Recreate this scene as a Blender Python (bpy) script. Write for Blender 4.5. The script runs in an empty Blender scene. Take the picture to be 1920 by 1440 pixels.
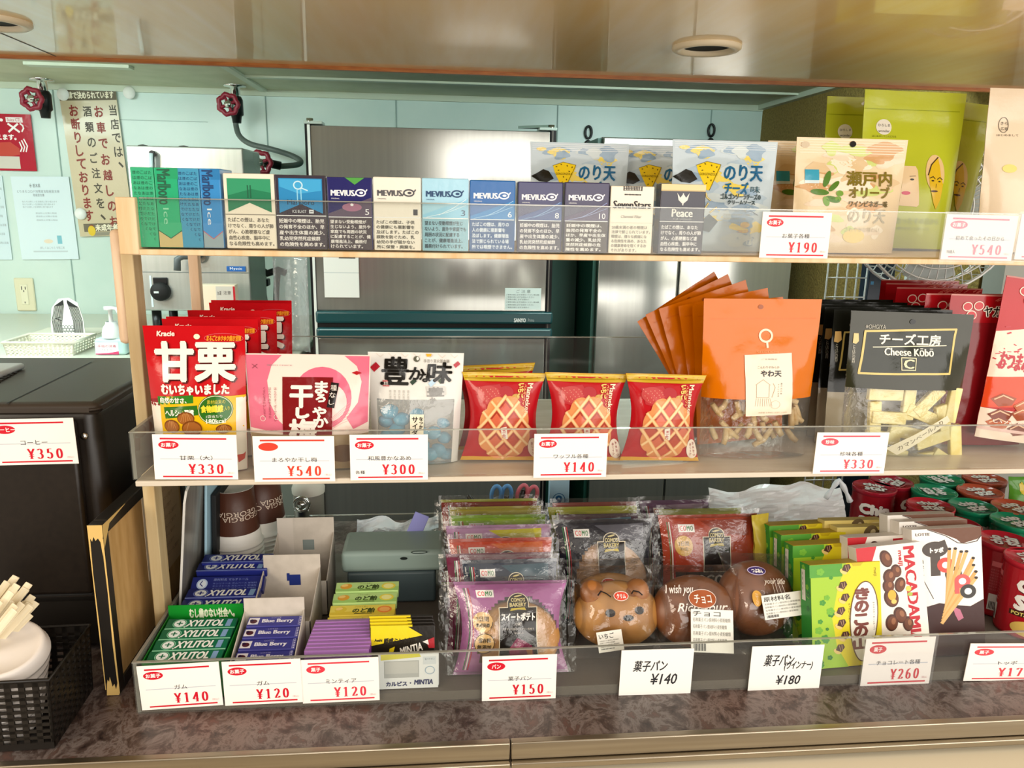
import bpy, bmesh, math, random
from math import sin, cos, pi, radians as rad
from mathutils import Vector, Matrix, noise
from mathutils.geometry import tessellate_polygon

S = bpy.context.scene
COL = S.collection
random.seed(7)
# ---------------------------------------------------------------- camera, world, light, exposure
F = 1460.0
ROT = Matrix(((0.99566648, -0.00305575, 0.09294585), (-0.09120637, -0.2272232, 0.96956228), (0.01815671, -0.97383791, -0.22651723)))
ZC = 1.462
cam = bpy.data.cameras.new('camera')
cam.sensor_width = 36.0
cam.lens = 36.0 * F / 1920.0
cam.clip_start = 0.05
camo = bpy.data.objects.new('camera', cam)
COL.objects.link(camo)
camo.matrix_world = Matrix(((ROT[0][0], -ROT[0][1], -ROT[0][2], 0), (ROT[1][0], -ROT[1][1], -ROT[1][2], 0), (ROT[2][0], -ROT[2][1], -ROT[2][2], ZC), (0, 0, 0, 1)))
S.camera = camo
S.view_settings.view_transform = 'Standard'
S.view_settings.look = 'None'
S.view_settings.exposure = 0.1
S.view_settings.gamma = 1.0
S.view_settings.use_curve_mapping = False
S.cycles.transparent_max_bounces = 40
S.cycles.max_bounces = 10
S.cycles.caustics_reflective = False
S.cycles.caustics_refractive = False
w = bpy.data.worlds.new('room_light')
S.world = w
w.use_nodes = True
w.node_tree.nodes['Background'].inputs[0].default_value = (1.0, 0.89, 0.76, 1)
w.node_tree.nodes['Background'].inputs[1].default_value = 0.98

def area(name, loc, target, sx, sy, power, col):
    L = bpy.data.lights.new(name, 'AREA')
    L.shape = 'RECTANGLE'
    L.size, L.size_y = sx, sy
    L.energy = power
    L.color = col
    o = bpy.data.objects.new(name, L)
    COL.objects.link(o)
    o.location = loc
    d = Vector(target) - Vector(loc)
    o.rotation_euler = d.to_track_quat('-Z', 'Y').to_euler()
    return o
area('shop_window_light', (1.95, -2.2, 1.6), (1.2, 1.0, 1.35), 3.9, 2.0, 86, (1.0, 0.96, 0.9))
area('shop_lamp_light', (-2.1, -1.1, 1.9), (-0.2, 0.95, 1.1), 1.3, 0.9, 34, (1.0, 0.86, 0.68))
area('kitchen_tube_light', (-1.15, 1.6, 1.795), (-1.0, 2.1, 0.8), 1.2, 0.22, 22, (0.8, 1.0, 0.97))
area('kitchen_far_light', (0.74, 1.6, 1.795), (0.5, 2.3, 1.0), 0.5, 0.22, 11, (0.8, 1.0, 0.97))

# ---------------------------------------------------------------- points
def ray(px, py):
    return ROT @ Vector((px - 960.0, py - 720.0, F))
def P(px, py, Y):
    r = ray(px, py)
    r = r * (Y / r.y)
    return Vector((r.x, r.y, r.z + ZC))
def PZ(px, py, z):
    r = ray(px, py)
    r = r * ((z - ZC) / r.z)
    return Vector((r.x, r.y, r.z + ZC))

# ---------------------------------------------------------------- materials
MATS = {}
def lin(h):
    h = h.lstrip('#')
    c = [int(h[i:i + 2], 16) / 255.0 for i in (0, 2, 4)]
    return tuple(x / 12.92 if x <= 0.04045 else ((x + 0.055) / 1.055) ** 2.4 for x in c)
FIN = {'p': (0.8, 0.0, 0), 'c': (0.42, 0.0, 0), 'g': (0.17, 0.0, 0.32), 's': (0.4, 0.0, 0), 'f': (0.3, 0.0, 0.35), 'm': (0.6, 0.0, 0)}
def nodes(name):
    m = bpy.data.materials.new(name)
    m.use_nodes = True
    nt = m.node_tree
    return m, nt, nt.nodes['Principled BSDF'], nt.nodes, nt.links
def add_noise(nt, scale, detail=3.0, stretch=None, coord='Object'):
    tc = nt.nodes.new('ShaderNodeTexCoord')
    nz = nt.nodes.new('ShaderNodeTexNoise')
    nz.inputs['Scale'].default_value = scale
    nz.inputs['Detail'].default_value = detail
    src = tc.outputs[coord]
    if stretch:
        mp = nt.nodes.new('ShaderNodeMapping')
        mp.inputs['Scale'].default_value = stretch
        nt.links.new(src, mp.inputs['Vector'])
        src = mp.outputs['Vector']
    nt.links.new(src, nz.inputs['Vector'])
    return nz
def add_bump(nt, b, nz, strength, dist=0.001):
    bp = nt.nodes.new('ShaderNodeBump')
    bp.inputs['Strength'].default_value = strength
    bp.inputs['Distance'].default_value = dist
    nt.links.new(nz.outputs[0], bp.inputs['Height'])
    nt.links.new(bp.outputs['Normal'], b.inputs['Normal'])
def ramp(nt, nz, stops):
    r = nt.nodes.new('ShaderNodeValToRGB')
    cr = r.color_ramp
    while len(cr.elements) < len(stops):
        cr.elements.new(0.5)
    for e, (p, h) in zip(cr.elements, stops):
        e.position = p
        e.color = (*lin(h), 1)
    nt.links.new(nz.outputs[0], r.inputs['Fac'])
    return r
def mat(spec):
    """'#rrggbb' or '#rrggbb|finish' (plain surfaces) or the name of one of the special materials below."""
    if spec in MATS:
        return MATS[spec]
    h, _, fin = spec.partition('|')
    fin = fin or 'c'
    m, nt, b, N, L = nodes('print_' + spec.replace('#', '').replace('|', '_'))
    ro, me, bu = FIN[fin]
    b.inputs['Base Color'].default_value = (*lin(h), 1)
    b.inputs['Metallic'].default_value = me
    b.inputs['Specular IOR Level'].default_value = 0.38
    nz = add_noise(nt, 90.0 if fin in 'gf' else 220.0)
    mr = N.new('ShaderNodeMapRange')
    mr.inputs['To Min'].default_value = ro * 0.8
    mr.inputs['To Max'].default_value = ro * 1.2
    L.new(nz.outputs[0], mr.inputs['Value'])
    L.new(mr.outputs[0], b.inputs['Roughness'])
    if bu:
        add_bump(nt, b, nz, bu)
    MATS[spec] = m
    return m
def film(name, tint, haze, gloss, bump, scale=70.0, hazecol=(0.9, 0.92, 0.92), rough=0.06):
    """thin clear plastic: light passes straight through, the surface mirrors more at grazing angles, a little milky"""
    m = bpy.data.materials.new(name)
    m.use_nodes = True
    nt = m.node_tree
    N, L = nt.nodes, nt.links
    N.remove(N['Principled BSDF'])
    out = N['Material Output']
    tr = N.new('ShaderNodeBsdfTransparent')
    tr.inputs[0].default_value = (*tint, 1)
    df = N.new('ShaderNodeBsdfDiffuse')
    df.inputs[0].default_value = (*hazecol, 1)
    gl = N.new('ShaderNodeBsdfGlossy')
    gl.inputs['Roughness'].default_value = rough
    lw = N.new('ShaderNodeLayerWeight')
    lw.inputs['Blend'].default_value = 0.25
    m1 = N.new('ShaderNodeMixShader')
    m1.inputs[0].default_value = haze
    m2 = N.new('ShaderNodeMixShader')
    mr = N.new('ShaderNodeMapRange')
    mr.inputs['To Min'].default_value = gloss * 0.4
    mr.inputs['To Max'].default_value = min(1.0, gloss * 4)
    L.new(lw.outputs['Fresnel'], mr.inputs['Value'])
    L.new(mr.outputs[0], m2.inputs[0])
    L.new(tr.outputs[0], m1.inputs[1])
    L.new(df.outputs[0], m1.inputs[2])
    L.new(m1.outputs[0], m2.inputs[1])
    L.new(gl.outputs[0], m2.inputs[2])
    nz = add_noise(nt, scale, 4.0)
    bp = N.new('ShaderNodeBump')
    bp.inputs['Strength'].default_value = bump
    bp.inputs['Distance'].default_value = 0.003
    L.new(nz.outputs[0], bp.inputs['Height'])
    for g in (gl, lw):
        L.new(bp.outputs['Normal'], g.inputs['Normal'])
    L.new(m2.outputs[0], out.inputs['Surface'])
    MATS[name] = m
film('acrylic', (0.97, 0.98, 0.965), 0.018, 0.05, 0.02, 8.0)
film('acrylic_edge', (0.8, 0.84, 0.78), 0.35, 0.25, 0.05, 20.0, (0.75, 0.72, 0.62))
film('acrylic_grey', (0.6, 0.64, 0.63), 0.3, 0.2, 0.2, 20.0, (0.6, 0.62, 0.6))
film('film', (0.985, 0.985, 0.985), 0.012, 0.13, 1.0, 60.0)
film('film_bag', (0.985, 0.985, 0.985), 0.01, 0.13, 1.0, 45.0)
film('film_milky', (0.95, 0.96, 0.97), 0.2, 0.14, 0.7, 60.0, (0.93, 0.94, 0.95))
film('sleeve', (0.98, 0.98, 0.98), 0.04, 0.06, 0.02, 10.0)
def special(name, col, rough, metal=0.0, noise_scale=0, bump=0, stretch=None, var=None, dist=0.001, coat=0.0, spec=None):
    m, nt, b, N, L = nodes(name)
    b.inputs['Base Color'].default_value = (*lin(col), 1)
    b.inputs['Roughness'].default_value = rough
    b.inputs['Metallic'].default_value = metal
    b.inputs['Coat Weight'].default_value = coat
    if noise_scale:
        nz = add_noise(nt, noise_scale, 5.0, stretch)
        if var:
            L.new(ramp(nt, nz, var).outputs[0], b.inputs['Base Color'])
        if bump:
            add_bump(nt, b, nz, bump, dist)
    MATS[name] = m
    return m, nt, b
special('wood', '#e3c49a', 0.55, 0, 14, 0.15, (5, 5, 0.5), [(0.3, '#d8b482'), (0.7, '#ecd3ae')])
special('wood_pale', '#ecd2b4', 0.6, 0, 14, 0.2, (5, 5, 0.5), [(0.3, '#dfbd97'), (0.7, '#f1dcc4')])
special('shelf_pale', '#d2c6b2', 0.35, 0, 10, 0.04, (1, 6, 6), [(0.3, '#cabda7'), (0.7, '#d9cfbe')])
special('post_wood', '#c8b184', 0.5, 0, 14, 0.1, (5, 5, 0.5), [(0.3, '#bba070'), (0.7, '#d0bc92')])
special('steel', '#c6cac6', 0.27, 0.6, 3, 0.006, (30, 1, 0.6), [(0.3, '#c0c5c1'), (0.7, '#ccd0cc')])
special('steel_v', '#b9bab4', 0.13, 0.72, 3, 0.006, (30, 30, 0.4), [(0.3, '#b5b6b1'), (0.7, '#bfc0ba')])
special('steel_edge', '#aa9e8c', 0.32, 1.0, 5, 0.02, (1, 40, 40), [(0.3, '#a09583'), (0.7, '#b0a592')])
special('chrome', '#d6d8d6', 0.12, 1.0, 40, 0.02)
special('black_metal', '#15171a', 0.35, 0.4, 60, 0.05)
special('gap_black', '#0a0b0c', 0.7, 0, 60, 0.05)
special('laminate_wall', '#cfe2dc', 0.3, 0, 5, 0.03, None, [(0.3, '#c6dcd6'), (0.7, '#d5e6e0')])
special('seam', '#8fa8a2', 0.6, 0, 30, 0.05)
special('ceiling_paint', '#c4c6a8', 0.6, 0, 12, 0.05, None, [(0.3, '#bcbf9f'), (0.7, '#cccdb1')])
special('ceiling_trim', '#c6d0bc', 0.45, 0, 30, 0.05)
special('soffit', '#f4d494', 0.27, 0, 3, 0.02, (9, 1, 1), [(0.25, '#f2cc84'), (0.75, '#f4dcae')], 0.001, 0.5)
special('soffit_edge', '#a8632a', 0.4, 0, 30, 0.05, (1, 8, 8), [(0.3, '#93521f'), (0.7, '#b87437')])
special('olive_wall', '#8a7438', 0.9, 0, 160, 0.9, None, [(0.3, '#75622c'), (0.7, '#9a8444')], 0.004)
special('teal_plastic', '#1d4a4e', 0.25, 0, 40, 0.03)
special('teal_side', '#2d6457', 0.4, 0, 8, 0.03)
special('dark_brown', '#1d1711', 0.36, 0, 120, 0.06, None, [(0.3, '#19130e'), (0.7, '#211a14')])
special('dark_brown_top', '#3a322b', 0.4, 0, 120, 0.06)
special('black_plastic', '#17130f', 0.4, 0, 120, 0.05)
special('kraft', '#c39a5e', 0.8, 0, 18, 0.2, (1, 4, 1), [(0.3, '#b88f52'), (0.7, '#cda56a')])
special('cup_white', '#f3efe6', 0.5, 0, 120, 0.03)
special('lid_white', '#f6efe9', 0.32, 0, 40, 0.02)
special('stick_wood', '#f0e3c2', 0.6, 0, 40, 0.08, (6, 6, 0.6), [(0.3, '#e8d8b2'), (0.7, '#f5ebd0')])
special('bun_bear', '#b98142', 0.4, 0, 26, 0.15, None, [(0.25, '#a56d30'), (0.75, '#c59150')])
special('bun', '#d79a4e', 0.42, 0, 26, 0.15, None, [(0.25, '#c98639'), (0.75, '#e0aa62')])
special('bun_dark', '#a5652c', 0.36, 0, 26, 0.15, None, [(0.25, '#8f5320'), (0.75, '#b67539')])
special('bun_choco', '#7a4522', 0.36, 0, 26, 0.15, None, [(0.25, '#6a3a1a'), (0.75, '#8a522b')])
special('wire', '#dfe4e4', 0.35, 0.3, 40, 0.02)
special('red_valve', '#8e1730', 0.35, 0, 60, 0.05)
special('basket_white', '#f1efdf', 0.5, 0, 40, 0.02)
special('grey_card', '#c9c0b4', 0.7, 0, 60, 0.1, None, [(0.3, '#c2b9ad'), (0.7, '#d0c7bb')])
special('candy_blue', '#2b9fc4', 0.25, 0, 60, 0.3, None, [(0.3, '#1f8db4'), (0.7, '#49b5d2')])
special('cheese', '#f1e193', 0.4, 0, 60, 0.1, None, [(0.3, '#ead57c'), (0.7, '#f6ebb0')])
special('squid', '#dcb97c', 0.6, 0, 120, 0.5, None, [(0.3, '#cda463'), (0.7, '#ead0a0')])
special('gel_blue', '#bfe3e2', 0.15, 0, 20, 0.02)
def marble():
    m, nt, b, N, L = nodes('brown_stone_laminate')
    a = add_noise(nt, 36.0, 9.0, (1, 0.8, 1))
    a.inputs['Roughness'].default_value = 0.72
    a.inputs['Distortion'].default_value = 0.5
    r1 = ramp(nt, a, [(0.33, '#2e2320'), (0.44, '#5c4c45'), (0.53, '#8f847e'), (0.58, '#64534b'), (0.68, '#7c5c52')])
    c = add_noise(nt, 5.0, 2.0)
    r2 = ramp(nt, c, [(0.38, '#8e5f4e'), (0.6, '#686a70')])
    mx = N.new('ShaderNodeMixRGB')
    mx.blend_type = 'OVERLAY'
    mx.inputs[0].default_value = 0.5
    L.new(r1.outputs[0], mx.inputs[1])
    L.new(r2.outputs[0], mx.inputs[2])
    L.new(mx.outputs[0], b.inputs['Base Color'])
    b.inputs['Roughness'].default_value = 0.32
    add_bump(nt, b, a, 0.05)
    MATS['marble'] = m
marble()
# ---------------------------------------------------------------- text outlines
_tc = bpy.data.curves.new('text_probe', 'FONT')
_tc.resolution_u = 2
_to = bpy.data.objects.new('text_probe', _tc)
TXT = {}
def glyphs(s):
    if s not in TXT:
        _tc.body = s
        m = _to.to_mesh()
        m.calc_loop_triangles()
        vs = [(v.co.x, v.co.y) for v in m.vertices]
        ts = []
        for t in m.loop_triangles:
            a, b, c = t.vertices
            cr = (vs[b][0] - vs[a][0]) * (vs[c][1] - vs[a][1]) - (vs[b][1] - vs[a][1]) * (vs[c][0] - vs[a][0])
            if abs(cr) > 1e-9:
                ts.append((a, b, c) if cr > 0 else (a, c, b))
        _to.to_mesh_clear()
        bb = (min(v[0] for v in vs), min(v[1] for v in vs), max(v[0] for v in vs), max(v[1] for v in vs)) if vs else (0, 0, 1, 1)
        TXT[s] = (vs, ts, bb)
    return TXT[s]
# didone-like numerals drawn with a broad pen held level
def _arc(cx, cy, rx, ry, a0, a1, n=14):
    return [(cx + rx * cos(rad(a0 + (a1 - a0) * i / n)), cy + ry * sin(rad(a0 + (a1 - a0) * i / n))) for i in range(n + 1)]
DIG = {
    '0': [_arc(.25, .5, .19, .48, 0, 360, 24)],
    '1': [[(.27, .0), (.27, 1.0)], [(.12, .84), (.27, .98)], [(.1, .02), (.42, .02)]],
    '2': [_arc(.24, .72, .18, .26, 165, -20, 14) + [(.1, .05)], [(.06, .05), (.44, .05), (.46, .2)]],
    '3': [_arc(.22, .74, .17, .24, 150, -80, 14), _arc(.22, .27, .2, .26, 80, -150, 14)],
    '4': [[(.36, 0), (.36, 1.0)], [(.36, .98), (.03, .28), (.48, .28)], [(.22, .02), (.48, .02)]],
    '5': [[(.42, .97), (.12, .97), (.1, .55)], _arc(.22, .32, .2, .31, 115, -150, 16)],
    '6': [_arc(.42, .5, .34, .5, 95, 180, 8) + _arc(.25, .3, .18, .29, 180, 360, 10) + _arc(.25, .3, .18, .29, 0, 180, 10)],
    '7': [[(.05, .8), (.06, .96), (.45, .96), (.2, .0)]],
    '8': [_arc(.25, .74, .16, .24, 0, 360, 18), _arc(.25, .26, .19, .26, 0, 360, 18)],
    '9': [_arc(.25, .68, .18, .3, 0, 360, 18), _arc(.1, .5, .33, .5, 20, -80, 8)],
    '¥': [[(.06, 1.0), (.3, .48), (.3, .0)], [(.54, 1.0), (.3, .48)], [(.08, .42), (.52, .42)], [(.08, .26), (.52, .26)], [(.16, .02), (.44, .02)], [(-.02, .98), (.18, .98)], [(.44, .98), (.6, .98)]],
}
class Art:
    """flat printing: drawn in the picture's own units inside the box (x0, y0)-(x1, y1), y downwards, and laid on a face later"""
    def __init__(s, x0, y0, x1, y1):
        s.b = (x0, y0, x1, y1)
        s.it = []
    def tri(s, vs, ts, m, k):
        s.it.append((vs, ts, m, k + .012 * (len(s.it) % 75)))   # every piece a hair above the one before, so none coincide
        return s
    def poly(s, pts, m, k=1):
        t = tessellate_polygon([[Vector((p[0], p[1], 0)) for p in pts]])
        return s.tri(pts, [tuple(q) for q in t], m, k)
    def rect(s, x0, y0, x1, y1, m, k=1):
        return s.tri([(x0, y0), (x1, y0), (x1, y1), (x0, y1)], [(0, 1, 2), (0, 2, 3)], m, k)
    def ell(s, cx, cy, rx, ry, m, k=1, n=28, rot=0):
        c, d = cos(rad(rot)), sin(rad(rot))
        p = [(cos(2 * pi * i / n) * rx, sin(2 * pi * i / n) * ry) for i in range(n)]
        p = [(cx, cy)] + [(cx + x * c - y * d, cy + x * d + y * c) for x, y in p]
        return s.tri(p, [(0, i + 1, (i + 1) % n + 1) for i in range(n)], m, k)
    def line(s, pts, wd, m, k=2, closed=False):
        if closed:
            pts = list(pts) + [pts[0]]
        for a, b in zip(pts, pts[1:]):
            dx, dy = b[0] - a[0], b[1] - a[1]
            l = math.hypot(dx, dy) or 1
            nx, ny = -dy / l * wd / 2, dx / l * wd / 2
            ex, ey = dx / l * wd * .3, dy / l * wd * .3
            s.tri([(a[0] - ex + nx, a[1] - ey + ny), (a[0] - ex - nx, a[1] - ey - ny), (b[0] + ex - nx, b[1] + ey - ny), (b[0] + ex + nx, b[1] + ey + ny)], [(0, 1, 2), (0, 2, 3)], m, k)
        return s
    def frame(s, x0, y0, x1, y1, wd, m, k=2):
        return s.line([(x0, y0), (x1, y0), (x1, y1), (x0, y1)], wd, m, k, True)
    def ring(s, cx, cy, rx, ry, wd, m, k=2, n=28):
        return s.line([(cx + rx * cos(2 * pi * i / n), cy + ry * sin(2 * pi * i / n)) for i in range(n)], wd, m, k, True)
    def text(s, t, x0, y0, x1, y1, m, k=3, bold=0.0, shear=0.0, rot=0, keep=False, serif=0.0):
        """text stretched into the box; bold in box units; rot turns the finished text about the box centre"""
        vs, ts, bb = glyphs(t)
        if not ts:
            return s
        cx, cy = (x0 + x1) / 2, (y0 + y1) / 2
        w, h = (x1 - x0), (y1 - y0)
        if rot in (90, -90):
            w, h = h, w
        sx, sy = w / max(1e-6, bb[2] - bb[0]), h / max(1e-6, bb[3] - bb[1])
        if keep:
            sx = sy = min(sx, sy)
        mx, my = (bb[0] + bb[2]) / 2, (bb[1] + bb[3]) / 2
        c, d = cos(rad(rot)), sin(rad(rot))
        base = []
        for x, y in vs:
            X, Yy = (x - mx) * sx, -(y - my) * sy
            X -= shear * Yy
            base.append((cx + X * c - Yy * d, cy + X * d + Yy * c))
        offs = [(0, 0)]
        if bold:
            offs = [(bold * cos(i * pi / 3), bold * sin(i * pi / 3)) for i in range(6)]
        if serif:
            offs = [(-serif * c, -serif * d), (serif * c, serif * d)]
        for ox, oy in offs:
            s.tri([(x + ox, y + oy) for x, y in base], ts, m, k)
        return s
    def vtext(s, t, cx, y0, size, pitch, m, k=3, bold=0.0):
        for i, ch in enumerate(t):
            if ch.strip():
                yc = y0 + pitch * (i + .5)
                if ch in 'ー〜':
                    s.rect(cx - size * .06, yc - size * .4, cx + size * .06, yc + size * .4, m, k)
                elif ch in 'ゃゅょっャュョッ。、':
                    s.text(ch, cx - size * .2, yc - size * .35, cx + size * .4, yc + size * .2, m, k, bold, keep=True)
                else:
                    s.text(ch, cx - size / 2, yc - size / 2, cx + size / 2, yc + size / 2, m, k, bold, keep=True)
        return s
    def lines(s, rows, x0, y0, x1, dy, h, m, k=3, bold=0):
        ln = max(len(r) for r in rows)
        for i, r in enumerate(rows):
            s.text(r, x0, y0 + dy * i, x0 + (x1 - x0) * len(r) / ln, y0 + dy * i + h, m, k, bold)
        return s
    def price(s, t, x1, y0, y1, m, k=3, sp=.72, asp=1.0):
        """serif price, right edge at x1"""
        h = y1 - y0
        n = len(t)
        for i, ch in enumerate(t):
            ox = x1 - (n - i) * h * sp * asp + h * .08
            for pl in DIG.get(ch, []):
                q = [(ox + p[0] * h * asp, y1 - p[1] * h) for p in pl]
                wv, wh = h * .095 * asp, h * .03
                for a, b in zip(q, q[1:]):
                    s.tri([(a[0] - wv, a[1]), (a[0] + wv, a[1]), (b[0] + wv, b[1]), (b[0] - wv, b[1])], [(0, 1, 2), (0, 2, 3)], m, k)
                    s.tri([(a[0], a[1] - wh), (b[0], b[1] - wh), (b[0], b[1] + wh), (a[0], a[1] + wh)], [(0, 1, 2), (0, 2, 3)], m, k)
        return s

class MB:
    """collects faces of one mesh object"""
    def __init__(s, fin=''):
        s.v, s.f, s.m, s.sm = [], [], [], []
        s.fin = fin
    def spec(s, m):
        return m + '|' + s.fin if (s.fin and m.startswith('#') and '|' not in m) else m
    def add(s, vs, fs, m, smooth=False):
        n = len(s.v)
        s.v += [Vector(v) for v in vs]
        m = s.spec(m)
        for f in fs:
            s.f.append(tuple(i + n for i in f))
            s.m.append(m)
            s.sm.append(smooth)
        return s
    def box(s, x0, y0, z0, x1, y1, z1, m, M=None):
        vs = [Vector((x, y, z)) for x in (x0, x1) for y in (y0, y1) for z in (z0, z1)]
        if M:
            vs = [M @ v for v in vs]
        fs = [(0, 1, 3, 2), (4, 6, 7, 5), (0, 4, 5, 1), (2, 3, 7, 6), (0, 2, 6, 4), (1, 5, 7, 3)]
        return s.add(vs, fs, m)
    def bbox(s, x0, y0, z0, x1, y1, z1, m, r=.002, n=2, M=None, smooth=True):
        """box with rounded edges"""
        bm = bmesh.new()
        bmesh.ops.create_cube(bm, size=1.0)
        for v in bm.verts:
            v.co = Vector(((x0 + x1) / 2 + v.co.x * (x1 - x0), (y0 + y1) / 2 + v.co.y * (y1 - y0), (z0 + z1) / 2 + v.co.z * (z1 - z0)))
        bmesh.ops.bevel(bm, geom=bm.edges[:], offset=r, segments=n, affect='EDGES', profile=.5)
        bm.verts.ensure_lookup_table()
        for i, v in enumerate(bm.verts):
            v.index = i
        n0 = len(s.f)
        s.add([(M @ v.co) if M else v.co.copy() for v in bm.verts], [tuple(v.index for v in f.verts) for f in bm.faces], m, smooth)
        bm.normal_update()
        for i, f in enumerate(bm.faces):                      # broad faces stay flat, only the rounded edges are smooth
            if max(abs(f.normal.x), abs(f.normal.y), abs(f.normal.z)) > .9995:
                s.sm[n0 + i] = False
        bm.free()
        return s
    def grid(s, fn, nu, nv, m, smooth=True, flip=False, mf=None):
        vs = [fn(i / nu, j / nv) for j in range(nv + 1) for i in range(nu + 1)]
        n = len(s.v)
        s.v += vs
        for j in range(nv):
            for i in range(nu):
                a = n + j * (nu + 1) + i
                q = (a, a + 1, a + nu + 2, a + nu + 1)
                mm = mf((i + .5) / nu, (j + .5) / nv) if mf else m
                if mm is None:
                    continue
                s.f.append(q[::-1] if flip else q)
                s.m.append(s.spec(mm))
                s.sm.append(smooth)
        return s
    def lathe(s, prof, n, m, M=None, smooth=True, mf=None, cap=False):
        vs = []
        for r, z in prof:
            for i in range(n):
                a = 2 * pi * i / n
                v = Vector((r * cos(a), r * sin(a), z))
                vs.append(M @ v if M else v)
        k = len(s.v)
        s.v += vs
        for j in range(len(prof) - 1):
            for i in range(n):
                i2 = (i + 1) % n
                s.f.append((k + j * n + i, k + j * n + i2, k + (j + 1) * n + i2, k + (j + 1) * n + i))
                s.m.append(s.spec(mf(j) if mf else m))
                s.sm.append(smooth)
        if cap:
            for j in (0, len(prof) - 1):
                q = tuple(k + j * n + i for i in range(n))
                s.f.append(q if j else q[::-1])
                s.m.append(s.spec(mf(min(j, len(prof) - 2)) if mf else m))
                s.sm.append(False)
        return s
    def tube(s, pts, r, m, n=8, cap=True, closed=False):
        pts = [Vector(p) for p in pts]
        k = len(s.v)
        up = None
        N = len(pts)
        for i, p in enumerate(pts):
            if closed:
                t = (pts[(i + 1) % N] - pts[i - 1]).normalized()
            else:
                t = (pts[min(i + 1, N - 1)] - pts[max(i - 1, 0)]).normalized()
            if up is None:
                up = t.orthogonal().normalized()
            up = (up - t * up.dot(t)).normalized()
            sd = t.cross(up)
            rr = r[i] if isinstance(r, (list, tuple)) else r
            s.v += [p + (up * cos(2 * pi * j / n) + sd * sin(2 * pi * j / n)) * rr for j in range(n)]
        for i in range(N if closed else N - 1):
            a, b = k + i * n, k + ((i + 1) % N) * n
            for j in range(n):
                j2 = (j + 1) % n
                s.f.append((a + j, a + j2, b + j2, b + j))
                s.m.append(s.spec(m))
                s.sm.append(True)
        if cap and not closed:
            s.f.append(tuple(k + j for j in range(n))[::-1])
            s.f.append(tuple(k + (N - 1) * n + j for j in range(n)))
            s.m += [s.spec(m)] * 2
            s.sm += [False] * 2
        return s
    def prism(s, pts, z0, z1, m, M=None):
        """outline in x, y raised along z"""
        n = len(pts)
        t = tessellate_polygon([[Vector((p[0], p[1], 0)) for p in pts]])
        vs = [Vector((p[0], p[1], z)) for z in (z0, z1) for p in pts]
        if M:
            vs = [M @ v for v in vs]
        fs = [tuple(q)[::-1] for q in t] + [tuple(i + n for i in q) for q in t] + [(i, (i + 1) % n, (i + 1) % n + n, i + n) for i in range(n)]
        return s.add(vs, fs, m)
    def art(s, A, surf, w, h, step=0.0002, maxe=None, base=1):
        """lay printing on surf(u, v, off): u in -w/2..w/2, v in 0..h"""
        x0, y0, x1, y1 = A.b
        kx, ky = w / (x1 - x0), h / (y1 - y0)
        xc = (x0 + x1) / 2
        for vs, ts, m, k in A.it:
            pts = [((p[0] - xc) * kx, (y1 - p[1]) * ky) for p in vs]
            off = step * (k + base - 1)
            if maxe:
                P2, idx, out = list(pts), {}, []
                st = list(ts)
                while st:
                    a, b, c = st.pop()
                    best, bl = None, maxe
                    for e in ((a, b, c), (b, c, a), (c, a, b)):
                        l = math.hypot(P2[e[0]][0] - P2[e[1]][0], P2[e[0]][1] - P2[e[1]][1])
                        if l > bl:
                            best, bl = e, l
                    if best:
                        p, q, r = best
                        ky2 = (min(p, q), max(p, q))
                        if ky2 not in idx:
                            idx[ky2] = len(P2)
                            P2.append(((P2[p][0] + P2[q][0]) / 2, (P2[p][1] + P2[q][1]) / 2))
                        mdl = idx[ky2]
                        st += [(p, mdl, r), (mdl, q, r)]
                    else:
                        out.append((a, b, c))
                pts, ts = P2, out
            fs = []
            for t in ts:
                a, b, c = t
                cr = (pts[b][0] - pts[a][0]) * (pts[c][1] - pts[a][1]) - (pts[b][1] - pts[a][1]) * (pts[c][0] - pts[a][0])
                fs.append((a, b, c) if cr > 0 else (a, c, b))
            s.add([surf(u, v, off) for u, v in pts], fs, m, bool(maxe))
        return s
    def build(s, name, parent=None, loc=None, rot=None):
        me = bpy.data.meshes.new(name)
        me.from_pydata([tuple(v) for v in s.v], [], s.f)
        sl = {}
        for m in s.m:
            if m not in sl:
                sl[m] = len(sl)
                me.materials.append(mat(m))
        me.polygons.foreach_set('material_index', [sl[m] for m in s.m])
        me.polygons.foreach_set('use_smooth', s.sm)
        me.update()
        o = bpy.data.objects.new(name, me)
        COL.objects.link(o)
        if parent is not None:
            o.parent = parent
        if loc is not None:
            o.location = loc
        if rot is not None:
            o.rotation_euler = rot
        return o
def tag(o, label, cat, group=None):
    o['label'] = label
    o['category'] = cat
    if group:
        o['group'] = group
    return o
def struct(o):
    o['kind'] = 'structure'
    return o
def empty(name, loc, label, cat, group=None, rot=(0, 0, 0)):
    o = bpy.data.objects.new(name, None)
    COL.objects.link(o)
    o.location = loc
    o.rotation_euler = rot
    o.empty_display_size = 0.02
    return tag(o, label, cat, group)
def dup(root, loc, rot, label, group=None, scale=None):
    kids = [c for c in COL.objects if c.parent == root]
    r = root.copy()
    COL.objects.link(r)
    r.location, r.rotation_euler = loc, rot
    if scale:
        r.scale = (scale,) * 3 if isinstance(scale, (int, float)) else scale
    r['label'] = label
    if group:
        r['group'] = group
    for c in kids:
        d = c.copy()
        COL.objects.link(d)
        d.parent = r
        for g in [q for q in COL.objects if q.parent == c]:
            e = g.copy()
            COL.objects.link(e)
            e.parent = d
    return r
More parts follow.
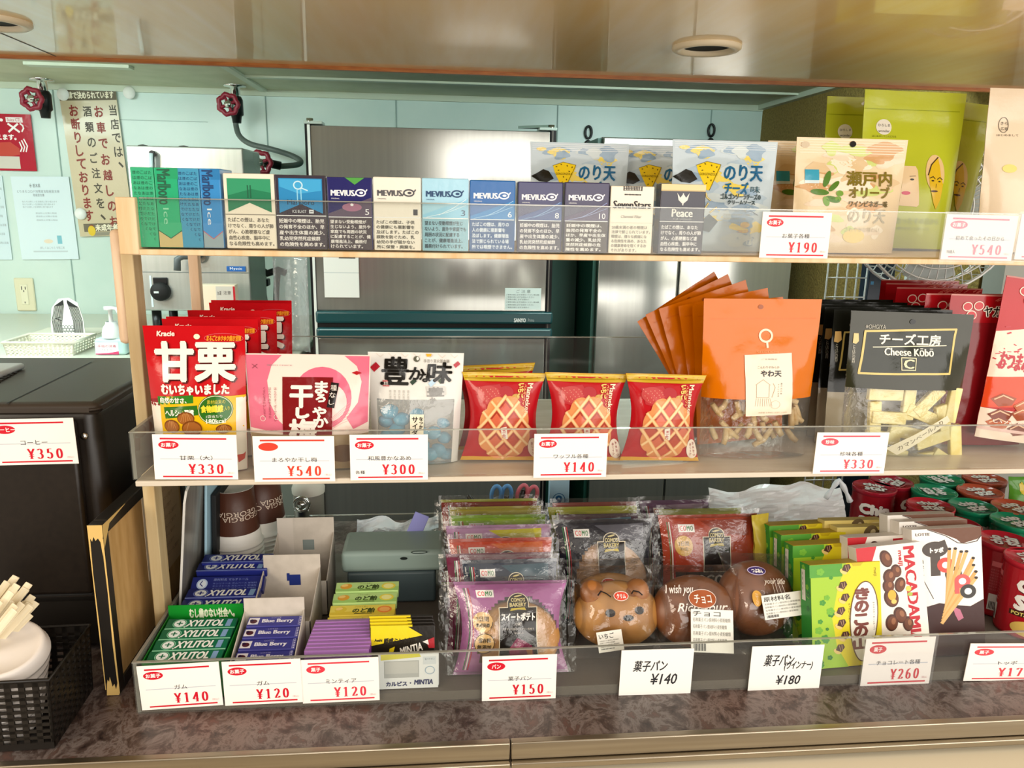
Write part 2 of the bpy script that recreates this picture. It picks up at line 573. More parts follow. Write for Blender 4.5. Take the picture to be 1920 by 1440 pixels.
# faces of a box standing at its base centre: front at y = -d/2
def flat_front(y):
    return lambda u, v, off: Vector((u, y - off, v))
def flat_top(z, y0):
    return lambda u, v, off: Vector((u, y0 + v, z + off))
def flat_left(x):
    return lambda u, v, off: Vector((x - off, -u, v))
def flat_right(x):
    return lambda u, v, off: Vector((x + off, u, v))
def nz3(x, y, s):
    return noise.noise(Vector((x, y, s)))
def pouch(mb, w, h, T, m, kind='stand', amp=.0008, seed=0.0, mf=None, top=.14, nx=26, ny=34, k=45.0, end=.06, bm=None, sag=0.0, full=False):
    """soft bag; returns its front surface(u, v, off). u -w/2..w/2, v 0..h, front towards -y"""
    def prof(u, v):
        a = max(0.0, 1 - abs(2 * u / w) ** (5 if full else 2.4)) ** (.5 if full else .75)
        s = v / h
        if kind == 'stand':
            if s < .3:
                q = 1 - .2 * ((.3 - s) / .3) ** 2
            else:
                q = max(0.0, cos(min(1.0, (s - .3) / (1 - top - .3)) * pi / 2)) ** 1.3
            if s < .04:
                a = max(a, .25 * (1 - abs(2 * u / w) ** 6))
        else:
            t = min(1.0, max(0.0, (s - end) / (1 - 2 * end)))
            q = sin(pi * t) ** .6
        return a * q
    def base(u, v):
        c = (nz3(u * k, v * k, seed) + .5 * nz3(u * k * 2.1, v * k * 2.1, seed + 5)) * amp
        s = v / h
        uu = u * (1 - .55 * T / w * (max(0, sin(pi * min(1, max(0, s)))) if kind != 'stand' else (1 - s) * .6))
        vv = v + (sag * nz3(u * 25, seed, v * 8) if s > .9 else 0)
        return uu, c, vv
    def front(u, v, off):
        uu, c, vv = base(u, v)
        return Vector((uu, -(T / 2 * prof(u, v) + .0004) + c - off, vv))
    def back(u, v):
        uu, c, vv = base(u, v)
        return Vector((uu, (T / 2 * prof(u, v) + .0004) + c, vv))
    mb.grid(lambda i, j: front((i - .5) * w, j * h, 0), nx, ny, m, True, False, mf)
    mb.grid(lambda i, j: back((i - .5) * w, j * h), nx, ny // 2, bm or m, True, True, (lambda i, j: bm) if bm else mf)
    if kind == 'stand':
        fr = [front((i / nx - .5) * w, 0, 0) for i in range(nx + 1)]
        bk = [back((i / nx - .5) * w, 0) for i in range(nx + 1)]
        n = len(mb.v)
        mb.add(fr + bk, [(i, i + nx + 1, i + nx + 2, i + 1) for i in range(nx)], bm or m)
    return front
def spot(px0, px1, pyt, Y, z, lean=0.0, pyb=None):
    """base centre, width and height of an upright thing whose front shows between px0 and px1 with its top at pyt, standing on height z at depth Y"""
    t = rad(lean)
    kz = ray((px0 + px1) / 2, pyt)
    kz = kz.z / kz.y
    h = (kz * Y - (z - ZC)) / (cos(t) - kz * sin(t))
    ym = Y + h / 2 * sin(t)
    pm = pyt if pyb is None else (pyt + pyb) / 2
    if pyb is None:
        pa, pb = P(px0, pyt, Y + h * sin(t)), P(px1, pyt, Y + h * sin(t))
    else:
        pa, pb = P(px0, pm, ym), P(px1, pm, ym)
    return Vector(((pa.x + pb.x) / 2, Y, z)), pb.x - pa.x, h
# ================================================================ the room
ZT, Z1, Z2, Z3 = 0.850, 1.405, 1.143, 0.858      # counter top, upper shelf, middle shelf, tray floor
Y1, Y2, Y3 = 0.93, 0.885, 0.865                  # front lips
b = MB(); b.box(-2.4, -3.0, -.02, 1.6, 2.8, 0, '#8c8378|c'); struct(b.build('floor'))
b = MB()
b.box(-2.4, 2.75, 0, 1.2, 2.8, 1.95, 'laminate_wall')
for px in (105, 500, 743, 1045, 1333):
    x = P(px, 230, 2.749).x
    b.box(x - .002, 2.7485, 0, x + .002, 2.75, 1.805, 'seam')
b.box(-2.4, 2.738, 1.786, 1.115, 2.75, 1.805, 'ceiling_trim')
for z in (1.70,):
    b.box(-1.2, 2.7488, z, -.75, 2.75, z + .0015, 'seam')
struct(b.build('wall_back'))
b = MB(); b.box(-4.0, -2.9, 0, -.05, -2.8, 2.6, '#54472f|c'); struct(b.build('wall_front_added'))  # unseen dark wall added behind the camera to darken the refrigerator's left reflection
XR = 1.118
b = MB(); b.box(XR, 1.53, 0, XR + .06, 2.75, 1.95, 'olive_wall'); struct(b.build('wall_right'))
b = MB(); b.box(XR, 1.46, 0, 2.2, 1.52, 1.95, '#9a9c94|c'); struct(b.build('wall_side'))
b = MB()
b.box(-2.4, 1.42, 1.805, XR, 2.75, 1.84, 'ceiling_paint')
b.box(-.56, 2.43, 1.799, XR, 2.455, 1.805, 'ceiling_trim')
b.box(-.575, 1.8, 1.798, -.553, 2.75, 1.805, 'ceiling_trim')
b.box(XR - .022, 1.45, 1.79, XR, 2.75, 1.805, 'ceiling_trim')
b.box(-1.1, 2.32, 1.797, -.83, 2.36, 1.805, 'ceiling_trim')
struct(b.build('ceiling_kitchen'))
b = MB()
b.box(-2.4, .72, 1.682, 1.9, 1.425, 1.95, 'soffit')
a, c = PZ(0, 62, 1.6815), PZ(105, 106, 1.6815)
d = (c - a).normalized(); a = a - d * .3
n = Vector((-d.y, d.x, 0)) * .0012
b.add([a - n, a + n, c + n, c - n], [(0, 1, 2, 3)], 'gap_black')
struct(b.build('ceiling_soffit'))
b = MB(); b.box(-2.4, 1.425, 1.676, 1.9, 1.434, 1.70, 'soffit_edge'); struct(b.build('trim_1'))

def downlight(px, py, label):
    c = PZ(px, py, 1.682)
    t = empty('recessed_downlight', c, label, 'ceiling light', 'recessed downlights in the soffit')
    b = MB(); b.lathe([(.033, .012), (.033, -.001), (.036, -.006), (.044, -.007), (.048, -.004), (.048, .0)], 40, '#e9dcc0|s'); b.build('trim_ring', t)
    b = MB(); b.lathe([(.033, -.0008), (.03, -.0006), (.0, -.0005)], 32, 'gap_black'); b.build('dark_socket', t)
downlight(1325, 87, 'unlit round recessed downlight with cream ring in the glossy ceiling')
downlight(-18, 38, 'cream rim of a recessed downlight at the left edge of the ceiling')

# counter
t = empty('countertop', (0, .95, ZT), 'brown stone-patterned laminate countertop with a steel front edge', 'countertop')
def loc(o, r=t):
    return o
YE = .785
b = MB(); b.box(-1.5, YE + .004 - .95, -.035, 1.5, 1.445 - .95, 0, 'marble'); b.build('worktop', t)
sx = P(957, 1400, YE).x
for x0, x1 in ((-1.5, sx - .0006), (sx + .0006, 1.5)):
    b = MB()
    b.bbox(x0, YE - .95 - .004, -.021, x1, YE - .95 + .006, .0015, 'steel_edge', .0015)
    b.bbox(x0, YE - .95 - .010, -.030, x1, YE - .95 + .004, -.0215, 'steel_edge', .0015)
    b.build('metal_edge', t)
b = MB(); b.box(-1.5, .80, 0, 1.5, 1.33, .814, 'marble'); zl = P(1850, 1427, .76).z; b.box(-1.5, .735, zl - .03, 1.5, .80, zl, '#efe2c4|c')
tag(b.build('counter_base'), 'brown laminate counter front under the steel edge, pale ledge at its foot', 'counter')

# ================================================================ kitchen behind
def bx(name, parent, x0, y0, z0, x1, y1, z1, m, r=.002):
    b = MB()
    b.bbox(x0, y0, z0, x1, y1, z1, m, r)
    return b.build(name, parent)
# back counter
XF0, XF1 = P(571, 234, 2.0).x, P(1043, 243, 2.0).x
t = empty('back_counter', (-1.3, 2.3, 0), 'white-edged back counter along the kitchen wall behind the coffee machine', 'counter')
bx('cabinet_body', t, -1.0, -.3, 0, .92, .44, 1.05, '#8d948c|c', .004)
bx('worktop', t, -1.02, -.35, 1.05, .94, .44, 1.070, '#d3d7ca|c', .003)
ZL = 1.070
# refrigerator
t = empty('refrigerator', ((XF0 + XF1) / 2, 2.0, 0), 'tall stainless steel refrigerator with dark teal handle bars', 'refrigerator')
hw = (XF1 - XF0) / 2
bx('body', t, -hw, .045, 0, hw, .62, 1.636, 'teal_side', .004)
def zf(py, px=820):
    return P(px, py, 2.0).z
zu0, zl1 = zf(583), zf(634)
b = MB(); b.bbox(-hw + .012, 0, zu0, hw - .014, .044, zf(241), 'steel_v', .002)
b.build('upper_door', t)
b = MB(); b.bbox(-hw + .012, 0, .12, hw - .014, .044, zl1, 'steel_v', .002)
b.build('lower_door', t)
for x in (-hw, hw - .013):
    b = MB(); b.box(x, -.002, .12, x + .013, .044, zf(238), 'black_metal')
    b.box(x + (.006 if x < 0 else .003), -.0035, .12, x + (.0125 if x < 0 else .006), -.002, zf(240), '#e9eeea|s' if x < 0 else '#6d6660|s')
    b.build('door_edge', t)
hb = MB(); hb.bbox(-hw + .01, -.014, zf(606), hw + .004, .03, zu0, 'teal_plastic', .006)
A = Art(571, 583, 1043, 607)
A.text('SANYO', 968, 594.5, 991, 602, '#e8efee', 1, serif=.5)
A.text('Prima', 996, 595, 1008, 601, '#9fb0b0', 1)
hb.art(A, lambda u, v, off: Vector((u, -.0144 - off, zf(607) + v)), 2 * hw, zf(583) - zf(607))
hb.build('upper_handle_bar', t)
b = MB(); b.bbox(-hw + .01, -.014, zl1, hw + .004, .03, zf(614), 'teal_plastic', .006)
b.box(-hw + .02, -.0155, zf(618), hw - .004, -.0138, zf(616), '#8fb4b8|s')
b.build('lower_handle_bar', t)
b = MB(); b.box(-hw + .01, .0, zf(614), hw - .01, .03, zf(606), 'gap_black'); b.build('door_gap', t)
for sx_ in (-1, 1):
    b = MB()
    b.bbox(sx_ * (hw - .02) - .022, -.004, zf(239), sx_ * (hw - .02) + .022, .05, zf(233), '#b7c6be|s', .002)
    b.lathe([(.0, .006), (.008, .006), (.008, -.002)], 14, 'chrome', Matrix.Translation((sx_ * (hw - .012), .004, zf(233))))
    if sx_ > 0:
        b.prism([(hw - .02, .0), (hw - .02, .05), (hw - .09, .05)], zf(233), zf(233) + .006, '#6f8d80|s')
    b.build('hinge', t)
b = MB()
pa, pb = P(947, 540, 1.9995), P(1014, 581, 1.9995)
b.box(pa.x - t.location.x, -.0007, pb.z, pb.x - t.location.x, -.0001, pa.z, '#e3f1ee|p')
A = Art(947, 540, 1014, 581)
A.text('ご 注 意', 968, 543, 994, 549, '#6a7c80', 1)
for i, y in enumerate((551, 555.5, 560, 565, 570, 575)):
    A.text('ご使用の前に必ずお読みください扉は静かに'[:18 - (i % 3) * 3], 949, y, 1010 - (i % 3) * 9, y + 3, '#6a7c80', 1)
b.art(A, lambda u, v, off: Vector((u + (pa.x + pb.x) / 2 - t.location.x, -.0007 - off, pb.z + v)), pb.x - pa.x, pa.z - pb.z)
b.build('instruction_sticker', t)
pa, pb = P(606, 478, 1.997), P(674, 558, 1.997)
b = MB(); b.box(pa.x, 1.9972, pb.z, pb.x, 1.9986, pa.z, '#f4f6f2|p'); b.box(pa.x, 1.9970, P(640, 512, 1.997).z, pb.x, 1.9973, P(640, 511, 1.997).z, '#c9d2d2|p')
A = Art(606, 478, 674, 558); A.rect(636, 480, 668, 484, '#33383a', 1)
b.art(A, lambda u, v, off: Vector((u + (pa.x + pb.x) / 2, 1.9970 - off, pb.z + v)), pb.x - pa.x, pa.z - pb.z)
tag(b.build('paper_note'), 'blank white paper note stuck on the refrigerator upper door', 'paper note')
# tall stainless cabinet
pa, pb = P(1135, 255, 2.2), P(1505, 262, 2.2)
t = empty('tall_cabinet', ((pa.x + pb.x) / 2, 2.2, 0), 'tall stainless steel kitchen cabinet with two doors right of the refrigerator', 'cabinet')
cw = (pb.x - pa.x) / 2 + .004
b = MB(); b.bbox(-cw, .03, 0, cw, .54, pa.z, 'steel_v', .003); b.build('body', t)
b = MB(); b.box(-cw - .012, .02, 0, -cw - .0005, .5, pa.z - .004, 'teal_side'); b.build('side_panel', t)
sx = P(1271, 540, 2.2).x - t.location.x
for x0, x1 in ((-cw, sx - .003), (sx + .003, cw)):
    b = MB(); b.bbox(x0, 0, .1, x1, .028, pa.z - .003, 'steel_v', .003); b.build('door', t)
# dark teal panel between refrigerator and cabinet
b = MB()
x0, x1 = XF1 + .06, pa.x - .022
b.box(x0, 2.45, 0, x1, 2.47, P(1080, 420, 2.45).z, 'teal_side')
b.box(XF1 + .004, 2.5, 0, x0, 2.52, 1.5, '#6f9a8b|c')
tag(b.build('filler_panel'), 'dark green filler panel between refrigerator and stainless cabinet', 'panel')
def hanger(px, py, label):
    c = P(px, py, 2.74)
    b = MB()
    M_ = Matrix.Translation(c) @ Matrix.Rotation(pi / 2, 4, 'X')
    for dz in (.024, -.024):
        b.tube([M_ @ Vector((.011 * cos(a), dz + .02 * sin(a), 0)) for a in [2 * pi * i / 16 for i in range(16)]], .004, 'black_metal', 8, closed=True)
    tag(b.build('wall_hook'), label, 'hook')
hanger(1103, 262, 'black two-ring metal hanger on the wall beside the refrigerator')
hanger(1333, 258, 'small black metal hanger on the wall above the patterned snack bag')

# hot water boiler
pa, pb = P(235, 272, 2.1), P(455, 275, 2.1)
t = empty('water_boiler', ((pa.x + pb.x) / 2, 2.1, ZL), 'square stainless steel water boiler with sight glass and black dial', 'boiler')
hw2 = (pb.x - pa.x) / 2
zb = P(345, 583, 2.1).z - ZL
b = MB(); b.bbox(-hw2, 0, zb, hw2, .19, pa.z - ZL, 'steel', .004)
def bl(px, py, Y=2.1):
    p = P(px, py, Y)
    return Vector((p.x - t.location.x, p.y - 2.1, p.z - ZL))
z_ = bl(330, 510).z
b.box(-hw2 + .002, -.001, z_ - .0015, hw2 - .002, .001, z_, '#5b6c70|s')
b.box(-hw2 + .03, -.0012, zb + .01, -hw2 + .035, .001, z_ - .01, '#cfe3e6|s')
b.build('tank', t)
for x in (-hw2 + .03, hw2 - .03):
    for y in (.03, .16):
        b = MB(); b.lathe([(.012, 0), (.012, zb)], 12, 'black_metal', Matrix.Translation((x, y, 0)), cap=True); b.build('leg', t)
b = MB()
g0, g1 = bl(290, 345), bl(289, 288)
g0.y = g1.y = -.018
b.tube([g0, g1], .006, '#b9cdd0|s', 10)
b.tube([g0 + Vector((.006, -.003, 0)), g1 + Vector((.006, -.003, 0))], .002, '#26312f|s', 6)
b.tube([g1, g1 + Vector((0, .018, 0))], .007, 'black_metal', 8)
b.build('sight_glass', t)
b = MB()
q = bl(352, 484)
b.tube([q + Vector((.03, .0, .008)), q + Vector((.03, -.03, .008)), q + Vector((0, -.04, .008)), q + Vector((-.012, -.045, 0)), q + Vector((-.014, -.045, -.028))], .009, '#5c6466|s', 10)
b.lathe([(.02, 0), (.02, .012)], 16, 'chrome', Matrix.Translation(q + Vector((.03, 0, .008))) @ Matrix.Rotation(pi / 2, 4, 'X'), cap=True)
b.build('tap', t)
b = MB()
q = bl(303, 546)
Rm = Matrix.Translation(q) @ Matrix.Rotation(pi / 2, 4, 'X')
b.lathe([(.024, 0), (.024, .014), (.02, .022), (0, .022)], 28, 'gap_black', Rm)
b.bbox(q.x - .018, -.006, q.z + .018, q.x + .018, 0, q.z + .036, 'black_metal', .002)
b.box(q.x - .012, -.0225, q.z - .003, q.x + .0, -.022, q.z + .002, '#cfd8da|s')
b.build('thermostat_dial', t)
b = MB()
pa2, pb2 = bl(425, 499), bl(461, 509)
b.box(pa2.x, -.0025, pb2.z, min(pb2.x, hw2 - .002), -.0002, pa2.z, '#1c64b4|c')
A = Art(0, 0, 36, 10); A.text('Mystic', 5, 2, 31, 8, '#f4f8fb', 1)
b.art(A, lambda u, v, off: Vector((u + (pa2.x + pb2.x) / 2, -.0025 - off, pb2.z + v)), (pb2.x - pa2.x) * .9, pa2.z - pb2.z)
b.build('name_plate', t)
b = MB()
for px in (283, 357):
    b = MB(); q = bl(px, 270, 2.25); b.lathe([(.0, .008), (.012, .006), (.012, 0)], 14, 'black_metal', Matrix.Translation((q.x, .09, pa.z - ZL)))
    b.build('cap', t)
# valve wheel helper
def wheel(b, c, ax, r=.028):
    M_ = Matrix.Translation(c) @ ax
    n = 28
    b.tube([M_ @ Vector(((r + .0028 * cos(7 * 2 * pi * i / n)) * cos(2 * pi * i / n), (r + .0028 * cos(7 * 2 * pi * i / n)) * sin(2 * pi * i / n), 0)) for i in range(n)], .0075, 'red_valve', 8, closed=True)
    for k in range(4):
        a = k * pi / 2 + .4
        b.tube([M_ @ Vector((0, 0, 0)), M_ @ Vector((r * cos(a), r * sin(a), 0))], .005, 'red_valve', 6)
    b.lathe([(.0, .012), (.01, .01), (.012, 0), (.012, -.004)], 14, 'chrome', M_)
AXY = Matrix.Rotation(pi / 2, 4, 'X')
def valve(px, pyt, pyw, name, label):
    top = P(px, pyt, 2.66)
    zc = P(px, pyw, 2.62).z
    t = empty('pipe_valve', (top.x, 2.66, 1.805), label, 'valve')
    b = MB(); b.lathe([(.034, 0), (.034, -.004), (.015, -.006), (.015, zc - 1.805 + .02)], 20, 'chrome'); b.build('pipe', t)
    b = MB(); b.lathe([(.017, .03), (.022, .02), (.022, -.025), (.016, -.03), (.013, -.05)], 18, 'black_metal', Matrix.Translation((0, 0, zc - 1.805)), cap=True)
    b.tube([(0, 0, zc - 1.805), (-.008, -.05, zc - 1.805)], .008, 'chrome', 8)
    b.build('valve_body', t)
    b = MB(); wheel(b, Vector((-.01, -.055, zc - 1.805)), AXY); b.build('hand_wheel', t)
    return t, zc
valve(78, 148, 187, 'v', 'red-wheeled pipe valve under the ceiling at far left, left of the hand-lettered sign')
t, zc = valve(440, 157, 197, 'v', 'red-wheeled pipe valve with a grey hose, above the boiler')
def rel(px, py, Y):
    p = P(px, py, Y)
    return p - t.location
b = MB()
ctl = [(442, 220, 2.66), (443, 238, 2.66), (450, 256, 2.64), (470, 270, 2.62), (510, 280, 2.6), (545, 291, 2.6), (563, 301, 2.58), (560, 308, 2.56), (540, 311, 2.54), (522, 312, 2.52)]
pts = [rel(*c) for c in ctl]
sm = []
for i in range(len(pts) - 1):
    p0, p1, p2, p3 = pts[max(0, i - 1)], pts[i], pts[i + 1], pts[min(len(pts) - 1, i + 2)]
    for k in range(5):
        u = k / 5
        sm.append(.5 * ((2 * p1) + (p2 - p0) * u + (2 * p0 - 5 * p1 + 4 * p2 - p3) * u * u + (3 * p1 - p0 - 3 * p2 + p3) * u ** 3))
sm.append(pts[-1])
b.tube(sm, .0085, '#5d6864|s', 10)
b.lathe([(.012, .012), (.014, 0), (.012, -.012)], 12, '#eef4f4|s', Matrix.Translation(rel(443, 222, 2.66)), cap=True)
b.build('hose', t)
q = P(492, 306, 2.5)
t = empty('boiler_valve', q, 'red-wheeled inlet valve on the right side of the boiler', 'valve')
b = MB(); b.tube([(.05, .02, -.006), (.02, .01, 0), (-.02, .01, 0)], .013, 'black_metal', 10); b.tube([(0, .01, 0), (0, -.03, 0)], .008, 'chrome', 8); b.build('valve_body', t)
b = MB(); wheel(b, Vector((0, -.03, 0)), AXY, .03); b.build('hand_wheel', t)

# signs on the back wall
def wallsheet(name, px0, py0, px1, py1, m, A, label, cat, Y=2.745, sk=0, rough='c'):
    a_, b_ = P(px0, py0, Y), P(px1, py1, Y)
    b = MB()
    w_, h_ = b_.x - a_.x, a_.z - b_.z
    cx = (a_.x + b_.x) / 2
    b.box(-w_ / 2, 0, 0, w_ / 2, .002, h_, m)
    if A:
        b.art(A, flat_front(0), w_, h_, .0003)
    o = b.build(name, None, (cx, Y, b_.z), (0, rad(sk), 0))
    return tag(o, label, cat)
A = Art(118, 165, 250, 445)
A.rect(118, 167, 250, 186, '#5d5138', 1).text('法律で決められています', 128, 170, 244, 183, '#f3ead2', 2, .5)
A.vtext('当店では、', 238, 192, 19, 26, '#4a4233', 2, .5)
A.vtext('お車でお越しのお客', 205, 192, 20, 30, '#8c2f22', 2, .7)
A.vtext('酒類のご注文を、', 178, 192, 19, 29, '#4a4233', 2, .5)
A.vtext('お断りしております。', 147, 192, 20, 25, '#8c2f22', 2, .7)
A.rect(130, 420, 250, 436, '#6d6553', 1).text('未成年者', 158, 422, 212, 435, '#f3ead2', 2, .5)
A.ell(148, 434, 9, 10, '#e2c02a', 2)
A.rect(150, 437, 215, 444, '#8f8a78', 1)
o = wallsheet('notice_poster', 121, 165, 253, 443, '#cfc1a2|g', A, 'tall beige laminated notice with red brush lettering held by white magnets', 'poster', 2.74, -2.5)
for px, py, lb in ((118, 177, 'top left'), (242, 174, 'top right'), (151, 401, 'lower left')):
    b = MB(); b.lathe([(.0, .008), (.016, .007), (.019, 0)], 24, '#f4f6f4|s', AXY)
    tag(b.build('magnet', None, P(px, py, 2.727 if 0 else 2.735)), 'white round magnet on the %s corner of the beige notice' % lb, 'magnet', 'magnets on the notice')
A = Art(-40, 212, 70, 322)
A.ell(6, 224, 4, 3, '#f7f2f2', 1).rect(16, 218, 52, 228, '#f2e4e6', 1).text('Suica CTL', 19, 220, 49, 226, '#b5182e', 2)
A.line([(20, 231), (42, 246)], 4, '#f7f2f2', 1).line([(40, 231), (20, 246)], 4, '#f7f2f2', 1)
A.line([(46, 230), (51, 234), (52, 239), (48, 245)], 3, '#f7f2f2', 1)
A.text('使えます。', -22, 251, 34, 262, '#f7f2f2', 1, .5)
A.poly([(-40, 270), (20, 266), (38, 278), (38, 290), (20, 294), (-40, 292)], '#c03a28', 1)
A.rect(-40, 294, 36, 318, '#cfc9bf', 1)
for i in (0, 1, 2):
    A.line([(40 + i * 6, 284), (44 + i * 6, 277 - i * 2), (40 + i * 5, 266 - i * 3)], 2.6, '#f7f2f2', 1)
wallsheet('payment_sign', -40, 212, 69, 321, '#b3132f|g', A, 'red card payment sign with white lettering at the left edge', 'sign', 2.742)
A = Art(22, 330, 148, 487)
A.text('◈ 栃木県', 60, 343, 84, 351, '#3c4650', 1)
A.text('とちまるコロナ対策宣言取組宣言書', 32, 355, 124, 360, '#7b8790', 1)
A.text('取組宣言書', 66, 362, 90, 367, '#6b7780', 1)
for y in (375, 380, 385):
    A.text('私たちは新しい生活様式に取り組みます', 40, y, 116 - (y - 375), y + 3.4, '#9aa5ac', 1)
for y in (397, 403, 410):
    A.text('感染防止対策の取組', 66, y, 112, y + 3, '#9aa5ac', 1)
A.ell(86, 452, 10, 4, '#e8d9c4', 1).rect(106, 441, 116, 457, '#7fbfd0', 1).rect(50, 470, 126, 473, '#c6d2d8', 1)
A.text('詳しくはこちら 令和二年', 66, 462, 120, 467, '#9aa5ac', 1)
wallsheet('notice_paper', 22, 330, 148, 487, '#dcebf2|p', A, 'white certificate sheet with small grey print on the wall under the red sign', 'paper', 2.744, -1)
A = Art(-60, 328, 24, 487)
for i in range(7):
    A.text('お願いします入店時は消毒', -40, 350 + i * 17, 20 - (i % 2) * 6, 355 + i * 17, '#9aa5ac', 1)
wallsheet('notice_paper', -60, 328, 23, 487, '#d5e6ee|p', A, 'pale notice sheet cut off by the left edge of the photo', 'paper', 2.7445)
# outlet
q0, q1 = P(25, 521, 2.745), P(69, 583, 2.745)
t = empty('wall_outlet', ((q0.x + q1.x) / 2, 2.75, (q0.z + q1.z) / 2), 'cream double wall outlet plate left of the baskets', 'outlet')
w_, h_ = (q1.x - q0.x) / 2, (q0.z - q1.z) / 2
b = MB(); b.bbox(-w_, -.008, -h_, w_, 0, h_, '#e2dcbf|s', .004); b.build('cover_plate', t)
b = MB(); b.bbox(-w_ * .38, -.011, -h_ * .62, w_ * .38, -.007, h_ * .62, '#e9e4ca|s', .002)
for dx, dz, hh in ((-.006, .022, .006), (.006, .022, .005), (0, .012, .003), (0, -.026, .003)):
    b.box(dx - .0012, -.0114, dz - hh, dx + .0012, -.0109, dz + hh, 'gap_black')
b.build('socket', t)
# paper cut-out
pa, pb = P(73, 562, 2.2), P(147, 640, 2.2)
W_, H_ = pb.x - pa.x, pa.z - ZL - .0
b = MB()
out = [(-.5, 0), (-.5, .35), (-.42, .75), (-.2, .97), (.12, 1.0), (.36, .88), (.47, .5), (.5, 0)]
pts = [(x * W_, y * H_) for x, y in out]
b.prism(pts, 0, .002, '#f0f3ee|p', Matrix.Rotation(pi / 2, 4, 'X'))
A = Art(0, 0, 100, 130)
for i in range(9):
    x = 6 + i * 3.2
    A.line([(44, 8 + i), (x + 12, 26), (x, 70 + i * 2), (x + 2, 124)], 2.0, '#23282a', 1)
    x = 94 - i * 3.2
    A.line([(56, 8 + i), (x - 8, 30), (x, 74), (x - 2, 124)], 2.0, '#23282a', 1)
A.line([(34, 60), (16, 66), (34, 72)], 2, '#23282a', 1)
for i in range(4):
    for j in range(4):
        A.ring(36 + i * 9 + (j % 2) * 4, 92 + j * 9, 4.5, 4.5, 1.2, '#5a6163', 1, 10)
b.art(A, lambda u, v, off: Vector((u, -.002 - off, v)), W_, H_, .0003)
o = b.build('paper_cutout', None, ((pa.x + pb.x) / 2, 2.25, ZL))
tag(o, 'white paper cut-out figure with long wavy black ink lines behind the baskets', 'paper figure')
# baskets
def perforated(mb, w_, d_, h_, m, rows, cols, colsd, th=.002, taper=.0, fr=.5, floor=True):
    """open basket made of real bars between holes; base centre at the origin"""
    def wall(p0, p1, nc):
        L_ = (p1 - p0).length
        u = (p1 - p0).normalized()
        nrm = Vector((-u.y, u.x, 0))
        def bar(a0, a1, z0, z1):
            q = []
            for aa in (a0, a1):
                for tt in (0, th):
                    for zz in (z0, z1):
                        s_ = 1 + taper * (zz / h_ - 1)
                        pt = p0 + u * (aa * L_)
                        q.append(Vector(((pt.x) * s_, (pt.y) * s_, zz)) + nrm * tt)
            mb.add(q, [(0, 1, 3, 2), (4, 6, 7, 5), (0, 4, 5, 1), (2, 3, 7, 6), (0, 2, 6, 4), (1, 5, 7, 3)], m)
        cw_ = 1.0 / nc
        for i in range(nc + 1):
            e = cw_ * (1 - fr) / 2
            bar(max(0, i * cw_ - e), min(1, i * cw_ + e), 0, h_)
        rh = h_ * .86 / rows
        for j in range(rows + 1):
            z = h_ * .07 + j * rh
            e = rh * (1 - fr) / 2
            bar(0, 1, z - e if j else 0, z + e if j < rows else h_)
    c = [Vector((-w_ / 2, -d_ / 2, 0)), Vector((w_ / 2, -d_ / 2, 0)), Vector((w_ / 2, d_ / 2, 0)), Vector((-w_ / 2, d_ / 2, 0))]
    for i in range(4):
        wall(c[i], c[(i + 1) % 4], cols if i % 2 == 0 else colsd)
    s_ = 1 - taper
    if floor:
        mb.box(-w_ / 2 * s_, -d_ / 2 * s_, 0, w_ / 2 * s_, d_ / 2 * s_, .002, m)
def wbasket(px0, px1, pyt, Y, d_, label, cols):
    c, w_, h_ = spot(px0, px1, pyt, Y, ZL)
    b = MB()
    perforated(b, w_, d_, h_, 'basket_white', 4, cols, 8, .0025, .06)
    pts = [(-w_ / 2, -d_ / 2), (w_ / 2, -d_ / 2), (w_ / 2, d_ / 2), (-w_ / 2, d_ / 2)]
    b.tube([Vector((x, y, h_)) for x, y in pts], .004, 'basket_white', 8, closed=True)
    tag(b.build('storage_basket', None, c + Vector((0, d_ / 2, 0))), label, 'basket', 'white baskets on the back counter')
wbasket(4, 138, 643, 2.0, .13, 'wide white perforated basket in front on the back counter', 15)
wbasket(52, 186, 629, 2.32, .12, 'white perforated basket behind the wider one, below the paper figure', 13)
# sanitizer
c, w_, h_ = spot(172, 232, 636, 2.0, ZL)
t = empty('sanitizer_bottle', c + Vector((0, .03, 0)), 'clear blue hand sanitizer pump bottle on the back counter', 'bottle')
b = MB(); b.bbox(-w_ / 2, -.022, 0, w_ / 2, .022, h_, 'gel_blue', .008, 3)
A = Art(0, 0, 60, 36)
A.rect(2, 8, 46, 34, '#f5f1f4', 1).text('手指の消毒', 7, 13, 42, 19, '#c03060', 2).text('アルコール', 14, 22, 34, 26, '#6a6f80', 2).poly([(2, 32), (26, 31), (46, 27), (46, 34), (2, 34)], '#d24a78', 2)
b.art(A, flat_front(-.0222), w_, h_, .0002)
b.build('body', t)
b = MB(); b.lathe([(.024, 0), (.024, .01), (.02, .026), (.014, .034), (.013, .04)], 20, '#eaf3f4|s', Matrix.Translation((0, 0, h_))); b.build('cap', t)
b = MB(); b.lathe([(.005, 0), (.005, .03), (.014, .032), (.014, .04), (0, .04)], 14, '#f2f6f6|s', Matrix.Translation((0, 0, h_ + .038)))
b.tube([(0, 0, h_ + .074), (.02, -.012, h_ + .074), (.034, -.018, h_ + .05)], .004, '#f2f6f6|s', 8)
b.build('pump', t)
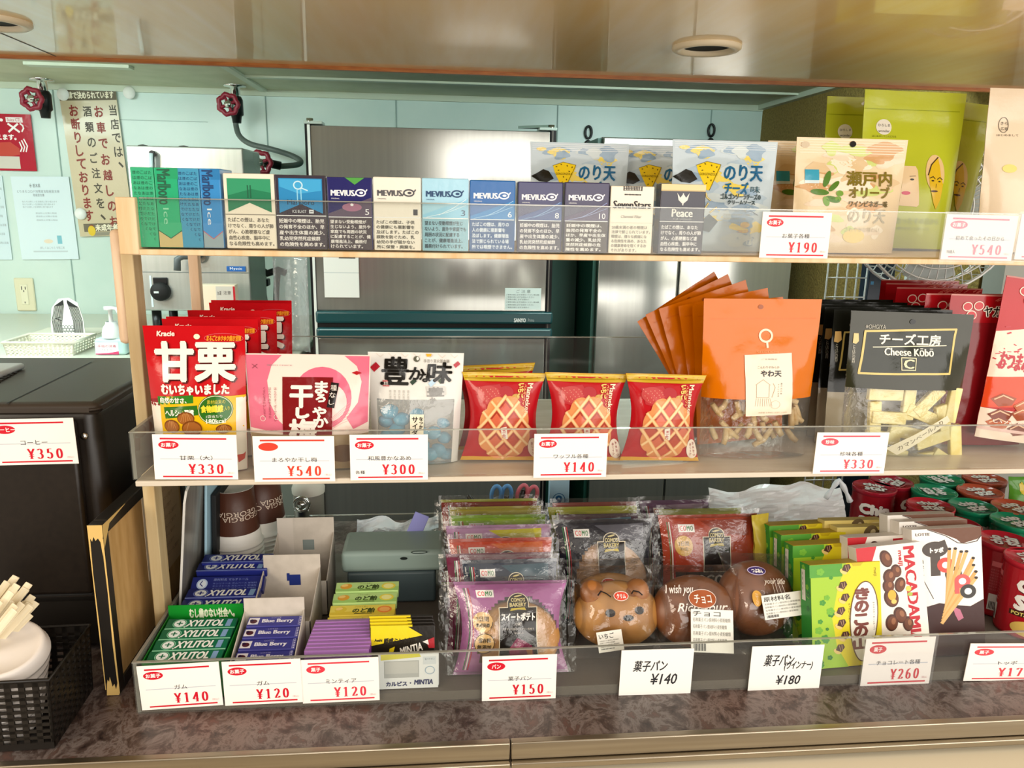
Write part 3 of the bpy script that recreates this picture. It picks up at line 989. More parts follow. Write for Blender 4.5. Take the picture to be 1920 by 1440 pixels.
# paper card and plastic sheet standing beside the boiler
c, w_, h_ = spot(366, 440, 534, 1.98, ZL)
b = MB(); b.bbox(-w_ / 2, 0, 0, w_ / 2, .03, h_, '#efe0c8|p', .001)
A = Art(0, 0, 74, 100)
A.rect(38, 2, 70, 60, '#cfc9c0', 1).text('水道', 40, 8, 48, 14, '#333333', 2).text('注意', 52, 8, 66, 13, '#333333', 2).text('使用禁止', 40, 30, 62, 36, '#333333', 2).rect(70, 2, 74, 40, '#c0202c', 1)
b.art(A, flat_front(0), w_, h_, .0003)
tag(b.build('carton', None, c), 'cream carton with grey printed label standing in front of the boiler', 'carton')

# dark fittings and a clear sheet between the boiler and the refrigerator
q = P(505, 530, 2.45)
b = MB()
b.tube([q + Vector((-.05, 0, .05)), q + Vector((-.03, -.01, .045)), q + Vector((0, -.02, .03)), q + Vector((.03, -.01, .04)), q + Vector((.05, 0, .03))], .011, 'black_metal', 10)
b.tube([q + Vector((-.02, 0, .04)), q + Vector((-.025, 0, -.02)), q + Vector((-.02, 0, -.08))], .014, 'gap_black', 10)
b.tube([q + Vector((.03, -.01, .04)), q + Vector((.02, 0, -.02)), q + Vector((.015, 0, -.10))], .009, 'black_metal', 10)
b.bbox(q.x - .04, q.y - .02, q.z - .01, q.x - .0, q.y + .02, q.z + .012, 'black_metal', .004)
tag(b.build('pipe_fitting', None), 'black pipe fittings in the gap between the boiler and the refrigerator', 'pipe')
a_, b_ = P(515, 590, 2.04), P(574, 478, 2.04)
b = MB()
b.grid(lambda i, j: Vector((a_.x + (b_.x - a_.x) * i, 2.04 + .025 * sin(i * 3) + .01 * j, ZL + .001 + (b_.z - ZL) * j)), 12, 12, 'film_milky')
o = b.build('plastic_sheet', None)
sd = o.modifiers.new('thick', 'SOLIDIFY'); sd.thickness = .0006
tag(o, 'clear plastic sheet standing beside the left edge of the refrigerator', 'plastic sheet')
# ================================================================ display stand with two shelves
XL, XE = -.352, 1.08
t = empty('display_stand', (0, 1.05, ZT), 'wooden display stand with two snack shelves and clear acrylic front lips', 'display stand')
o = t.location.copy()
def tb(name, bxs, r=.0012):
    b = MB()
    for x0, y0, z0, x1, y1, z1, m in bxs:
        b.bbox(x0 - o.x, y0 - o.y, z0 - o.z, x1 - o.x, y1 - o.y, z1 - o.z, m, r)
    return b.build(name, t)
LT1, LT2 = 1.4605, 1.2005
tb('upper_shelf_board', [(XL + .004, Y1, Z1 - .0085, XE, 1.262, Z1 - .0018, 'wood')])
tb('middle_shelf_board', [(XL + .002, Y2, Z2 - .0085, XE, 1.262, Z2 - .0018, 'shelf_pale')])
for nm, y, z0, z1, xl in (('upper_front_lip', Y1, Z1, LT1, XL + .018), ('middle_front_lip', Y2, Z2, LT2, XL)):
    b = MB()
    b.box(xl, y - o.y, z0 - o.z, XE, y - o.y + .003, z1 - o.z - .0012, 'acrylic')
    b.box(xl, y - o.y, z1 - o.z - .0012, XE, y - o.y + .003, z1 - o.z, 'acrylic_edge')
    b.build(nm, t)
tb('upper_end_panel', [(-.360, Y1 - .001, Z1 - .008, -.3385, 1.262, LT1, 'wood'), (-.3665, .972, Z1 - .008, -.3602, 1.262, LT1 - .001, 'wood')])
b = MB()
b.box(XL, Y2 - o.y + .003, Z2 - o.z, XL + .004, .21, LT2 - o.z, 'acrylic_edge')
b.build('middle_end_panel', t)
b = MB()
b.box(XL + .02, .200, Z2 - o.z, XE, .203, Z2 - o.z + .105, 'acrylic')
b.box(XL + .02, .200, Z2 - o.z + .105, XE, .203, Z2 - o.z + .1065, 'acrylic_edge')
b.build('middle_back_panel', t)
tb('front_post', [(-.3815, .985, ZT + .0003, -.3666, 1.012, Z1 - .009, 'post_wood')])
tb('rear_post', [(-.3815, 1.24, ZT + .0003, -.3668, 1.256, Z1 - .009, 'wood_pale')])
tb('post_strip', [(-.3955, .99, P(228, 646, .99).z, -.3816, 1.011, P(215, 430, .99).z, 'wood_pale')], .006)
tb('right_post', [(XE + .001, .985, ZT + .0003, XE + .016, 1.012, Z1 - .009, 'post_wood')])

# ================================================================ clear tray on the counter
XT = -.366
t = empty('acrylic_tray', (0, 1.05, ZT), 'long clear acrylic tray of sweets and breads on the counter', 'tray')
o = t.location.copy()
LT3 = .9205
b = MB(); b.box(XT + .0041, Y3 - o.y + .0036, .0005, XE, .2199, .0132, '#6c645b|s'); b.build('floor_panel', t)
b = MB(); b.box(XT, Y3 - o.y, .0005, XE, Y3 - o.y + .0035, LT3 - o.z - .0012, 'acrylic'); b.box(XT, Y3 - o.y, LT3 - o.z - .0012, XE, Y3 - o.y + .0035, LT3 - o.z, 'acrylic_edge'); b.build('front_lip', t)
b = MB(); b.box(XT, Y3 - o.y + .0036, .0005, XT + .004, .22, LT3 - o.z, 'acrylic_edge'); b.build('left_side', t)
b = MB(); zr = P(650, 967, 1.27).z - o.z; b.box(-.30, .2205, .0005, .40, .224, zr, 'acrylic'); b.box(-.30, .2205, zr, .40, .224, zr + .0012, 'acrylic_edge'); b.build('rear_panel', t)

# ================================================================ price cards
def price_card(px, Y, cat, name, price, label, tilt=0.0, red='#d3142c', extra=None, sleeve=False, paper='#fbf6ee', faded=False):
    x0, y0, x1, y1 = px
    c0, c1 = P((x0 + x1) / 2, y0, Y), P((x0 + x1) / 2, y1, Y)
    l, r = P(x0, (y0 + y1) / 2, Y), P(x1, (y0 + y1) / 2, Y)
    w_, h_ = r.x - l.x, c0.z - c1.z
    b = MB()
    b.box(-w_ / 2, 0, 0, w_ / 2, .0008, h_, paper + '|p')
    A = Art(0, 0, 91, 55)
    if faded:
        red = '#e8718a'
    A.rect(8, 4, 80, 6, red, 1)
    A.ell(17, 12.5, 11, 5, red, 1)
    if cat:
        A.text(cat, 17 - 2.7 * len(cat), 10, 17 + 2.7 * len(cat), 15, '#fff6f2|c', 2, .15)
    A.rect(7, 29.2, 85, 30.2, '#c9ccd4', 1)
    n = len(name)
    w2 = min(62, n * 7.2)
    A.text(name, 46 - w2 / 2, 25.5, 46 + w2 / 2, 31, '#26242a', 2)
    A.price(price, 78, 36, 48, red, 2, .82, 1.05)
    A.text('（税込）', 79.5, 45.5, 87, 48, '#d8a8a8', 2)
    A.rect(9, 50.5, 85, 52.3, red, 1)
    if extra:
        A.text(extra, 6, 43, 17, 47.5, '#26242a', 2)
    b.art(A, flat_front(0), w_, h_, .00012)
    o = b.build('price_card', None, (c1 + c0) / 2 + Vector(((l.x + r.x) / 2 - (c0.x + c1.x) / 2, 0, -h_ / 2)), (0, rad(tilt), 0))
    tag(o, label, 'price card', 'red and white price cards')
    if sleeve:
        b = MB(); b.box(-w_ / 2 - .003, -.0012, -.003, w_ / 2 + .003, -.0008, h_ + .003, 'sleeve'); b.build('clear_sleeve', o)
    return o
yc = Y1 - .0022
price_card((1427, 398, 1556, 484), yc, 'お菓子', 'お菓子各種', '¥190', 'white price card reading ¥190 on the upper shelf lip')
price_card((1769, 403, 1903, 488), yc, 'お菓子', '初めて会ったその日から', '¥540', 'sleeved pink-printed price card reading ¥540 on the upper shelf lip at right', .6, extra='70歳人', sleeve=True, faded=True)
price_card((1908, 403, 2040, 488), yc, 'お菓子', 'お菓子', '¥540', 'price card cut off by the right edge on the upper shelf lip', .6, sleeve=True, faded=True)
yc = Y2 - .0022
price_card((287, 815, 444, 899), yc, 'お菓子', '甘栗（大）', '¥330', 'price card reading ¥330 below the red chestnut bags', 1.0)
price_card((475, 818, 627, 903), yc, '', 'まろやか干し梅', '¥540', 'price card reading ¥540 with a blank orange oval below the pink plum bag', .4, '#d8402c')
price_card((656, 815, 802, 900), yc, 'お菓子', '和風豊かなあめ', '¥300', 'price card reading ¥300 below the blue candy bag', .3, extra='各種')
price_card((1001, 813, 1138, 895), yc, 'お菓子', 'ワッフル各種', '¥140', 'price card reading ¥140 below the red waffle packs')
price_card((1528, 811, 1662, 888), yc, '珍味', '珍味各種', '¥330', 'price card reading ¥330 between the orange and black pouches', .5, faded=False, red='#dc5060')
yc = Y3 - .0022
price_card((262, 1245, 416, 1327), yc, 'お菓子', 'ガム', '¥140', 'slightly tilted price card reading ¥140 below the green gum box', -1.8)
price_card((419, 1238, 566, 1320), yc - .0012, 'お菓子', 'ガム', '¥120', 'price card reading ¥120 below the blueberry gum', -.6)
price_card((566, 1235, 711, 1316), yc, '菓子', 'ミンティア', '¥120', 'price card reading ¥120 below the stack of purple mint packs', -.4, '#e03a4a')
price_card((904, 1229, 1043, 1312), yc, 'パン', '菓子パン', '¥150', 'price card reading ¥150 below the sweet potato bread')
price_card((1619, 1196, 1748, 1284), yc, '菓子', 'チョコレート各種', '¥260', 'sleeved price card reading ¥260 below the chocolate boxes', 0, sleeve=True)
price_card((1812, 1207, 1962, 1276), yc, '菓子', 'トッポ', '¥170', 'price card reading ¥170 leaning below the potato chip cans', 2.0, '#e04a54')
def memo_card(px, rows, label, tilt=0):
    x0, y0, x1, y1 = px
    Y = Y3 - .0022
    c0, c1 = P((x0 + x1) / 2, y0, Y), P((x0 + x1) / 2, y1, Y)
    w_ = P(x1, (y0 + y1) / 2, Y).x - P(x0, (y0 + y1) / 2, Y).x
    h_ = c0.z - c1.z
    b = MB(); b.box(-w_ / 2, 0, 0, w_ / 2, .0008, h_, '#f8f6f0|p')
    A = Art(x0, y0, x1, y1)
    for s_, a_, b_, c_, d_ in rows:
        A.text(s_, a_, b_, c_, d_, '#2a2a2e', 1, .35, .18)
    b.art(A, flat_front(0), w_, h_, .0002)
    tag(b.build('memo_card', None, c1, (0, rad(tilt), 0)), label, 'price card', 'handwritten price cards')
memo_card((1160, 1218, 1295, 1302), [('菓子パン', 1185, 1238, 1247, 1258), ('¥140', 1218, 1263, 1267, 1283)], 'handwritten white card reading ¥140 below the bear-faced bun', .5)
memo_card((1402, 1211, 1536, 1293), [('菓子パン', 1428, 1227, 1482, 1248), ('(ウインナー)', 1466, 1240, 1518, 1257), ('¥180', 1453, 1266, 1498, 1283)], 'handwritten white card reading ¥180 below the bean paste bun', .5)
# ================================================================ upper shelf: cigarettes
W_A = ['たばこの煙は、あなた', 'けでなく、周りの人が肺', 'がん、心筋梗塞など虚', '血性心疾患、脳卒中に', 'なる危険性も高めます。']
W_B = ['妊娠中の喫煙は、胎児', 'の発育不全のほか、早', '産や出生体重の減少、', '乳幼児突然死症候群', 'の危険性を高めます。']
W_C = ['望まない受動喫煙が', '生じないよう、屋外や', '家庭でも周囲の状況', 'に配慮することが、健', '康増進法上、義務付', 'けられています。']
W_D = ['たばこの煙は、子供', 'の健康にも悪影響を', '及ぼします。たばこの', '誤飲を防ぐため、乳', '幼児の手が届かない', '所に保管・廃棄を。']
W_E = ['望まない受動喫煙が生じ', 'ないよう、屋外や家庭でも', '周囲の状況に配慮する', 'ことが、健康増進法上、', '義務付けられています。']
W_F = ['たばこの煙は、周りの', '人の健康に悪影響を', '及ぼします。健康増進', '法で禁じられている場', '所では喫煙できません。']
W_G = ['妊娠中の喫煙は、', '胎児の発育不全の', 'ほか、早産や出生体', '重の減少、乳幼児', '突然死症候群の危', '険性を高めます。']
W_H = ['20歳未満の者の喫煙は', '法律で禁じられています。', '喫煙は、様々な疾病にな', 'る危険性を高め、あなた', 'の健康寿命を短くするお', 'それがあります。']
def cig(px, Y, body, low, A_fn, warn, wcol, label, lid=None, rotz=0, name='cigarette_pack'):
    x0, x1, y0, y1 = px
    c, w_, h_ = spot(x0, x1, y0, Y, Z1)
    h_ = min(h_, .0905)
    d_ = .022
    b = MB()
    b.bbox(-w_ / 2, 0, 0, w_ / 2, d_, h_ * .999, body + '|g', .0012, 2)
    A = Art(0, 0, 55, 88)
    A.rect(1, 48.5, 54, 87.4, low, 1)
    A_fn(A)
    n = len(warn)
    dy = min(7.0, 36.0 / n)
    A.lines(warn, 3, 51.5, 52, dy, dy * .72, wcol, 3, .12)
    b.art(A, flat_front(-.0001), w_, h_, .00012)
    o = b.build(name, None, c, (0, 0, rad(rotz)))
    tag(o, label, 'cigarette pack', 'cigarette packs on the upper shelf')
    b = MB()
    b.box(-w_ / 2 - .0002, -.0003, h_ * .655, w_ / 2 + .0002, d_ + .0002, h_ * .659, low + '|g' if lid is None else lid + '|g')
    b.build('lid_seam', o)
    return o
def swirl(A, cx, cy, m, s=1.0):
    A.ring(cx, cy, 4.6 * s, 3.0 * s, 1.3 * s, m, 3, 20)
    A.ell(cx + .6 * s, cy, 1.9 * s, 1.2 * s, m, 3, 14)
    A.line([(cx - 6.0 * s, cy + 2.8 * s), (cx - 4.6 * s, cy + .4 * s)], 1.1 * s, m, 3).line([(cx + 4.4 * s, cy - .5 * s), (cx + 6.2 * s, cy - 3.0 * s)], 1.1 * s, m, 3)
def mevius(txt, num, lines_=None, light=None, accent=None):
    def f(A):
        if light:
            A.poly([(1, 44), (1, 47.5), (54, 47.5), (54, 24)], light, 1)
        if accent:
            A.poly([(22, .5), (46, .5), (34, 9)], accent, 2)
            A.ell(30, 36, 12, 5, '#a06a86', 1).ell(30, 33, 2, 1.6, txt, 2)
        A.text('MEVIUS', 5, 15.5, 33, 22.5, txt, 3, .12, serif=.5)
        swirl(A, 41, 18.5, txt, 1.25)
        A.text('ORIGINAL', 5, 25, 15, 26.5, txt, 3)
        if lines_:
            A.line([(20, 44), (36, 36), (52, 25)], .7, lines_, 2).line([(5, 47), (30, 41), (52, 32)], .5, lines_, 2)
        A.text(num, 46 if len(num) == 1 else 43, 38, 51, 45, txt, 3)
        A.rect(1, 47.6, 54, 48.6, '#eef0f2', 2)
    return f
def marl_green(A):
    A.poly([(4, 6), (51, 6), (51, 45), (27.5, 34), (4, 45)], '#0f7a52', 1)
    A.poly([(4, 6), (51, 6), (51, 22), (30, 18), (4, 26)], '#2a9468', 2)
    A.line([(26, 14), (26, 28)], 1.5, '#0b5c3e', 2).line([(29, 14), (29, 28)], 1.5, '#0b5c3e', 2)
    A.rect(0.5, 47.3, 54.5, 48.2, '#8a8478', 2)
def marl_ice(A):
    A.poly([(4, 4), (51, 4), (51, 45), (27.5, 34), (4, 45)], '#1d84bd', 1)
    A.poly([(5, 5), (50, 5), (50, 18), (26, 22), (5, 14)], '#39a2d6', 2)
    A.ring(25, 12, 4.5, 4.5, 1.4, '#bfe2f0', 3).line([(28, 15), (35, 18)], 1.4, '#bfe2f0', 3)
    A.line([(24, 17), (24, 32)], 1.2, '#8fd0ea', 3).line([(28, 17), (28, 32)], 1.2, '#8fd0ea', 3)
    A.text('Marlboro', 13, 29, 42, 35, '#12304a', 3)
    A.text('ICE BLAST', 18, 41, 33, 44.5, '#d8dde2', 3).rect(36, 40.5, 41, 45, '#d8dde2', 3).rect(37, 42.3, 40, 43.2, '#4a4550', 4)
    A.rect(.5, 47.3, 54.5, 48.4, '#e8eaec', 2)
def sevenstars(A):
    for i in range(9):
        A.rect(19 + i * 2, 0.3, 20 + i * 2, 5.5, '#221a18', 1)
    for j in range(3):
        A.rect(17, 1 + j * 2, 38, 1.7 + j * 2, '#221a18', 1)
    A.rect(15.5, .3, 17, 6, '#221a18', 1).rect(38, .3, 39.5, 6, '#221a18', 1)
    for i in range(12):
        A.ell(18 + i * 1.75, 11, .8, 1.1, '#221a18', 2, 8)
    A.text('SevenStars', 4, 19, 51, 29, '#221a18', 3, serif=.5)
    A.text('Charcoal Filter', 14, 37.5, 40, 41.5, '#6a5a48', 3, shear=.3)
    A.rect(1, 47.3, 54, 47.9, '#cfc4b4', 2)
def peace(A):
    A.rect(.4, .4, 54.6, 7.5, '#e6cf9b', 1).rect(.4, 7.5, 54.6, 9, '#c8b27e', 1)
    A.poly([(20, 11), (24, 17), (27.5, 12), (31, 17), (35, 11), (33, 20), (27.5, 25), (22, 20)], '#e3e0d8', 2)
    A.line([(27.5, 12), (27.5, 26)], 1.4, '#e3e0d8', 2)
    A.text('Peace', 15, 31, 40, 41, '#e6e4de', 3, serif=.45)
    A.text('THE WORLD', 16, 43, 39, 44.6, '#b8b6b4', 3)
    A.rect(.5, 46.4, 54.5, 47.4, '#d8d6d4', 2)
YC = Y1 + .007
cig((417, 513, 325, 467), YC, '#efe6d4', '#efe6d4', marl_green, W_A, '#6a6258', 'white and green cigarette pack right of the two narrow blue ones')
cig((514, 610, 328, 470), YC, '#3d3642', '#463e48', marl_ice, W_B, '#f0ecea', 'charcoal cigarette pack with a bright blue top panel')
cig((612, 697, 332, 471), YC, '#2c2b66', '#4b4148', mevius('#f2f2f6', '5', None, '#5a4c62', '#4a9a3c'), W_C, '#eae6e4', 'purple cigarette pack numbered 5 with a small green triangle')
cig((699, 789, 332, 472), YC, '#efe9dc', '#efe9dc', mevius('#4a4a50', '1'), W_D, '#5a564e', 'cream white cigarette pack numbered 1')
cig((791, 879, 334, 473), YC, '#a6d5ea', '#8cbccd', mevius('#20446e', '3', '#e6f4fa', '#8fcbe8'), W_E, '#24424e', 'pale blue cigarette pack numbered 3')
cig((881, 967, 338, 475), YC, '#1b62a8', '#27568e', mevius('#f2f6fa', '6', '#a9d2ee', '#2f86c8'), W_F, '#dce6f2', 'strong blue cigarette pack numbered 6')
cig((972, 1056, 341, 475), YC, '#3a3a66', '#484556', mevius('#f2f2f6', '8', '#8fb4dc', '#4a5f96'), W_B, '#eae6e6', 'slate purple cigarette pack numbered 8')
cig((1060, 1144, 342, 477), YC, '#3b3658', '#4a3f3c', mevius('#f2f2f6', '10', '#9aaad8', '#55496a'), W_G, '#f2eeea', 'dark purple cigarette pack numbered 10')
cig((1146, 1228, 349, 477), YC, '#efe5d2', '#efe5d2', sevenstars, W_H, '#8a8070', 'cream cigarette pack with a small black grid at its top edge')
cig((1240, 1325, 345, 477), YC, '#353442', '#4a4650', peace, W_A, '#e8e4e2', 'dark grey cigarette pack with a gold top band and white bird mark')
# packs standing narrow side forward
def cig_side(px, Y, c1, c2, word, label):
    x0, x1, y0, y1 = px
    c, w_, h_ = spot(x0, x1, y0, Y, Z1, 0, y1)
    h_ = .0885
    b = MB()
    b.bbox(-w_ / 2, 0, 0, w_ / 2, .055, h_, c1 + '|g', .001, 2)
    A = Art(0, 0, 26, 88)
    dk = '#0e5a3e' if c2 == 'g' else '#123c6e'
    if word:
        lo = '#c8b67e' if c2 == 'g' else '#93a6ae'
        A.rect(.4, 70, 25.6, 87.5, lo, 1)
        A.poly([(.4, 60), (25.6, 60), (25.6, 69), (13, 78), (.4, 69)], c1, 2)
        A.line([(.6, 69), (13, 77.6), (25.4, 69)], .8, dk if c2 == 'g' else '#c25a68', 3)
        A.rect(14, .5, 25.6, 12, '#0f9c68' if c2 == 'g' else '#1f78b4', 1)
        A.text('Marlboro', 3, 2, 17, 40, dk, 3, .15, rot=90, serif=.4)
        A.text('Ice', 7, 44, 13, 62, '#8fd8b4' if c2 == 'g' else '#e8f2f8', 3, rot=90)
    else:
        for i in range(5):
            A.vtext('たばこの煙はあなただけでなく周り'[i:i + 14 - i], 22 - i * 4.4, 3, 3.6, 5.6, dk, 2)
    b.art(A, flat_front(0), w_, h_, .00012)
    tag(b.build('cigarette_pack', None, c), label, 'cigarette pack', 'cigarette packs on the upper shelf')
cig_side((251, 294, 344, 465), YC, '#3fb284', 'g', 0, 'green cigarette pack with fine vertical print, side on, at the left end of the row')
cig_side((295, 340, 344, 465), YC, '#2fae7c', 'g', 1, 'green cigarette pack, side on, with a sideways name and chevron')
cig_side((336, 378, 345, 466), YC, '#4a9bc0', 'b', 0, 'blue cigarette pack with fine vertical print, side on')
cig_side((379, 417, 345, 466), YC, '#3f8fcf', 'b', 1, 'blue cigarette pack, side on, with a sideways name and pink chevron')

# ================================================================ upper shelf: snack pouches
CAMO = ['#a9bdcb', '#8aa4bb', '#e2cd62', '#c3d0d2']
def camo(A, x0, y0, x1, y1, cols, n, seed, k=1, r=26):
    rr = random.Random(seed)
    for i in range(n):
        cx, cy = rr.uniform(x0 + r, x1 - r), rr.uniform(y0 + r * .5, y1 - r * .5)
        a, bb = rr.uniform(.4, 1) * r, rr.uniform(.25, .5) * r
        ph = rr.uniform(0, 6)
        pts = [(cx + a * cos(t) * (1 + .3 * sin(3 * t + ph)), cy + bb * sin(t) * (1 + .3 * cos(2 * t + ph))) for t in [2 * pi * q / 20 for q in range(20)]]
        A.poly(pts, cols[i % len(cols)], k + (i % 2) * .4)
def noriten_art():
    A = Art(1268, 262, 1468, 484)
    camo(A, 1270, 264, 1466, 480, CAMO, 46, 5, 1, 30)
    for y in (267, 271, 275, 279):
        A.line([(1272, y), (1464, y)], .8, '#eef4f6', 2)
    A.ell(1290, 277, 10, 4, '#e8d070', 2)
    A.poly([(1313, 312), (1334, 304), (1360, 310), (1358, 320), (1336, 362), (1331, 362), (1316, 326)], '#e9c91e', 2)
    for i, (x, y) in enumerate([(1320, 314), (1330, 309), (1342, 312), (1352, 315), (1324, 322), (1346, 324), (1334, 336), (1340, 342), (1331, 348)]):
        A.ell(x, y, 2, 1.2, '#6a5a12', 3, 8, i * 40)
    A.line([(1313, 312), (1334, 304), (1360, 310), (1336, 362)], .9, '#6a5a12', 3)
    A.text('GORGONZOLA', 1318, 327, 1352, 332, '#7a6a16', 4)
    for q in ([(1330, 368), (1331, 376), (1338, 382)], [(1334, 388), (1328, 398)], [(1350, 396), (1338, 406)]):
        A.line(q, 3.2, '#b8951c', 2).line(q, 1.6, '#efe3a0', 3)
    A.poly([(1268, 335), (1281, 328), (1293, 320), (1304, 324), (1314, 340), (1300, 348), (1284, 346)], '#16160f', 2)
    A.text('のり天', 1366, 310, 1442, 342, '#17618c', 4, .9, .05)
    A.text('チーズ', 1366, 345, 1412, 368, '#17618c', 4, .9, .1).text('味', 1418, 352, 1438, 366, '#23505f', 4)
    A.text('ゴルゴンゾーラチーズの', 1358, 368, 1440, 379, '#1a3a40', 4, .5).text('クリームソース', 1372, 381, 1428, 389, '#1a3a40', 4, .5)
    for i, y in enumerate((400, 408, 416, 424, 430)):
        A.text('パリパリのり天チーズ味', 1364, y, 1410 + (i % 2) * 8, y + 4, '#a09468', 3)
    A.poly([(1320, 425), (1336, 409), (1354, 424), (1338, 446), (1322, 442)], '#4b5558', 2)
    A.ell(1410, 430, 10, 6, '#d9b552', 2).line([(1408, 405), (1420, 402), (1436, 410)], 1.2, '#4d5d70', 3)
    A.text('ゴルゴン', 1395, 440, 1420, 446, '#b04038', 3)
    return A
def pouch_bag(name, px, Y, z, body, art, T, label, cat='snack bag', group=None, kind='stand', seed=1.0, amp=.0009, lean=2, roll=0, yaw=0, mf=None, bm=None, hole=None, top=.14, pyb=None, W=None, H=None, k=45.0, step=.0003, place_only=False, maxe=.006, sag=0.0):
    c, w_, h_ = spot(px[0], px[1], px[2], Y, z, lean, pyb)
    w_, h_ = W or w_, H or h_
    b = MB('g')
    sf = pouch(b, w_, h_, T, body, kind, amp, seed, mf, top, k=k, bm=bm, sag=sag)
    if art:
        if hole:
            art.ell(hole[0], hole[1], hole[2], hole[2], '#0c0c0c|p', 5, 16)
        b.art(art, sf, w_, h_, step, maxe)
    o = b.build(name, None, c + Vector((0, T / 2, abs(sin(rad(roll))) * w_ / 2)), (rad(-lean), rad(roll), rad(yaw)))
    tag(o, label, cat, group)
    return o, sf, w_, h_
def place(o, px0, pyt, Y, z, h_, w_, T, lean, label, roll=0, yaw=0, group=None, dx=0.0):
    """copy o so that its upper left corner shows at px0 on depth Y"""
    if Y is None:
        k = ray(px0 + 60, pyt)
        Y = min(1.21 if z < 1.3 else 1.2, (z + h_ * .995 - ZC) / (k.z / k.y)) - T / 2
    p = P(px0, pyt, Y)
    return dup(o, Vector((p.x + w_ / 2 + dx, Y + T / 2, z)), (rad(-lean), rad(roll), rad(yaw)), label, group)
GN = 'snack pouches on the upper shelf'
o, sf, w_, h_ = pouch_bag('snack_pouch', (1268, 1468, 262), 1.0, Z1, '#b9c9d2', noriten_art(), .03, 'blue and yellow camouflage snack pouch with blue lettering and cheese wedge, standing in front', group=GN, seed=3.1)
place(o, 1000, 282, 1.10, Z1, h_, w_ * .97, .03, 2, 'camouflage seaweed snack pouch behind the slate purple cigarette packs', group=GN)
place(o, 1163, 290, 1.11, Z1, h_, w_, .03, 3, 'camouflage seaweed snack pouch half hidden behind the pouch standing in front', group=GN)
def olive_art():
    A = Art(1504, 258, 1716, 484)
    camo(A, 1506, 260, 1714, 480, ['#d8be94', '#c6d27c', '#efe2cc', '#cc9f6c', '#e6d2b8'], 46, 9, 1, 32)
    for y in (262, 267, 272, 277, 282, 287):
        A.line([(1510, y), (1710, y)], .9, '#f4ecd8', 2)
    A.text('瀬戸内', 1600, 322, 1690, 350, '#7a6a1c', 4, .9).text('オリーブ', 1604, 352, 1686, 374, '#7a6a1c', 4, .9)
    A.text('ワインビネガー味', 1604, 380, 1684, 392, '#5d5020', 4, .4)
    A.text('のり天', 1604, 396, 1682, 424, '#b0a488', 3, .6)
    A.text('さわやかな味わい', 1600, 432, 1672, 442, '#b9aa88', 3)
    A.rect(1521, 320, 1547, 341, '#2f9ab8', 3).rect(1521, 341, 1547, 347, '#cfe2e8', 3)
    for (x, y, rx, ry, r_) in ((1562, 338, 6, 17, 20), (1548, 364, 17, 6, 5), (1575, 352, 14, 5, -45), (1572, 378, 15, 6, 15), (1586, 366, 7, 6, 0), (1560, 382, 6, 10, -20), (1583, 377, 6, 5, 0)):
        A.ell(x, y, rx, ry, '#4f7a22' if rx > 7 or ry > 10 else '#6f9a2e', 3, 16, r_)
    A.ell(1520, 272, 8, 6, '#c6b494', 3)
    A.ell(1620, 450, 22, 14, '#e2c66c', 2)
    return A
o, sf, w_, h_ = pouch_bag('snack_pouch', (1504, 1716, 258), 1.0, Z1, '#e2cda8', olive_art(), .03, 'beige camouflage snack pouch with olive leaves and green brush lettering', group=GN, seed=6.4, hole=(1610, 269, 6), lean=1)
place(o, 1452, 264, 1.06, Z1, h_, w_, .03, 2, 'beige leaf-printed snack pouch showing only its edges behind the one in front', group=GN)
def banana_art():
    A = Art(1635, 168, 1830, 470)
    A.line([(1637, 203), (1820, 203)], 1.2, '#8c9a10', 2)
    A.ell(1675, 237, 15, 15, '#e6e4da', 2)
    A.text('ひろしま', 1664, 231, 1687, 236, '#3a3a34', 3).text('wonder', 1664, 242, 1686, 247, '#3a3a34', 3)
    A.text('はじめましてこんにちは', 1652, 253, 1698, 257, '#5f6420', 3)
    A.poly([(1706, 312), (1731, 312), (1735, 320), (1740, 386), (1736, 390), (1700, 388)], '#ecd2a8', 2)
    A.line([(1718, 332), (1730, 331)], 1, '#5a4a3a', 3).ell(1723, 338, 4, 2, '#3a3a34', 3).ell(1712, 364, 9, 3.5, '#d4506a', 3)
    A.ell(1773, 324, 21, 36, '#e3c48e', 2)
    A.poly([(1779, 293), (1783, 310), (1785, 330), (1790, 345), (1786, 375), (1778, 394), (1770, 380), (1760, 350), (1758, 325), (1766, 306)], '#dcb81e', 3)
    A.line([(1779, 293), (1764, 308), (1757, 328)], 2, '#3a2c16', 4)
    A.line([(1760, 334), (1767, 331), (1771, 335)], 1.6, '#3a2c16', 4).line([(1776, 336), (1782, 332), (1788, 336)], 1.6, '#3a2c16', 4)
    A.ell(1766, 339, 3, 1.4, '#3a2c16', 4).ell(1781, 340, 3, 1.4, '#3a2c16', 4).ell(1770, 359, 8, 2, '#5a3a1c', 4).line([(1774, 345), (1773, 352)], 1, '#5a3a1c', 4)
    A.text('はじめて会ったその日から', 1648, 411, 1790, 423, '#8a9a4c', 3)
    A.text('広島の素材をつかった', 1670, 429, 1770, 434, '#93a350', 3)
    return A
o, sf, w_, h_ = pouch_bag('stand_pouch', (1636, 1832, 168), 1.10, Z1, '#b7c22e', banana_art(), .05, 'tall lime green pouch printed with a banana face and a pale woman face', group='lime green pouches on the upper shelf', seed=2.2, amp=.0016, lean=4, k=18, top=.2, roll=.5)
place(o, 1690, 190, 1.17, Z1, h_, w_, .05, 3, 'lime green pouch leaning behind the front one at right', roll=4.5, group='lime green pouches on the upper shelf')
place(o, 1572, 180, 1.185, Z1, h_, w_ * .95, .04, 2, 'lime green pouch in shadow behind the others at left', group='lime green pouches on the upper shelf')
A = Art(1888, 163, 2070, 470)
A.ring(1918, 230, 9, 14, 1, '#5a544c', 2)
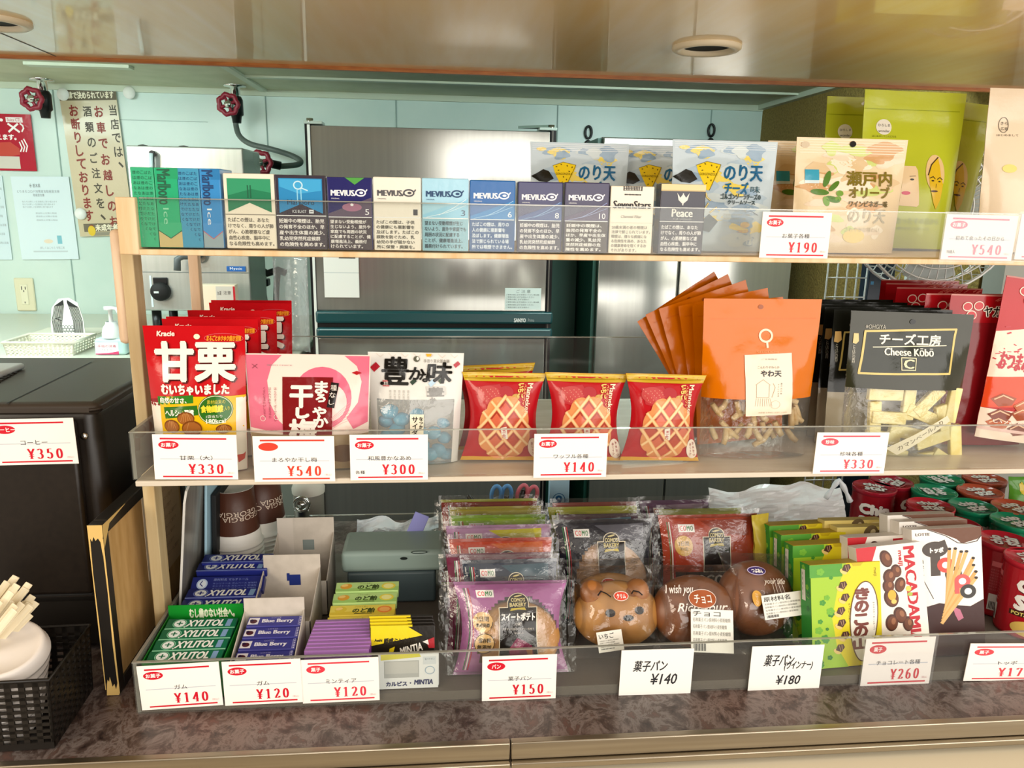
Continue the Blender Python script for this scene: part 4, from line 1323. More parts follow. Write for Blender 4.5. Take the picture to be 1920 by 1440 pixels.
A.text('きら', 1913, 224, 1926, 230, '#5a544c', 2).text('広島', 1913, 234, 1926, 240, '#5a544c', 2).text('はじめまして', 1906, 247, 1945, 251, '#5a544c', 2).ell(1926, 312, 12, 8, '#e8e28c', 2)
o, sf, w_, h_ = pouch_bag('stand_pouch', (1880, 2070, 163), 1.06, Z1, '#ecdcc4', A, .05, 'tall cream paper pouch cut off by the right edge', group='cream pouches', seed=8.2, amp=.0014, lean=2, k=18, top=.2)
# white clip behind the green pouch
b = MB(); q = P(1628, 191, 1.16)
b.tube([q + Vector((-.008, 0, -.003)), q + Vector((.006, .01, .004)), q + Vector((.012, .02, .002))], .0022, '#eef0ea|s', 8)
b.tube([q + Vector((.0, .0, -.004)), q + Vector((.01, .01, -.003))], .0018, '#eef0ea|s', 8)
tag(b.build('plastic_clip', None, None), 'white plastic clip holding the top of the lime green pouch', 'clip')
# ================================================================ middle shelf
def chestnut_art():
    A = Art(256, 613, 452, 892)
    R, DR = '#c3121a', '#8f0c14'
    A.text('Kracie', 283, 623, 316, 632, '#f5ded0', 4, .6, .15)
    A.ell(359, 633, 6, 5, '#f5e6cc', 4)
    A.text('まるごとホクホク焼き甘栗', 378, 631, 445, 641, '#e8952a', 4, .5, .1)
    A.ring(411, 636, 38, 9, .9, '#d9606a', 3)
    for dx, dy, m, k, bo in ((2.5, 2.5, '#4a0a0c', 3, 3.4), (0, 0, '#f7efe0', 4, 3.0)):
        A.text('甘', 277 + dx, 644 + dy, 349 + dx, 715 + dy, m, k, bo)
        A.text('栗', 356 + dx, 646 + dy, 432 + dx, 716 + dy, m, k, bo)
    A.text('むいちゃいました', 285, 722, 421, 740, '#f7efe0', 4, 1.1)
    A.poly([(256, 752), (300, 745), (452, 748), (452, 760), (256, 764)], DR, 1)
    A.rect(280, 744, 452, 834, '#e9b612', 2)
    A.rect(256, 757, 280, 860, '#efe6d6', 1).rect(434, 748, 452, 860, '#efe6d6', 3)
    A.poly([(274, 745), (350, 741), (350, 756), (276, 760)], '#2f7a1f', 3)
    A.text('自然の甘さ、', 281, 746, 336, 756, '#f4f0e0', 4, .4)
    A.poly([(288, 764), (358, 760), (360, 778), (290, 786)], '#2c6a1c', 3)
    A.text('ヘルシー習慣', 291, 768, 351, 781, '#f4f0e0', 4, .4)
    A.ell(394, 769, 35, 28, '#2c6a1c', 3).ring(394, 769, 33, 26, 1.2, '#e9e4c0', 4)
    A.text('素材由来の', 378, 750, 414, 758, '#d8c840', 4).text('食物繊維', 366, 760, 410, 773, '#e6d53a', 5, .7).text('入り', 412, 763, 422, 771, '#e6d53a', 5)
    A.text('1袋当たり', 376, 778, 408, 784, '#eef0dc', 4).text('180kcal', 376, 786, 414, 794, '#eef0dc', 4, .4)
    def nut(x, y, rx, ry, k):
        A.ell(x, y, rx, ry, '#7a4217', k).ell(x, y + 1, rx * .9, ry * .85, '#a0602a', k + .4)
        for i in (-2, -1, 0, 1, 2):
            A.line([(x + i * rx * .12, y - ry * .8), (x + i * rx * .3, y + ry * .5)], .9, '#c88f52', k + .8)
    nut(334, 784, 18, 12, 4)
    nut(303, 800, 17, 13, 4.5)
    nut(346, 803, 21, 15, 5)
    nut(410, 806, 16, 9, 4)
    A.rect(256, 832, 452, 892, '#efe2d2', 2)
    A.ell(272, 838, 12, 14, '#a0562a', 3).poly([(272, 852), (288, 852), (288, 880), (275, 878)], '#c8402c', 3).poly([(432, 845), (452, 842), (448, 870), (436, 876)], '#c8402c', 3)
    return A
GC = 'red chestnut pouches on the middle shelf'
T_ = .034
o, sf, w_, h_ = pouch_bag('chestnut_pouch', (257, 452, 615), .905, Z2, '#c3121a', chestnut_art(), T_, 'red roasted chestnut pouch with big white lettering, standing in front of its row', group=GC, seed=1.7, amp=.0011, lean=1, step=.00035)
for px, py, dl, lb in ((298, 599, 1, 'second red chestnut pouch from the front of its row'), (306, 595, 2, 'third red chestnut pouch from the front of its row'), (347, 583, 2, 'fourth red chestnut pouch from the front of its row'), (388, 569, 2, 'red chestnut pouch second from the back of its row'), (392, 564, 2, 'rearmost red chestnut pouch with part of its white lettering showing at right')):
    place(o, px, py, None, Z2, h_, w_ * (.9 if 0 else 1), .02, 0, lb, group=GC)
def plum_art():
    A = Art(450, 668, 690, 892)
    A.poly([(452, 670), (520, 670), (500, 690), (490, 720), (494, 760), (512, 795), (540, 820), (452, 812)], '#dc7088', 1)
    A.poly([(640, 670), (688, 670), (688, 800), (660, 812), (646, 790), (668, 760), (674, 720), (664, 690)], '#dc7088', 1)
    A.ell(597, 752, 58, 60, '#dc6c86', 1)
    A.ell(612, 760, 34, 36, '#f0d2cc', 2)
    A.rect(520, 712, 618, 822, '#7d1418', 3)
    for ch, x0, y0, x1, y1 in (('干', 536, 729, 578, 768), ('し', 548, 770, 572, 788), ('梅', 534, 792, 586, 832)):
        A.text(ch, x0, y0, x1, y1, '#f4e8e0', 5, 2.2)
    for ch, x0, y0, x1, y1 in (('ま', 584, 720, 608, 742), ('ろ', 586, 744, 604, 758), ('や', 580, 768, 606, 786), ('か', 582, 786, 610, 806)):
        A.text(ch, x0, y0, x1, y1, '#f4e8e0', 5, 1.2)
    A.poly([(615, 721), (630, 723), (622, 770), (607, 768)], '#1c1412', 4)
    A.text('種', 614, 726, 626, 737, '#f0e6da', 5).text('な', 612, 740, 624, 750, '#f0e6da', 5).text('し', 611, 754, 622, 763, '#f0e6da', 5)
    A.vtext('ほんのりすっぱくやさしい', 506, 732, 5, 5.4, '#8c3a48', 3)
    A.vtext('はちみつの甘さまろやか', 495, 732, 5, 5.4, '#8c3a48', 3)
    A.vtext('くせになるおいしさです', 484, 732, 5, 5.4, '#8c3a48', 3)
    A.text('開封口 CHACK', 492, 688, 540, 691, '#b08890', 3)
    A.line([(463, 688), (473, 696)], .9, '#804048', 3).line([(473, 688), (463, 696)], .9, '#804048', 3)
    A.poly([(654, 703), (664, 699), (664, 707)], '#b01c24', 3).poly([(664, 699), (674, 703), (664, 707)], '#b01c24', 3)
    A.ring(480, 792, 5, 5, 1, '#f0d8d0', 3).ring(508, 788, 5, 5, 1, '#f0d8d0', 3)
    for i in range(8):
        A.line([(616, 790 + i * 3), (640, 770 + i * 4), (652, 760 + i * 5)], .6, '#d8a0a0', 2.5)
    A.rect(452, 822, 690, 892, '#a58a64', 3).ell(640, 860, 30, 18, '#6f4a28', 4).ell(560, 868, 40, 20, '#7d5730', 4)
    return A
pouch_bag('plum_pouch', (450, 690, 670), .91, Z2, '#f1dcd0', plum_art(), .028, 'wide pink and cream dried plum pouch with a dark red label', group=None, seed=4.2, amp=.001, lean=1, roll=.8, step=.0003)
# blue candies in a pale bag
def candy_art():
    A = Art(684, 664, 870, 890)
    A.text('豊', 710, 674, 763, 728, '#16130f', 5, 1.6, .08).text('か', 764, 694, 794, 718, '#16130f', 5, 1.0, .1).text('な', 784, 704, 806, 722, '#16130f', 5, .9).text('味', 800, 684, 848, 724, '#16130f', 5, 1.5, .08)
    A.ell(778, 677, 6, 6, '#5d5d50', 4).ell(780, 676, 2.5, 3.5, '#e8e4dc', 5)
    A.text('手造り直火釜本舗', 792, 677, 842, 684, '#7a746a', 4)
    def dia(x, y, r, m):
        A.poly([(x - r, y + 1), (x + 2, y - r), (x + r, y - 1), (x - 2, y + r)], m, 4)
    dia(697, 694, 10, '#b01c2c')
    dia(857, 687, 7, '#b01c2c')
    dia(772, 722, 7, '#2c4034')
    dia(828, 719, 7, '#3a4a30')
    dia(809, 724, 8, '#b8d4e8')
    A.poly([(796, 666), (807, 666), (806, 671), (798, 672)], '#e0ac2c', 4)
    A.rect(711, 720, 724, 732, '#c06868', 4).text('本気', 713, 722, 722, 730, '#f0e4dc', 5)
    A.poly([(797, 731), (836, 731), (838, 748), (800, 748)], '#c9c8c4', 3).text('豊', 800, 733, 834, 750, '#8a8a88', 4, .8).text('か', 806, 752, 818, 764, '#9a9a98', 4, .5)
    for i in range(5):
        A.vtext('直火釜で仕上げ', 726 + i * 9, 738, 5, 5.5, '#b4b2ac', 3)
    for sx_ in range(7):
        x = 700 + sx_ * 24
        A.line([(x, 666), (x + 8, 674), (x + 14, 668)], .6, '#d8c8b8', 3)
    A.rect(766, 785, 794, 842, '#f2ead2', 5)
    for ch, x0, y0, x1, y1 in (('サ', 770, 790, 782, 801), ('イ', 771, 803, 781, 814), ('ダ', 770, 816, 782, 826), ('な', 785, 790, 792, 797), ('つ', 785, 799, 792, 804), ('か', 785, 806, 792, 813)):
        A.text(ch, x0, y0, x1, y1, '#26201a', 6, .3)
    return A
c, w_, h_ = spot(684, 868, 666, .925, Z2, 1)
t = empty('candy_pouch', c + Vector((0, .018, 0)), 'pale see-through pouch of blue candies with black brush lettering', 'candy bag', None, (rad(-1), rad(.8), 0))
b = MB('g')
sf = pouch(b, w_, h_, .036, '#e2e0da', 'stand', .001, 7.7, lambda i, j: '#e2e0da' if j > .6 or i < .06 or i > .94 else 'film_milky', bm='film_milky')
b.art(candy_art(), sf, w_, h_, .0003, .006)
b.build('printed_film', t)
rr = random.Random(4)
def P_in(x0, x1, y):
    return P((x0 + x1) / 2, y, .94)
cs = [(729, 772, 17), (752, 786, 16), (722, 792, 15), (780, 778, 14), (744, 805, 16), (830, 795, 13), (812, 812, 15), (790, 812, 15), (832, 822, 14), (725, 818, 15), (760, 830, 15), (790, 838, 16), (822, 845, 16), (842, 862, 13), (808, 866, 15), (775, 866, 15), (738, 862, 16), (712, 850, 13), (835, 882, 13), (720, 880, 14)]
for x, y, r in cs:
    q = P(x, y, .94)
    b = MB()
    R_ = r / 1460 * .97
    prof = [(0, -R_ * .85)] + [(R_ * cos(a) * (1 + .08 * sin(5 * a)), R_ * .85 * sin(a)) for a in [rad(d) for d in range(-70, 80, 20)]] + [(0, R_ * .85)]
    b.lathe(prof, 14, 'candy_blue', Matrix.Translation((q.x - c.x, 0 + rr.uniform(-.003, .003) - (.003 if R_ > .0095 else 0), max(q.z - c.z, R_ * .9))) @ Matrix.Rotation(rr.uniform(-.8, .8), 4, 'X') @ Matrix.Diagonal((1, .62, 1, 1)) @ Matrix.Rotation(rr.uniform(-.8, .8), 4, 'Y'))
    b.build('blue_candy', t)

# waffle packs
def waffle_art():
    A = Art(864, 706, 1030, 890)
    A.rect(864, 706, 1030, 723, '#c9a52c', 2)
    A.line([(866, 711), (1028, 709)], 1, '#f0da70', 3).line([(866, 718), (1028, 716)], 1, '#8f7418', 3)
    A.rect(864, 882, 1030, 890, '#d09a2a', 2)
    A.poly([(888, 734), (936, 728), (948, 750), (930, 772), (892, 766)], '#b8353a', 2)
    A.ell(912, 748, 26, 17, '#c04a4a', 2.4)
    A.ell(950, 744, 16, 13, '#b0323a', 2.4)
    for i in range(24):
        A.ell(892 + (i * 17) % 44, 736 + (i * 7) % 26, .9, 1.2, '#e89a88', 3, 6)
    A.ell(972, 752, 9, 6, '#c79a4a', 2.4)
    A.text('Manneken', 996, 726, 1008, 786, '#f2e2c4', 4, .6, rot=90, serif=.4)
    A.text('いちご', 976, 726, 989, 754, '#e8c46a', 4, .8, rot=90)
    A.text('ベルギーワッフル', 988, 728, 995, 782, '#e8b070', 4, .2, rot=90)
    # waffle: lobed outline, pockets and bright ribs
    cx, cy = 948, 818
    out = []
    for i in range(72):
        a = 2 * pi * i / 72
        r = 1 + .11 * abs(sin(4 * a + .3)) ** .7 - .05
        out.append((cx + 60 * r * cos(a), cy + 66 * r * sin(a)))
    A.poly(out, '#e2935a', 3)
    for i in range(-2, 3):
        for j in range(-2, 3):
            u_, v_ = i * 30, j * 30
            x, y = cx + (u_ - v_) * .70, cy + (u_ + v_) * .74
            if ((x - cx) / 54) ** 2 + ((y - cy) / 60) ** 2 < .95:
                A.poly([(x, y - 17), (x + 16, y), (x, y + 17), (x - 16, y)], ['#c9553c', '#d4684a', '#bd4a34'][(i * 2 + j) % 3], 3.5)
                A.poly([(x, y - 17), (x + 16, y), (x + 11, y + 1), (x, y - 11), (x - 11, y + 1), (x - 16, y)], '#a83c2c', 3.6)
    for i in range(-2, 2):
        d = (i + .5) * 30
        L_ = math.sqrt(max(0, 1 - (d / 66.0) ** 2)) * 64
        for sg, kk in ((1, 4.2), (-1, 4.4)):
            p_, q_ = (cx + d * .70 - L_ * .68, cy - sg * d * .74 - sg * L_ * .72), (cx + d * .70 + L_ * .68, cy - sg * d * .74 + sg * L_ * .72)
            A.line([p_, q_], 7.5, '#e9a468', kk).line([p_, q_], 4.4, '#f6cd98', kk + .3)
    A.poly([(938, 814), (952, 812), (956, 838), (942, 840)], '#f3ece0', 5).text('¥140', 942, 817, 951, 836, '#c8505a', 6, rot=90)
    A.ell(1016, 862, 14, 22, '#f3e2d2', 4).text('あまおう', 1018, 846, 1023, 878, '#a02830', 5, rot=90).text('苺ジャム', 1010, 848, 1015, 876, '#a02830', 5, rot=90)
    return A
c, w_, h_ = spot(864, 1026, 708, .915, Z2, 4)
b = MB('g')
sf = pouch(b, w_, h_, .042, '#b81620', 'pillow', .0016, 3.3, None, k=32, end=.05)
b.art(waffle_art(), sf, w_, h_, .0004, .005)
GWf = 'waffle packs on the middle shelf'
o = b.build('waffle_pack', None, c + Vector((0, .021, .002)), (rad(-4), rad(1), 0))
tag(o, 'red waffle pack right of the blue candy pouch, front one with its price sticker', 'snack bag', GWf)
HW, WW = h_, w_
def wplace(px, py, Y, roll, yaw, lb, lean=4):
    p = P(px, py, Y)
    dup(o, Vector((p.x, Y + .021, Z2 + .002)), (rad(-lean), rad(roll), rad(yaw)), lb, GWf)
wplace(1104, 708, .91, 1.5, 0, 'red waffle pack above the ¥140 card, second of the three in front')
wplace(1254, 722, .905, 2.2, 3, 'red waffle pack next to the orange pouch, right of the three in front', 3)
wplace(938, 694, .965, -2.5, 0, 'red waffle pack of which only the gold top shows behind the others')

# orange squid pouches
def orange_art():
    A = Art(1328, 563, 1558, 890)
    A.ell(1438, 579, 5, 4.5, '#9c4a10', 3)
    A.line([(1338, 604), (1550, 602)], .8, '#d46a12', 2)
    A.ring(1450, 637, 12, 12, 4, '#f4dcc0', 3).line([(1452, 650), (1453, 660)], 4, '#f4dcc0', 3)
    A.text('SETOUCHI', 1432, 667, 1474, 671, '#e8a060', 3)
    A.poly([(1406, 675), (1502, 671), (1508, 796), (1410, 799)], '#f3e0c8', 4)
    A.text('やわ天', 1438, 706, 1480, 718, '#221c18', 5, .6)
    A.text('こんわりやわらか', 1432, 697, 1476, 702, '#5a5048', 5).text('ご当地限定', 1440, 682, 1472, 685, '#8a8078', 5)
    A.line([(1428, 735), (1443, 724), (1458, 735)], .9, '#b0987c', 5).line([(1430, 735), (1430, 760), (1456, 760), (1456, 735)], .9, '#b0987c', 5)
    for i in range(8):
        A.line([(1430 + i * 4, 762), (1428 + i * 5, 778)], .7, '#b0987c', 5)
    A.line([(1462, 760), (1468, 740), (1464, 732)], 1, '#b0987c', 5).ring(1470, 775, 10, 8, .7, '#c8b094', 5)
    A.vtext('瀬戸内の味', 1481, 730, 3.5, 5, '#5a5048', 5).vtext('やさしい食感', 1475, 732, 3, 4.6, '#5a5048', 5)
    A.text('内容量 お早めにお召し上がり', 1436, 790, 1496, 793, '#b09a80', 5)
    return A
ORG = '#d06c00'
c, w_, h_ = spot(1330, 1556, 564, .93, Z2, 2)
t = empty('squid_pouch', c + Vector((0, .02, 0)), 'orange squid snack pouch with cream label, upright in front of the fanned row', 'snack bag', 'orange squid snack pouches', (rad(-2), 0, 0))
b = MB('g')
sf = pouch(b, w_, h_, .04, ORG, 'stand', .0011, 5.5, lambda i, j: ORG if j > .375 else 'film', bm='film', top=.12)
b.art(orange_art(), sf, w_, h_, .0003, .006)
b.build('printed_film', t)
rr = random.Random(11)
for k in range(26):
    a = rr.uniform(-.9, .9)
    L_ = rr.uniform(.018, .034)
    q = Vector((rr.uniform(-w_ * .38, w_ * .38), rr.uniform(-.009, .009), rr.uniform(.014, h_ * .36)))
    d = Vector((sin(a), 0, cos(a)))
    b = MB()
    b.tube([q - d * L_ * .5 + Vector((0, 0, .004)), q + Vector((.002, .002, 0)), q + d * L_ * .5 + Vector((0, .001, .004))], [.0035, .0045, .0035], 'squid', 6)
    b.build('squid_strip', t)
b = MB('g')
sf2 = pouch(b, w_ * .82, h_ * .93, .012, ORG, 'stand', .001, 2.5, None, top=.1)
A = Art(0, 0, 100, 150)
A.line([(5, 12), (95, 12)], .6, '#c8620e', 2).ell(50, 6, 2.5, 2.5, '#9c4a10', 2)
b.art(A, sf2, w_ * .82, h_ * .93, .0003, .008)
GO = 'orange squid snack pouches'
base_ = None
for i, (px, py, Y, rl, yw) in enumerate(((1304, 582, .985, -5, 4), (1276, 590, 1.0, -11, 4), (1238, 602, 1.015, -18, 4), (1212, 618, 1.03, -26, 4), (1196, 634, 1.045, -33, 4))):
    p = P(px, py, Y)
    hh, ww = h_ * .93, w_ * .82
    tz = rad(rl)
    # upper left corner of the tilted pouch sits at p
    bz_ = Z2 + .001 + abs(sin(tz)) * ww / 2
    bx_ = p.x + ww / 2 * cos(tz) - hh * sin(tz)
    lb = ['orange pouch leaning just left of the upright orange pouch', 'second orange pouch of the leaning fan, counted from the upright one', 'middle orange pouch of the leaning fan', 'fourth orange pouch of the leaning fan, tilted with a silver corner', 'outermost orange pouch of the fan, tilted furthest to the left'][i]
    if base_ is None:
        base_ = tag(b.build('squid_pouch', None, (bx_, Y + .012, bz_), (rad(-2), tz, rad(yw))), lb, 'snack bag', GO)
    else:
        dup(base_, Vector((bx_, Y + .012, bz_)), (rad(-2), tz, rad(yw)), lb, GO)

# cheese pouches with dark tops
def cheese_art():
    A = Art(1608, 588, 1846, 888)
    A.ell(1728, 607, 5.5, 5, '#0c0c08', 3)
    A.text('※OHGIYA', 1637, 615, 1676, 624, '#b8b4a4', 3)
    A.poly([(1638, 630), (1812, 622), (1804, 712), (1630, 714)], '#22261a', 2)
    A.line([(1637, 629), (1814, 620), (1806, 712), (1628, 716)], 4.2, '#d6bd6e', 3, True)
    A.text('チーズ工房', 1664, 633, 1784, 655, '#f0ecdc', 4, .7, .05)
    A.line([(1652, 661), (1796, 654)], 1.8, '#e6e0c4', 4)
    A.text('Cheese Kōbō', 1674, 661, 1770, 677, '#f0ecdc', 4, .2, serif=.7)
    A.frame(1707, 681, 1735, 706, 1.6, '#e6dcb0', 4)
    A.text('C', 1712, 684, 1731, 703, '#e6dcb0', 4, .5, serif=1.2)
    A.poly([(1615, 634), (1624, 634), (1625, 650), (1620, 656), (1614, 654)], '#d8c080', 3)
    A.vtext('とりはだの素材', 1617, 658, 5.5, 5.4, '#c8c4b4', 3)
    A.poly([(1690, 872), (1812, 800), (1822, 812), (1716, 886)], '#e8dfc4', 3)
    A.text('カマンベール入り', 1706, 838, 1812, 848, '#6a5f48', 4, rot=-34)
    return A
DK = '#2e2e1e'
c, w_, h_ = spot(1604, 1840, 590, .93, Z2, 3)
t = empty('cheese_pouch', c + Vector((0, .02, 0)), 'cheese stick pouch with dark olive top and gold frame, front of its row', 'snack bag', 'cheese pouches', (rad(-3), rad(1.5), 0))
b = MB('g')
sf = pouch(b, w_, h_, .036, DK, 'stand', .0014, 9.5, lambda i, j: DK if j > .47 else 'film', bm='film_milky', top=.1, k=30)
b.art(cheese_art(), sf, w_, h_, .0003, .006)
b.build('printed_film', t)
rr = random.Random(6)
for (x, y, ang) in ((1662, 742, 0), (1706, 756, 90), (1742, 752, -48), (1786, 758, 95), (1664, 784, 2), (1730, 778, 20), (1770, 790, 70), (1700, 812, 10), (1748, 822, -20), (1656, 822, 5), (1790, 826, 80), (1670, 852, 8), (1725, 860, -8), (1775, 862, 30), (1640, 788, 85)):
    q = P(x, y, .948)
    b = MB()
    M_ = Matrix.Translation((q.x - c.x, rr.uniform(-.004, .002), q.z - c.z)) @ Matrix.Rotation(rad(ang), 4, 'Y')
    b.bbox(-.024, -.004, -.0082, .024, .004, .0082, 'cheese', .001, 1, M_)
    b.build('cheese_stick', t)
b = MB('g')
DKB = '#191a14'
ww, hh = w_ * .98, h_ * 1.0
sf2 = pouch(b, ww, hh, .014, DKB, 'stand', .0014, 3.7, lambda i, j: DKB if j > .42 else '#a89e88', top=.1, k=30)
A = Art(1608, 588, 1846, 888)
A.line([(1632, 636), (1812, 630), (1806, 712), (1626, 716)], 3.6, '#b8a45e', 3, True)
A.poly([(1613, 634), (1625, 634), (1627, 652), (1620, 658), (1612, 656)], '#d8b06c', 3)
A.vtext('とりはだの素材', 1618, 660, 6, 5.6, '#a8a698', 3)
A.text('※OHGIYA', 1640, 616, 1676, 624, '#9a988c', 3)
b.art(A, sf2, ww, hh, .0003, .008)
GCh = 'cheese pouches'
base_ = None
for i, (px, py, Y, rl, lb) in enumerate(((1578, 577, .966, 0, 'black cheese pouch directly behind the front olive one'), (1560, 570, .99, 0, 'black cheese pouch, third from the front of its row'), (1545, 562, 1.02, .5, 'black cheese pouch in the middle of its row'), (1505, 556, 1.05, .5, 'black cheese pouch, second from the back of its row'), (1484, 549, 1.08, 0, 'rearmost black cheese pouch of its row'))):
    p = P(px, py, Y)
    l_ = Vector((p.x + ww / 2, Y + .012, Z2))
    sc = (p.z - Z2) / hh
    if base_ is None:
        base_ = tag(b.build('cheese_pouch', None, l_, (rad(-2), rad(rl), 0)), lb, 'snack bag', GCh)
    else:
        dup(base_, l_, (rad(-2), rad(rl), 0), lb, GCh)

# red jerky bags
def jerky_art(front):
    A = Art(0, 0, 200, 330)
    A.rect(0, 0, 200, 3, '#c07a70', 1)
    for x, y in ((38, 26), (62, 24), (48, 44)):
        A.ell(x, y, 11, 10, '#efd9c8', 3).ell(x, y, 9, 8, '#c01824', 4)
    A.text('ヤガイ', 74, 24, 128, 46, '#f3e8d8', 4, 2.4).text('ヤガイ', 74, 24, 128, 46, '#1c1a14', 5, .6)
    if front:
        A.poly([(0, 112), (200, 62), (200, 168), (0, 205)], '#f0d8c4', 2)
        rr = random.Random(3)
        for i in range(60):
            x, y = rr.uniform(4, 150), rr.uniform(100, 190)
            A.line([(x, y), (x + rr.uniform(-6, 10), y + rr.uniform(-3, 3))], rr.uniform(1, 3), '#c02c3c', 3)
        A.poly([(0, 205), (200, 160), (200, 232), (0, 268)], '#d9471f', 2)
        A.text('おつまみカルパス', 12, 150, 110, 186, '#b81c30', 4, 1, .1)
        A.poly([(130, 60), (200, 50), (200, 240), (112, 246)], '#c08a1e', 3)
        A.rect(150, 70, 200, 130, '#1a1712', 4).poly([(112, 246), (200, 240), (200, 256), (110, 262)], '#2a1c12', 4)
        A.vtext('ビーフジャーキー', 138, 90, 9, 17, '#3a2a10', 4)
        A.rect(0, 268, 200, 330, '#ecd8c6', 2)
        for i in range(14):
            x, y = (i % 5) * 36 + 10, 236 + (i // 5) * 24 + (i % 2) * 8
            A.poly([(x, y + 12), (x + 16, y - 2), (x + 40, y + 4), (x + 34, y + 20), (x + 14, y + 26)], ['#9c4a2a', '#b8603a', '#7d3620'][i % 3], 3.2 + (i % 3) * .3)
            A.line([(x + 6, y + 12), (x + 18, y + 2), (x + 34, y + 8)], 2.4, '#e8b894', 4.4)
        A.text('いか 鮭 貝 タコ 豚', 20, 288, 170, 296, '#f4e8e0', 5)
        A.rect(0, 306, 200, 312, '#e0b8b0', 4)
    else:
        rr = random.Random(8)
        for i in range(30):
            x, y = rr.uniform(90, 190), rr.uniform(6, 16)
            A.line([(x, y), (x + rr.uniform(3, 8), y - 3)], 2, '#c85a50', 3)
        A.rect(0, 60, 200, 330, '#7a1016', 1)
    return A
GJ = 'red jerky bags at the right end of the middle shelf'
pouch_bag('jerky_bag', (1862, 2080, 545), .945, Z2, '#b40e14', jerky_art(True), .03, 'red and white jerky bag leaning at the right edge, front of its row', group=GJ, seed=2.8, amp=.001, lean=4, roll=7, W=.165, kind='stand', top=.08)
o, sf, w_, h_ = pouch_bag('jerky_bag', (1784, 1960, 556), .975, Z2, '#a01018', jerky_art(False), .014, 'red jerky bag behind the leaning front one', group=GJ, seed=5.8, amp=.0008, lean=2, roll=1, top=.08)
for px, py, Y, rl, lb in ((1768, 552, .992, 0, 'red jerky bag, third from the front'), (1742, 552, 1.008, 0, 'red jerky bag, fourth from the front'), (1684, 541, 1.03, .5, 'red jerky bag left of the others with its mark visible'), (1664, 533, 1.05, .5, 'red jerky bag second from the back of its row'), (1655, 526, 1.07, .5, 'rearmost red jerky bag, its plain edge showing below the fan')):
    place(o, px, py, None, Z2, h_, w_, .014, 0, lb, rl, group=GJ)
# ================================================================ on the counter, left
t = empty('coffee_machine', (-.74, 1.02, ZT), 'large dark brown coffee machine at the left with a price card on its front', 'coffee machine')
o = t.location.copy()
zt = P(100, 757, 1.02).z - ZT
b = MB(); b.bbox(-.42, 0.004, 0, .296, .31, zt - .004, 'dark_brown', .018, 4); b.build('body', t)
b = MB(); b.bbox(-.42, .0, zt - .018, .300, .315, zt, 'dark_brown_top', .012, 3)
pp = PZ(12, 757, ZT + zt) - o
p2 = PZ(172, 679, ZT + zt) - o
for k in range(1, 14):
    pass
d = (p2 - pp); n = Vector((-d.y, d.x, 0)).normalized() * .0012
b.add([pp - n + Vector((0, 0, .0004)), pp + n + Vector((0, 0, .0004)), p2 + n + Vector((0, 0, .0004)), p2 - n + Vector((0, 0, .0004))], [(0, 1, 2, 3)], 'gap_black')
b.build('top_cover', t)
b = MB()
for k in range(16):
    a_ = PZ(-60 + k * 6, 752 - k * 3.4, ZT + zt) - o
    b.box(-.42, a_.y - .003, zt + .0002, a_.x + .0, a_.y + .003, zt + .0022, 'dark_brown')
b.build('vent_grille', t)
b = MB()
q = PZ(0, 705, ZT + zt) - o
b.bbox(-.40, q.y - .05, zt + .0005, q.x + .012, q.y + .05, zt + .010, '#b9bcbc|s', .004); b.build('bean_tray', t)
xd = P(148, 830, 1.02).x - o.x
b = MB(); b.bbox(-.42, -.010, .085, xd, .004, zt - .022, 'dark_brown', .005, 3); b.build('front_door', t)
b = MB(); b.bbox(-.42, -.0105, .0845, xd, .0, .0865, 'gap_black', .0005); b.box(-.42, -.008, .01, xd + .015, .0035, .075, 'black_plastic'); b.build('lower_panel', t)
b = MB()
q = P(150, 819, 1.02) - o
b.lathe([(.0, .0035), (.0042, .003), (.005, 0)], 16, 'chrome', Matrix.Translation((q.x + .004, .0035, q.z)) @ AXY)
b.build('screw', t)
price_card((-17, 785, 143, 871), 1.0065, 'コーヒー', 'コーヒー', '¥350', 'price card reading ¥350 on the front of the dark coffee machine', -.8)

# basket with lids and stirrers
c = Vector((-.535, .86, ZT + .0016))
b = MB()
perforated(b, .205, .115, .088, 'black_plastic', 9, 14, 8, .002, .04, .55)
pts = [(-.1025, -.0575), (.1025, -.0575), (.1025, .0575), (-.1025, .0575)]
b.tube([Vector((x, y, .088)) for x, y in pts], .0022, 'black_plastic', 8, closed=True)
b.box(-.0985, -.0555, 0, .0985, -.053, .008, 'black_plastic')
bk = tag(b.build('storage_basket', None, c, (0, 0, rad(2))), 'black square-holed plastic basket of cup lids on the counter at lower left', 'basket')
def lid_mesh():
    b = MB()
    b.lathe([(.040, 0), (.0425, .001), (.0425, .0035), (.040, .0055), (.0385, .012), (.036, .0135), (.0335, .0125), (.031, .0095), (.012, .0088), (0, .009)], 48, 'lid_white')
    return b
GL = 'white cup lids stacked in the black basket'
lids = ['topmost white cup lid in the black basket', 'second white cup lid from the top in the black basket', 'third white cup lid from the top in the black basket', 'fourth white cup lid from the top in the black basket', 'fifth white cup lid from the top, sunk in the black basket', 'sixth white cup lid from the top, seen through the basket holes', 'seventh white cup lid from the top, seen through the basket holes', 'lowest white cup lid of the leaning stack in the basket']
lc = c + Vector((.022, -.004, 0))
l0 = None
for i, lb in enumerate(lids):
    k = 7 - i
    pos = lc + Vector((-.008 + k * .0018, -.006 + .001 * k, .013 + k * .0105))
    rot = (rad(14), rad(8), 0)
    if l0 is None:
        l0 = tag(lid_mesh().build('cup_lid', None, pos, rot), lb, 'cup lid', GL)
        l0.scale = (1.22,) * 3
    else:
        dup(l0, pos, rot, lb, GL)
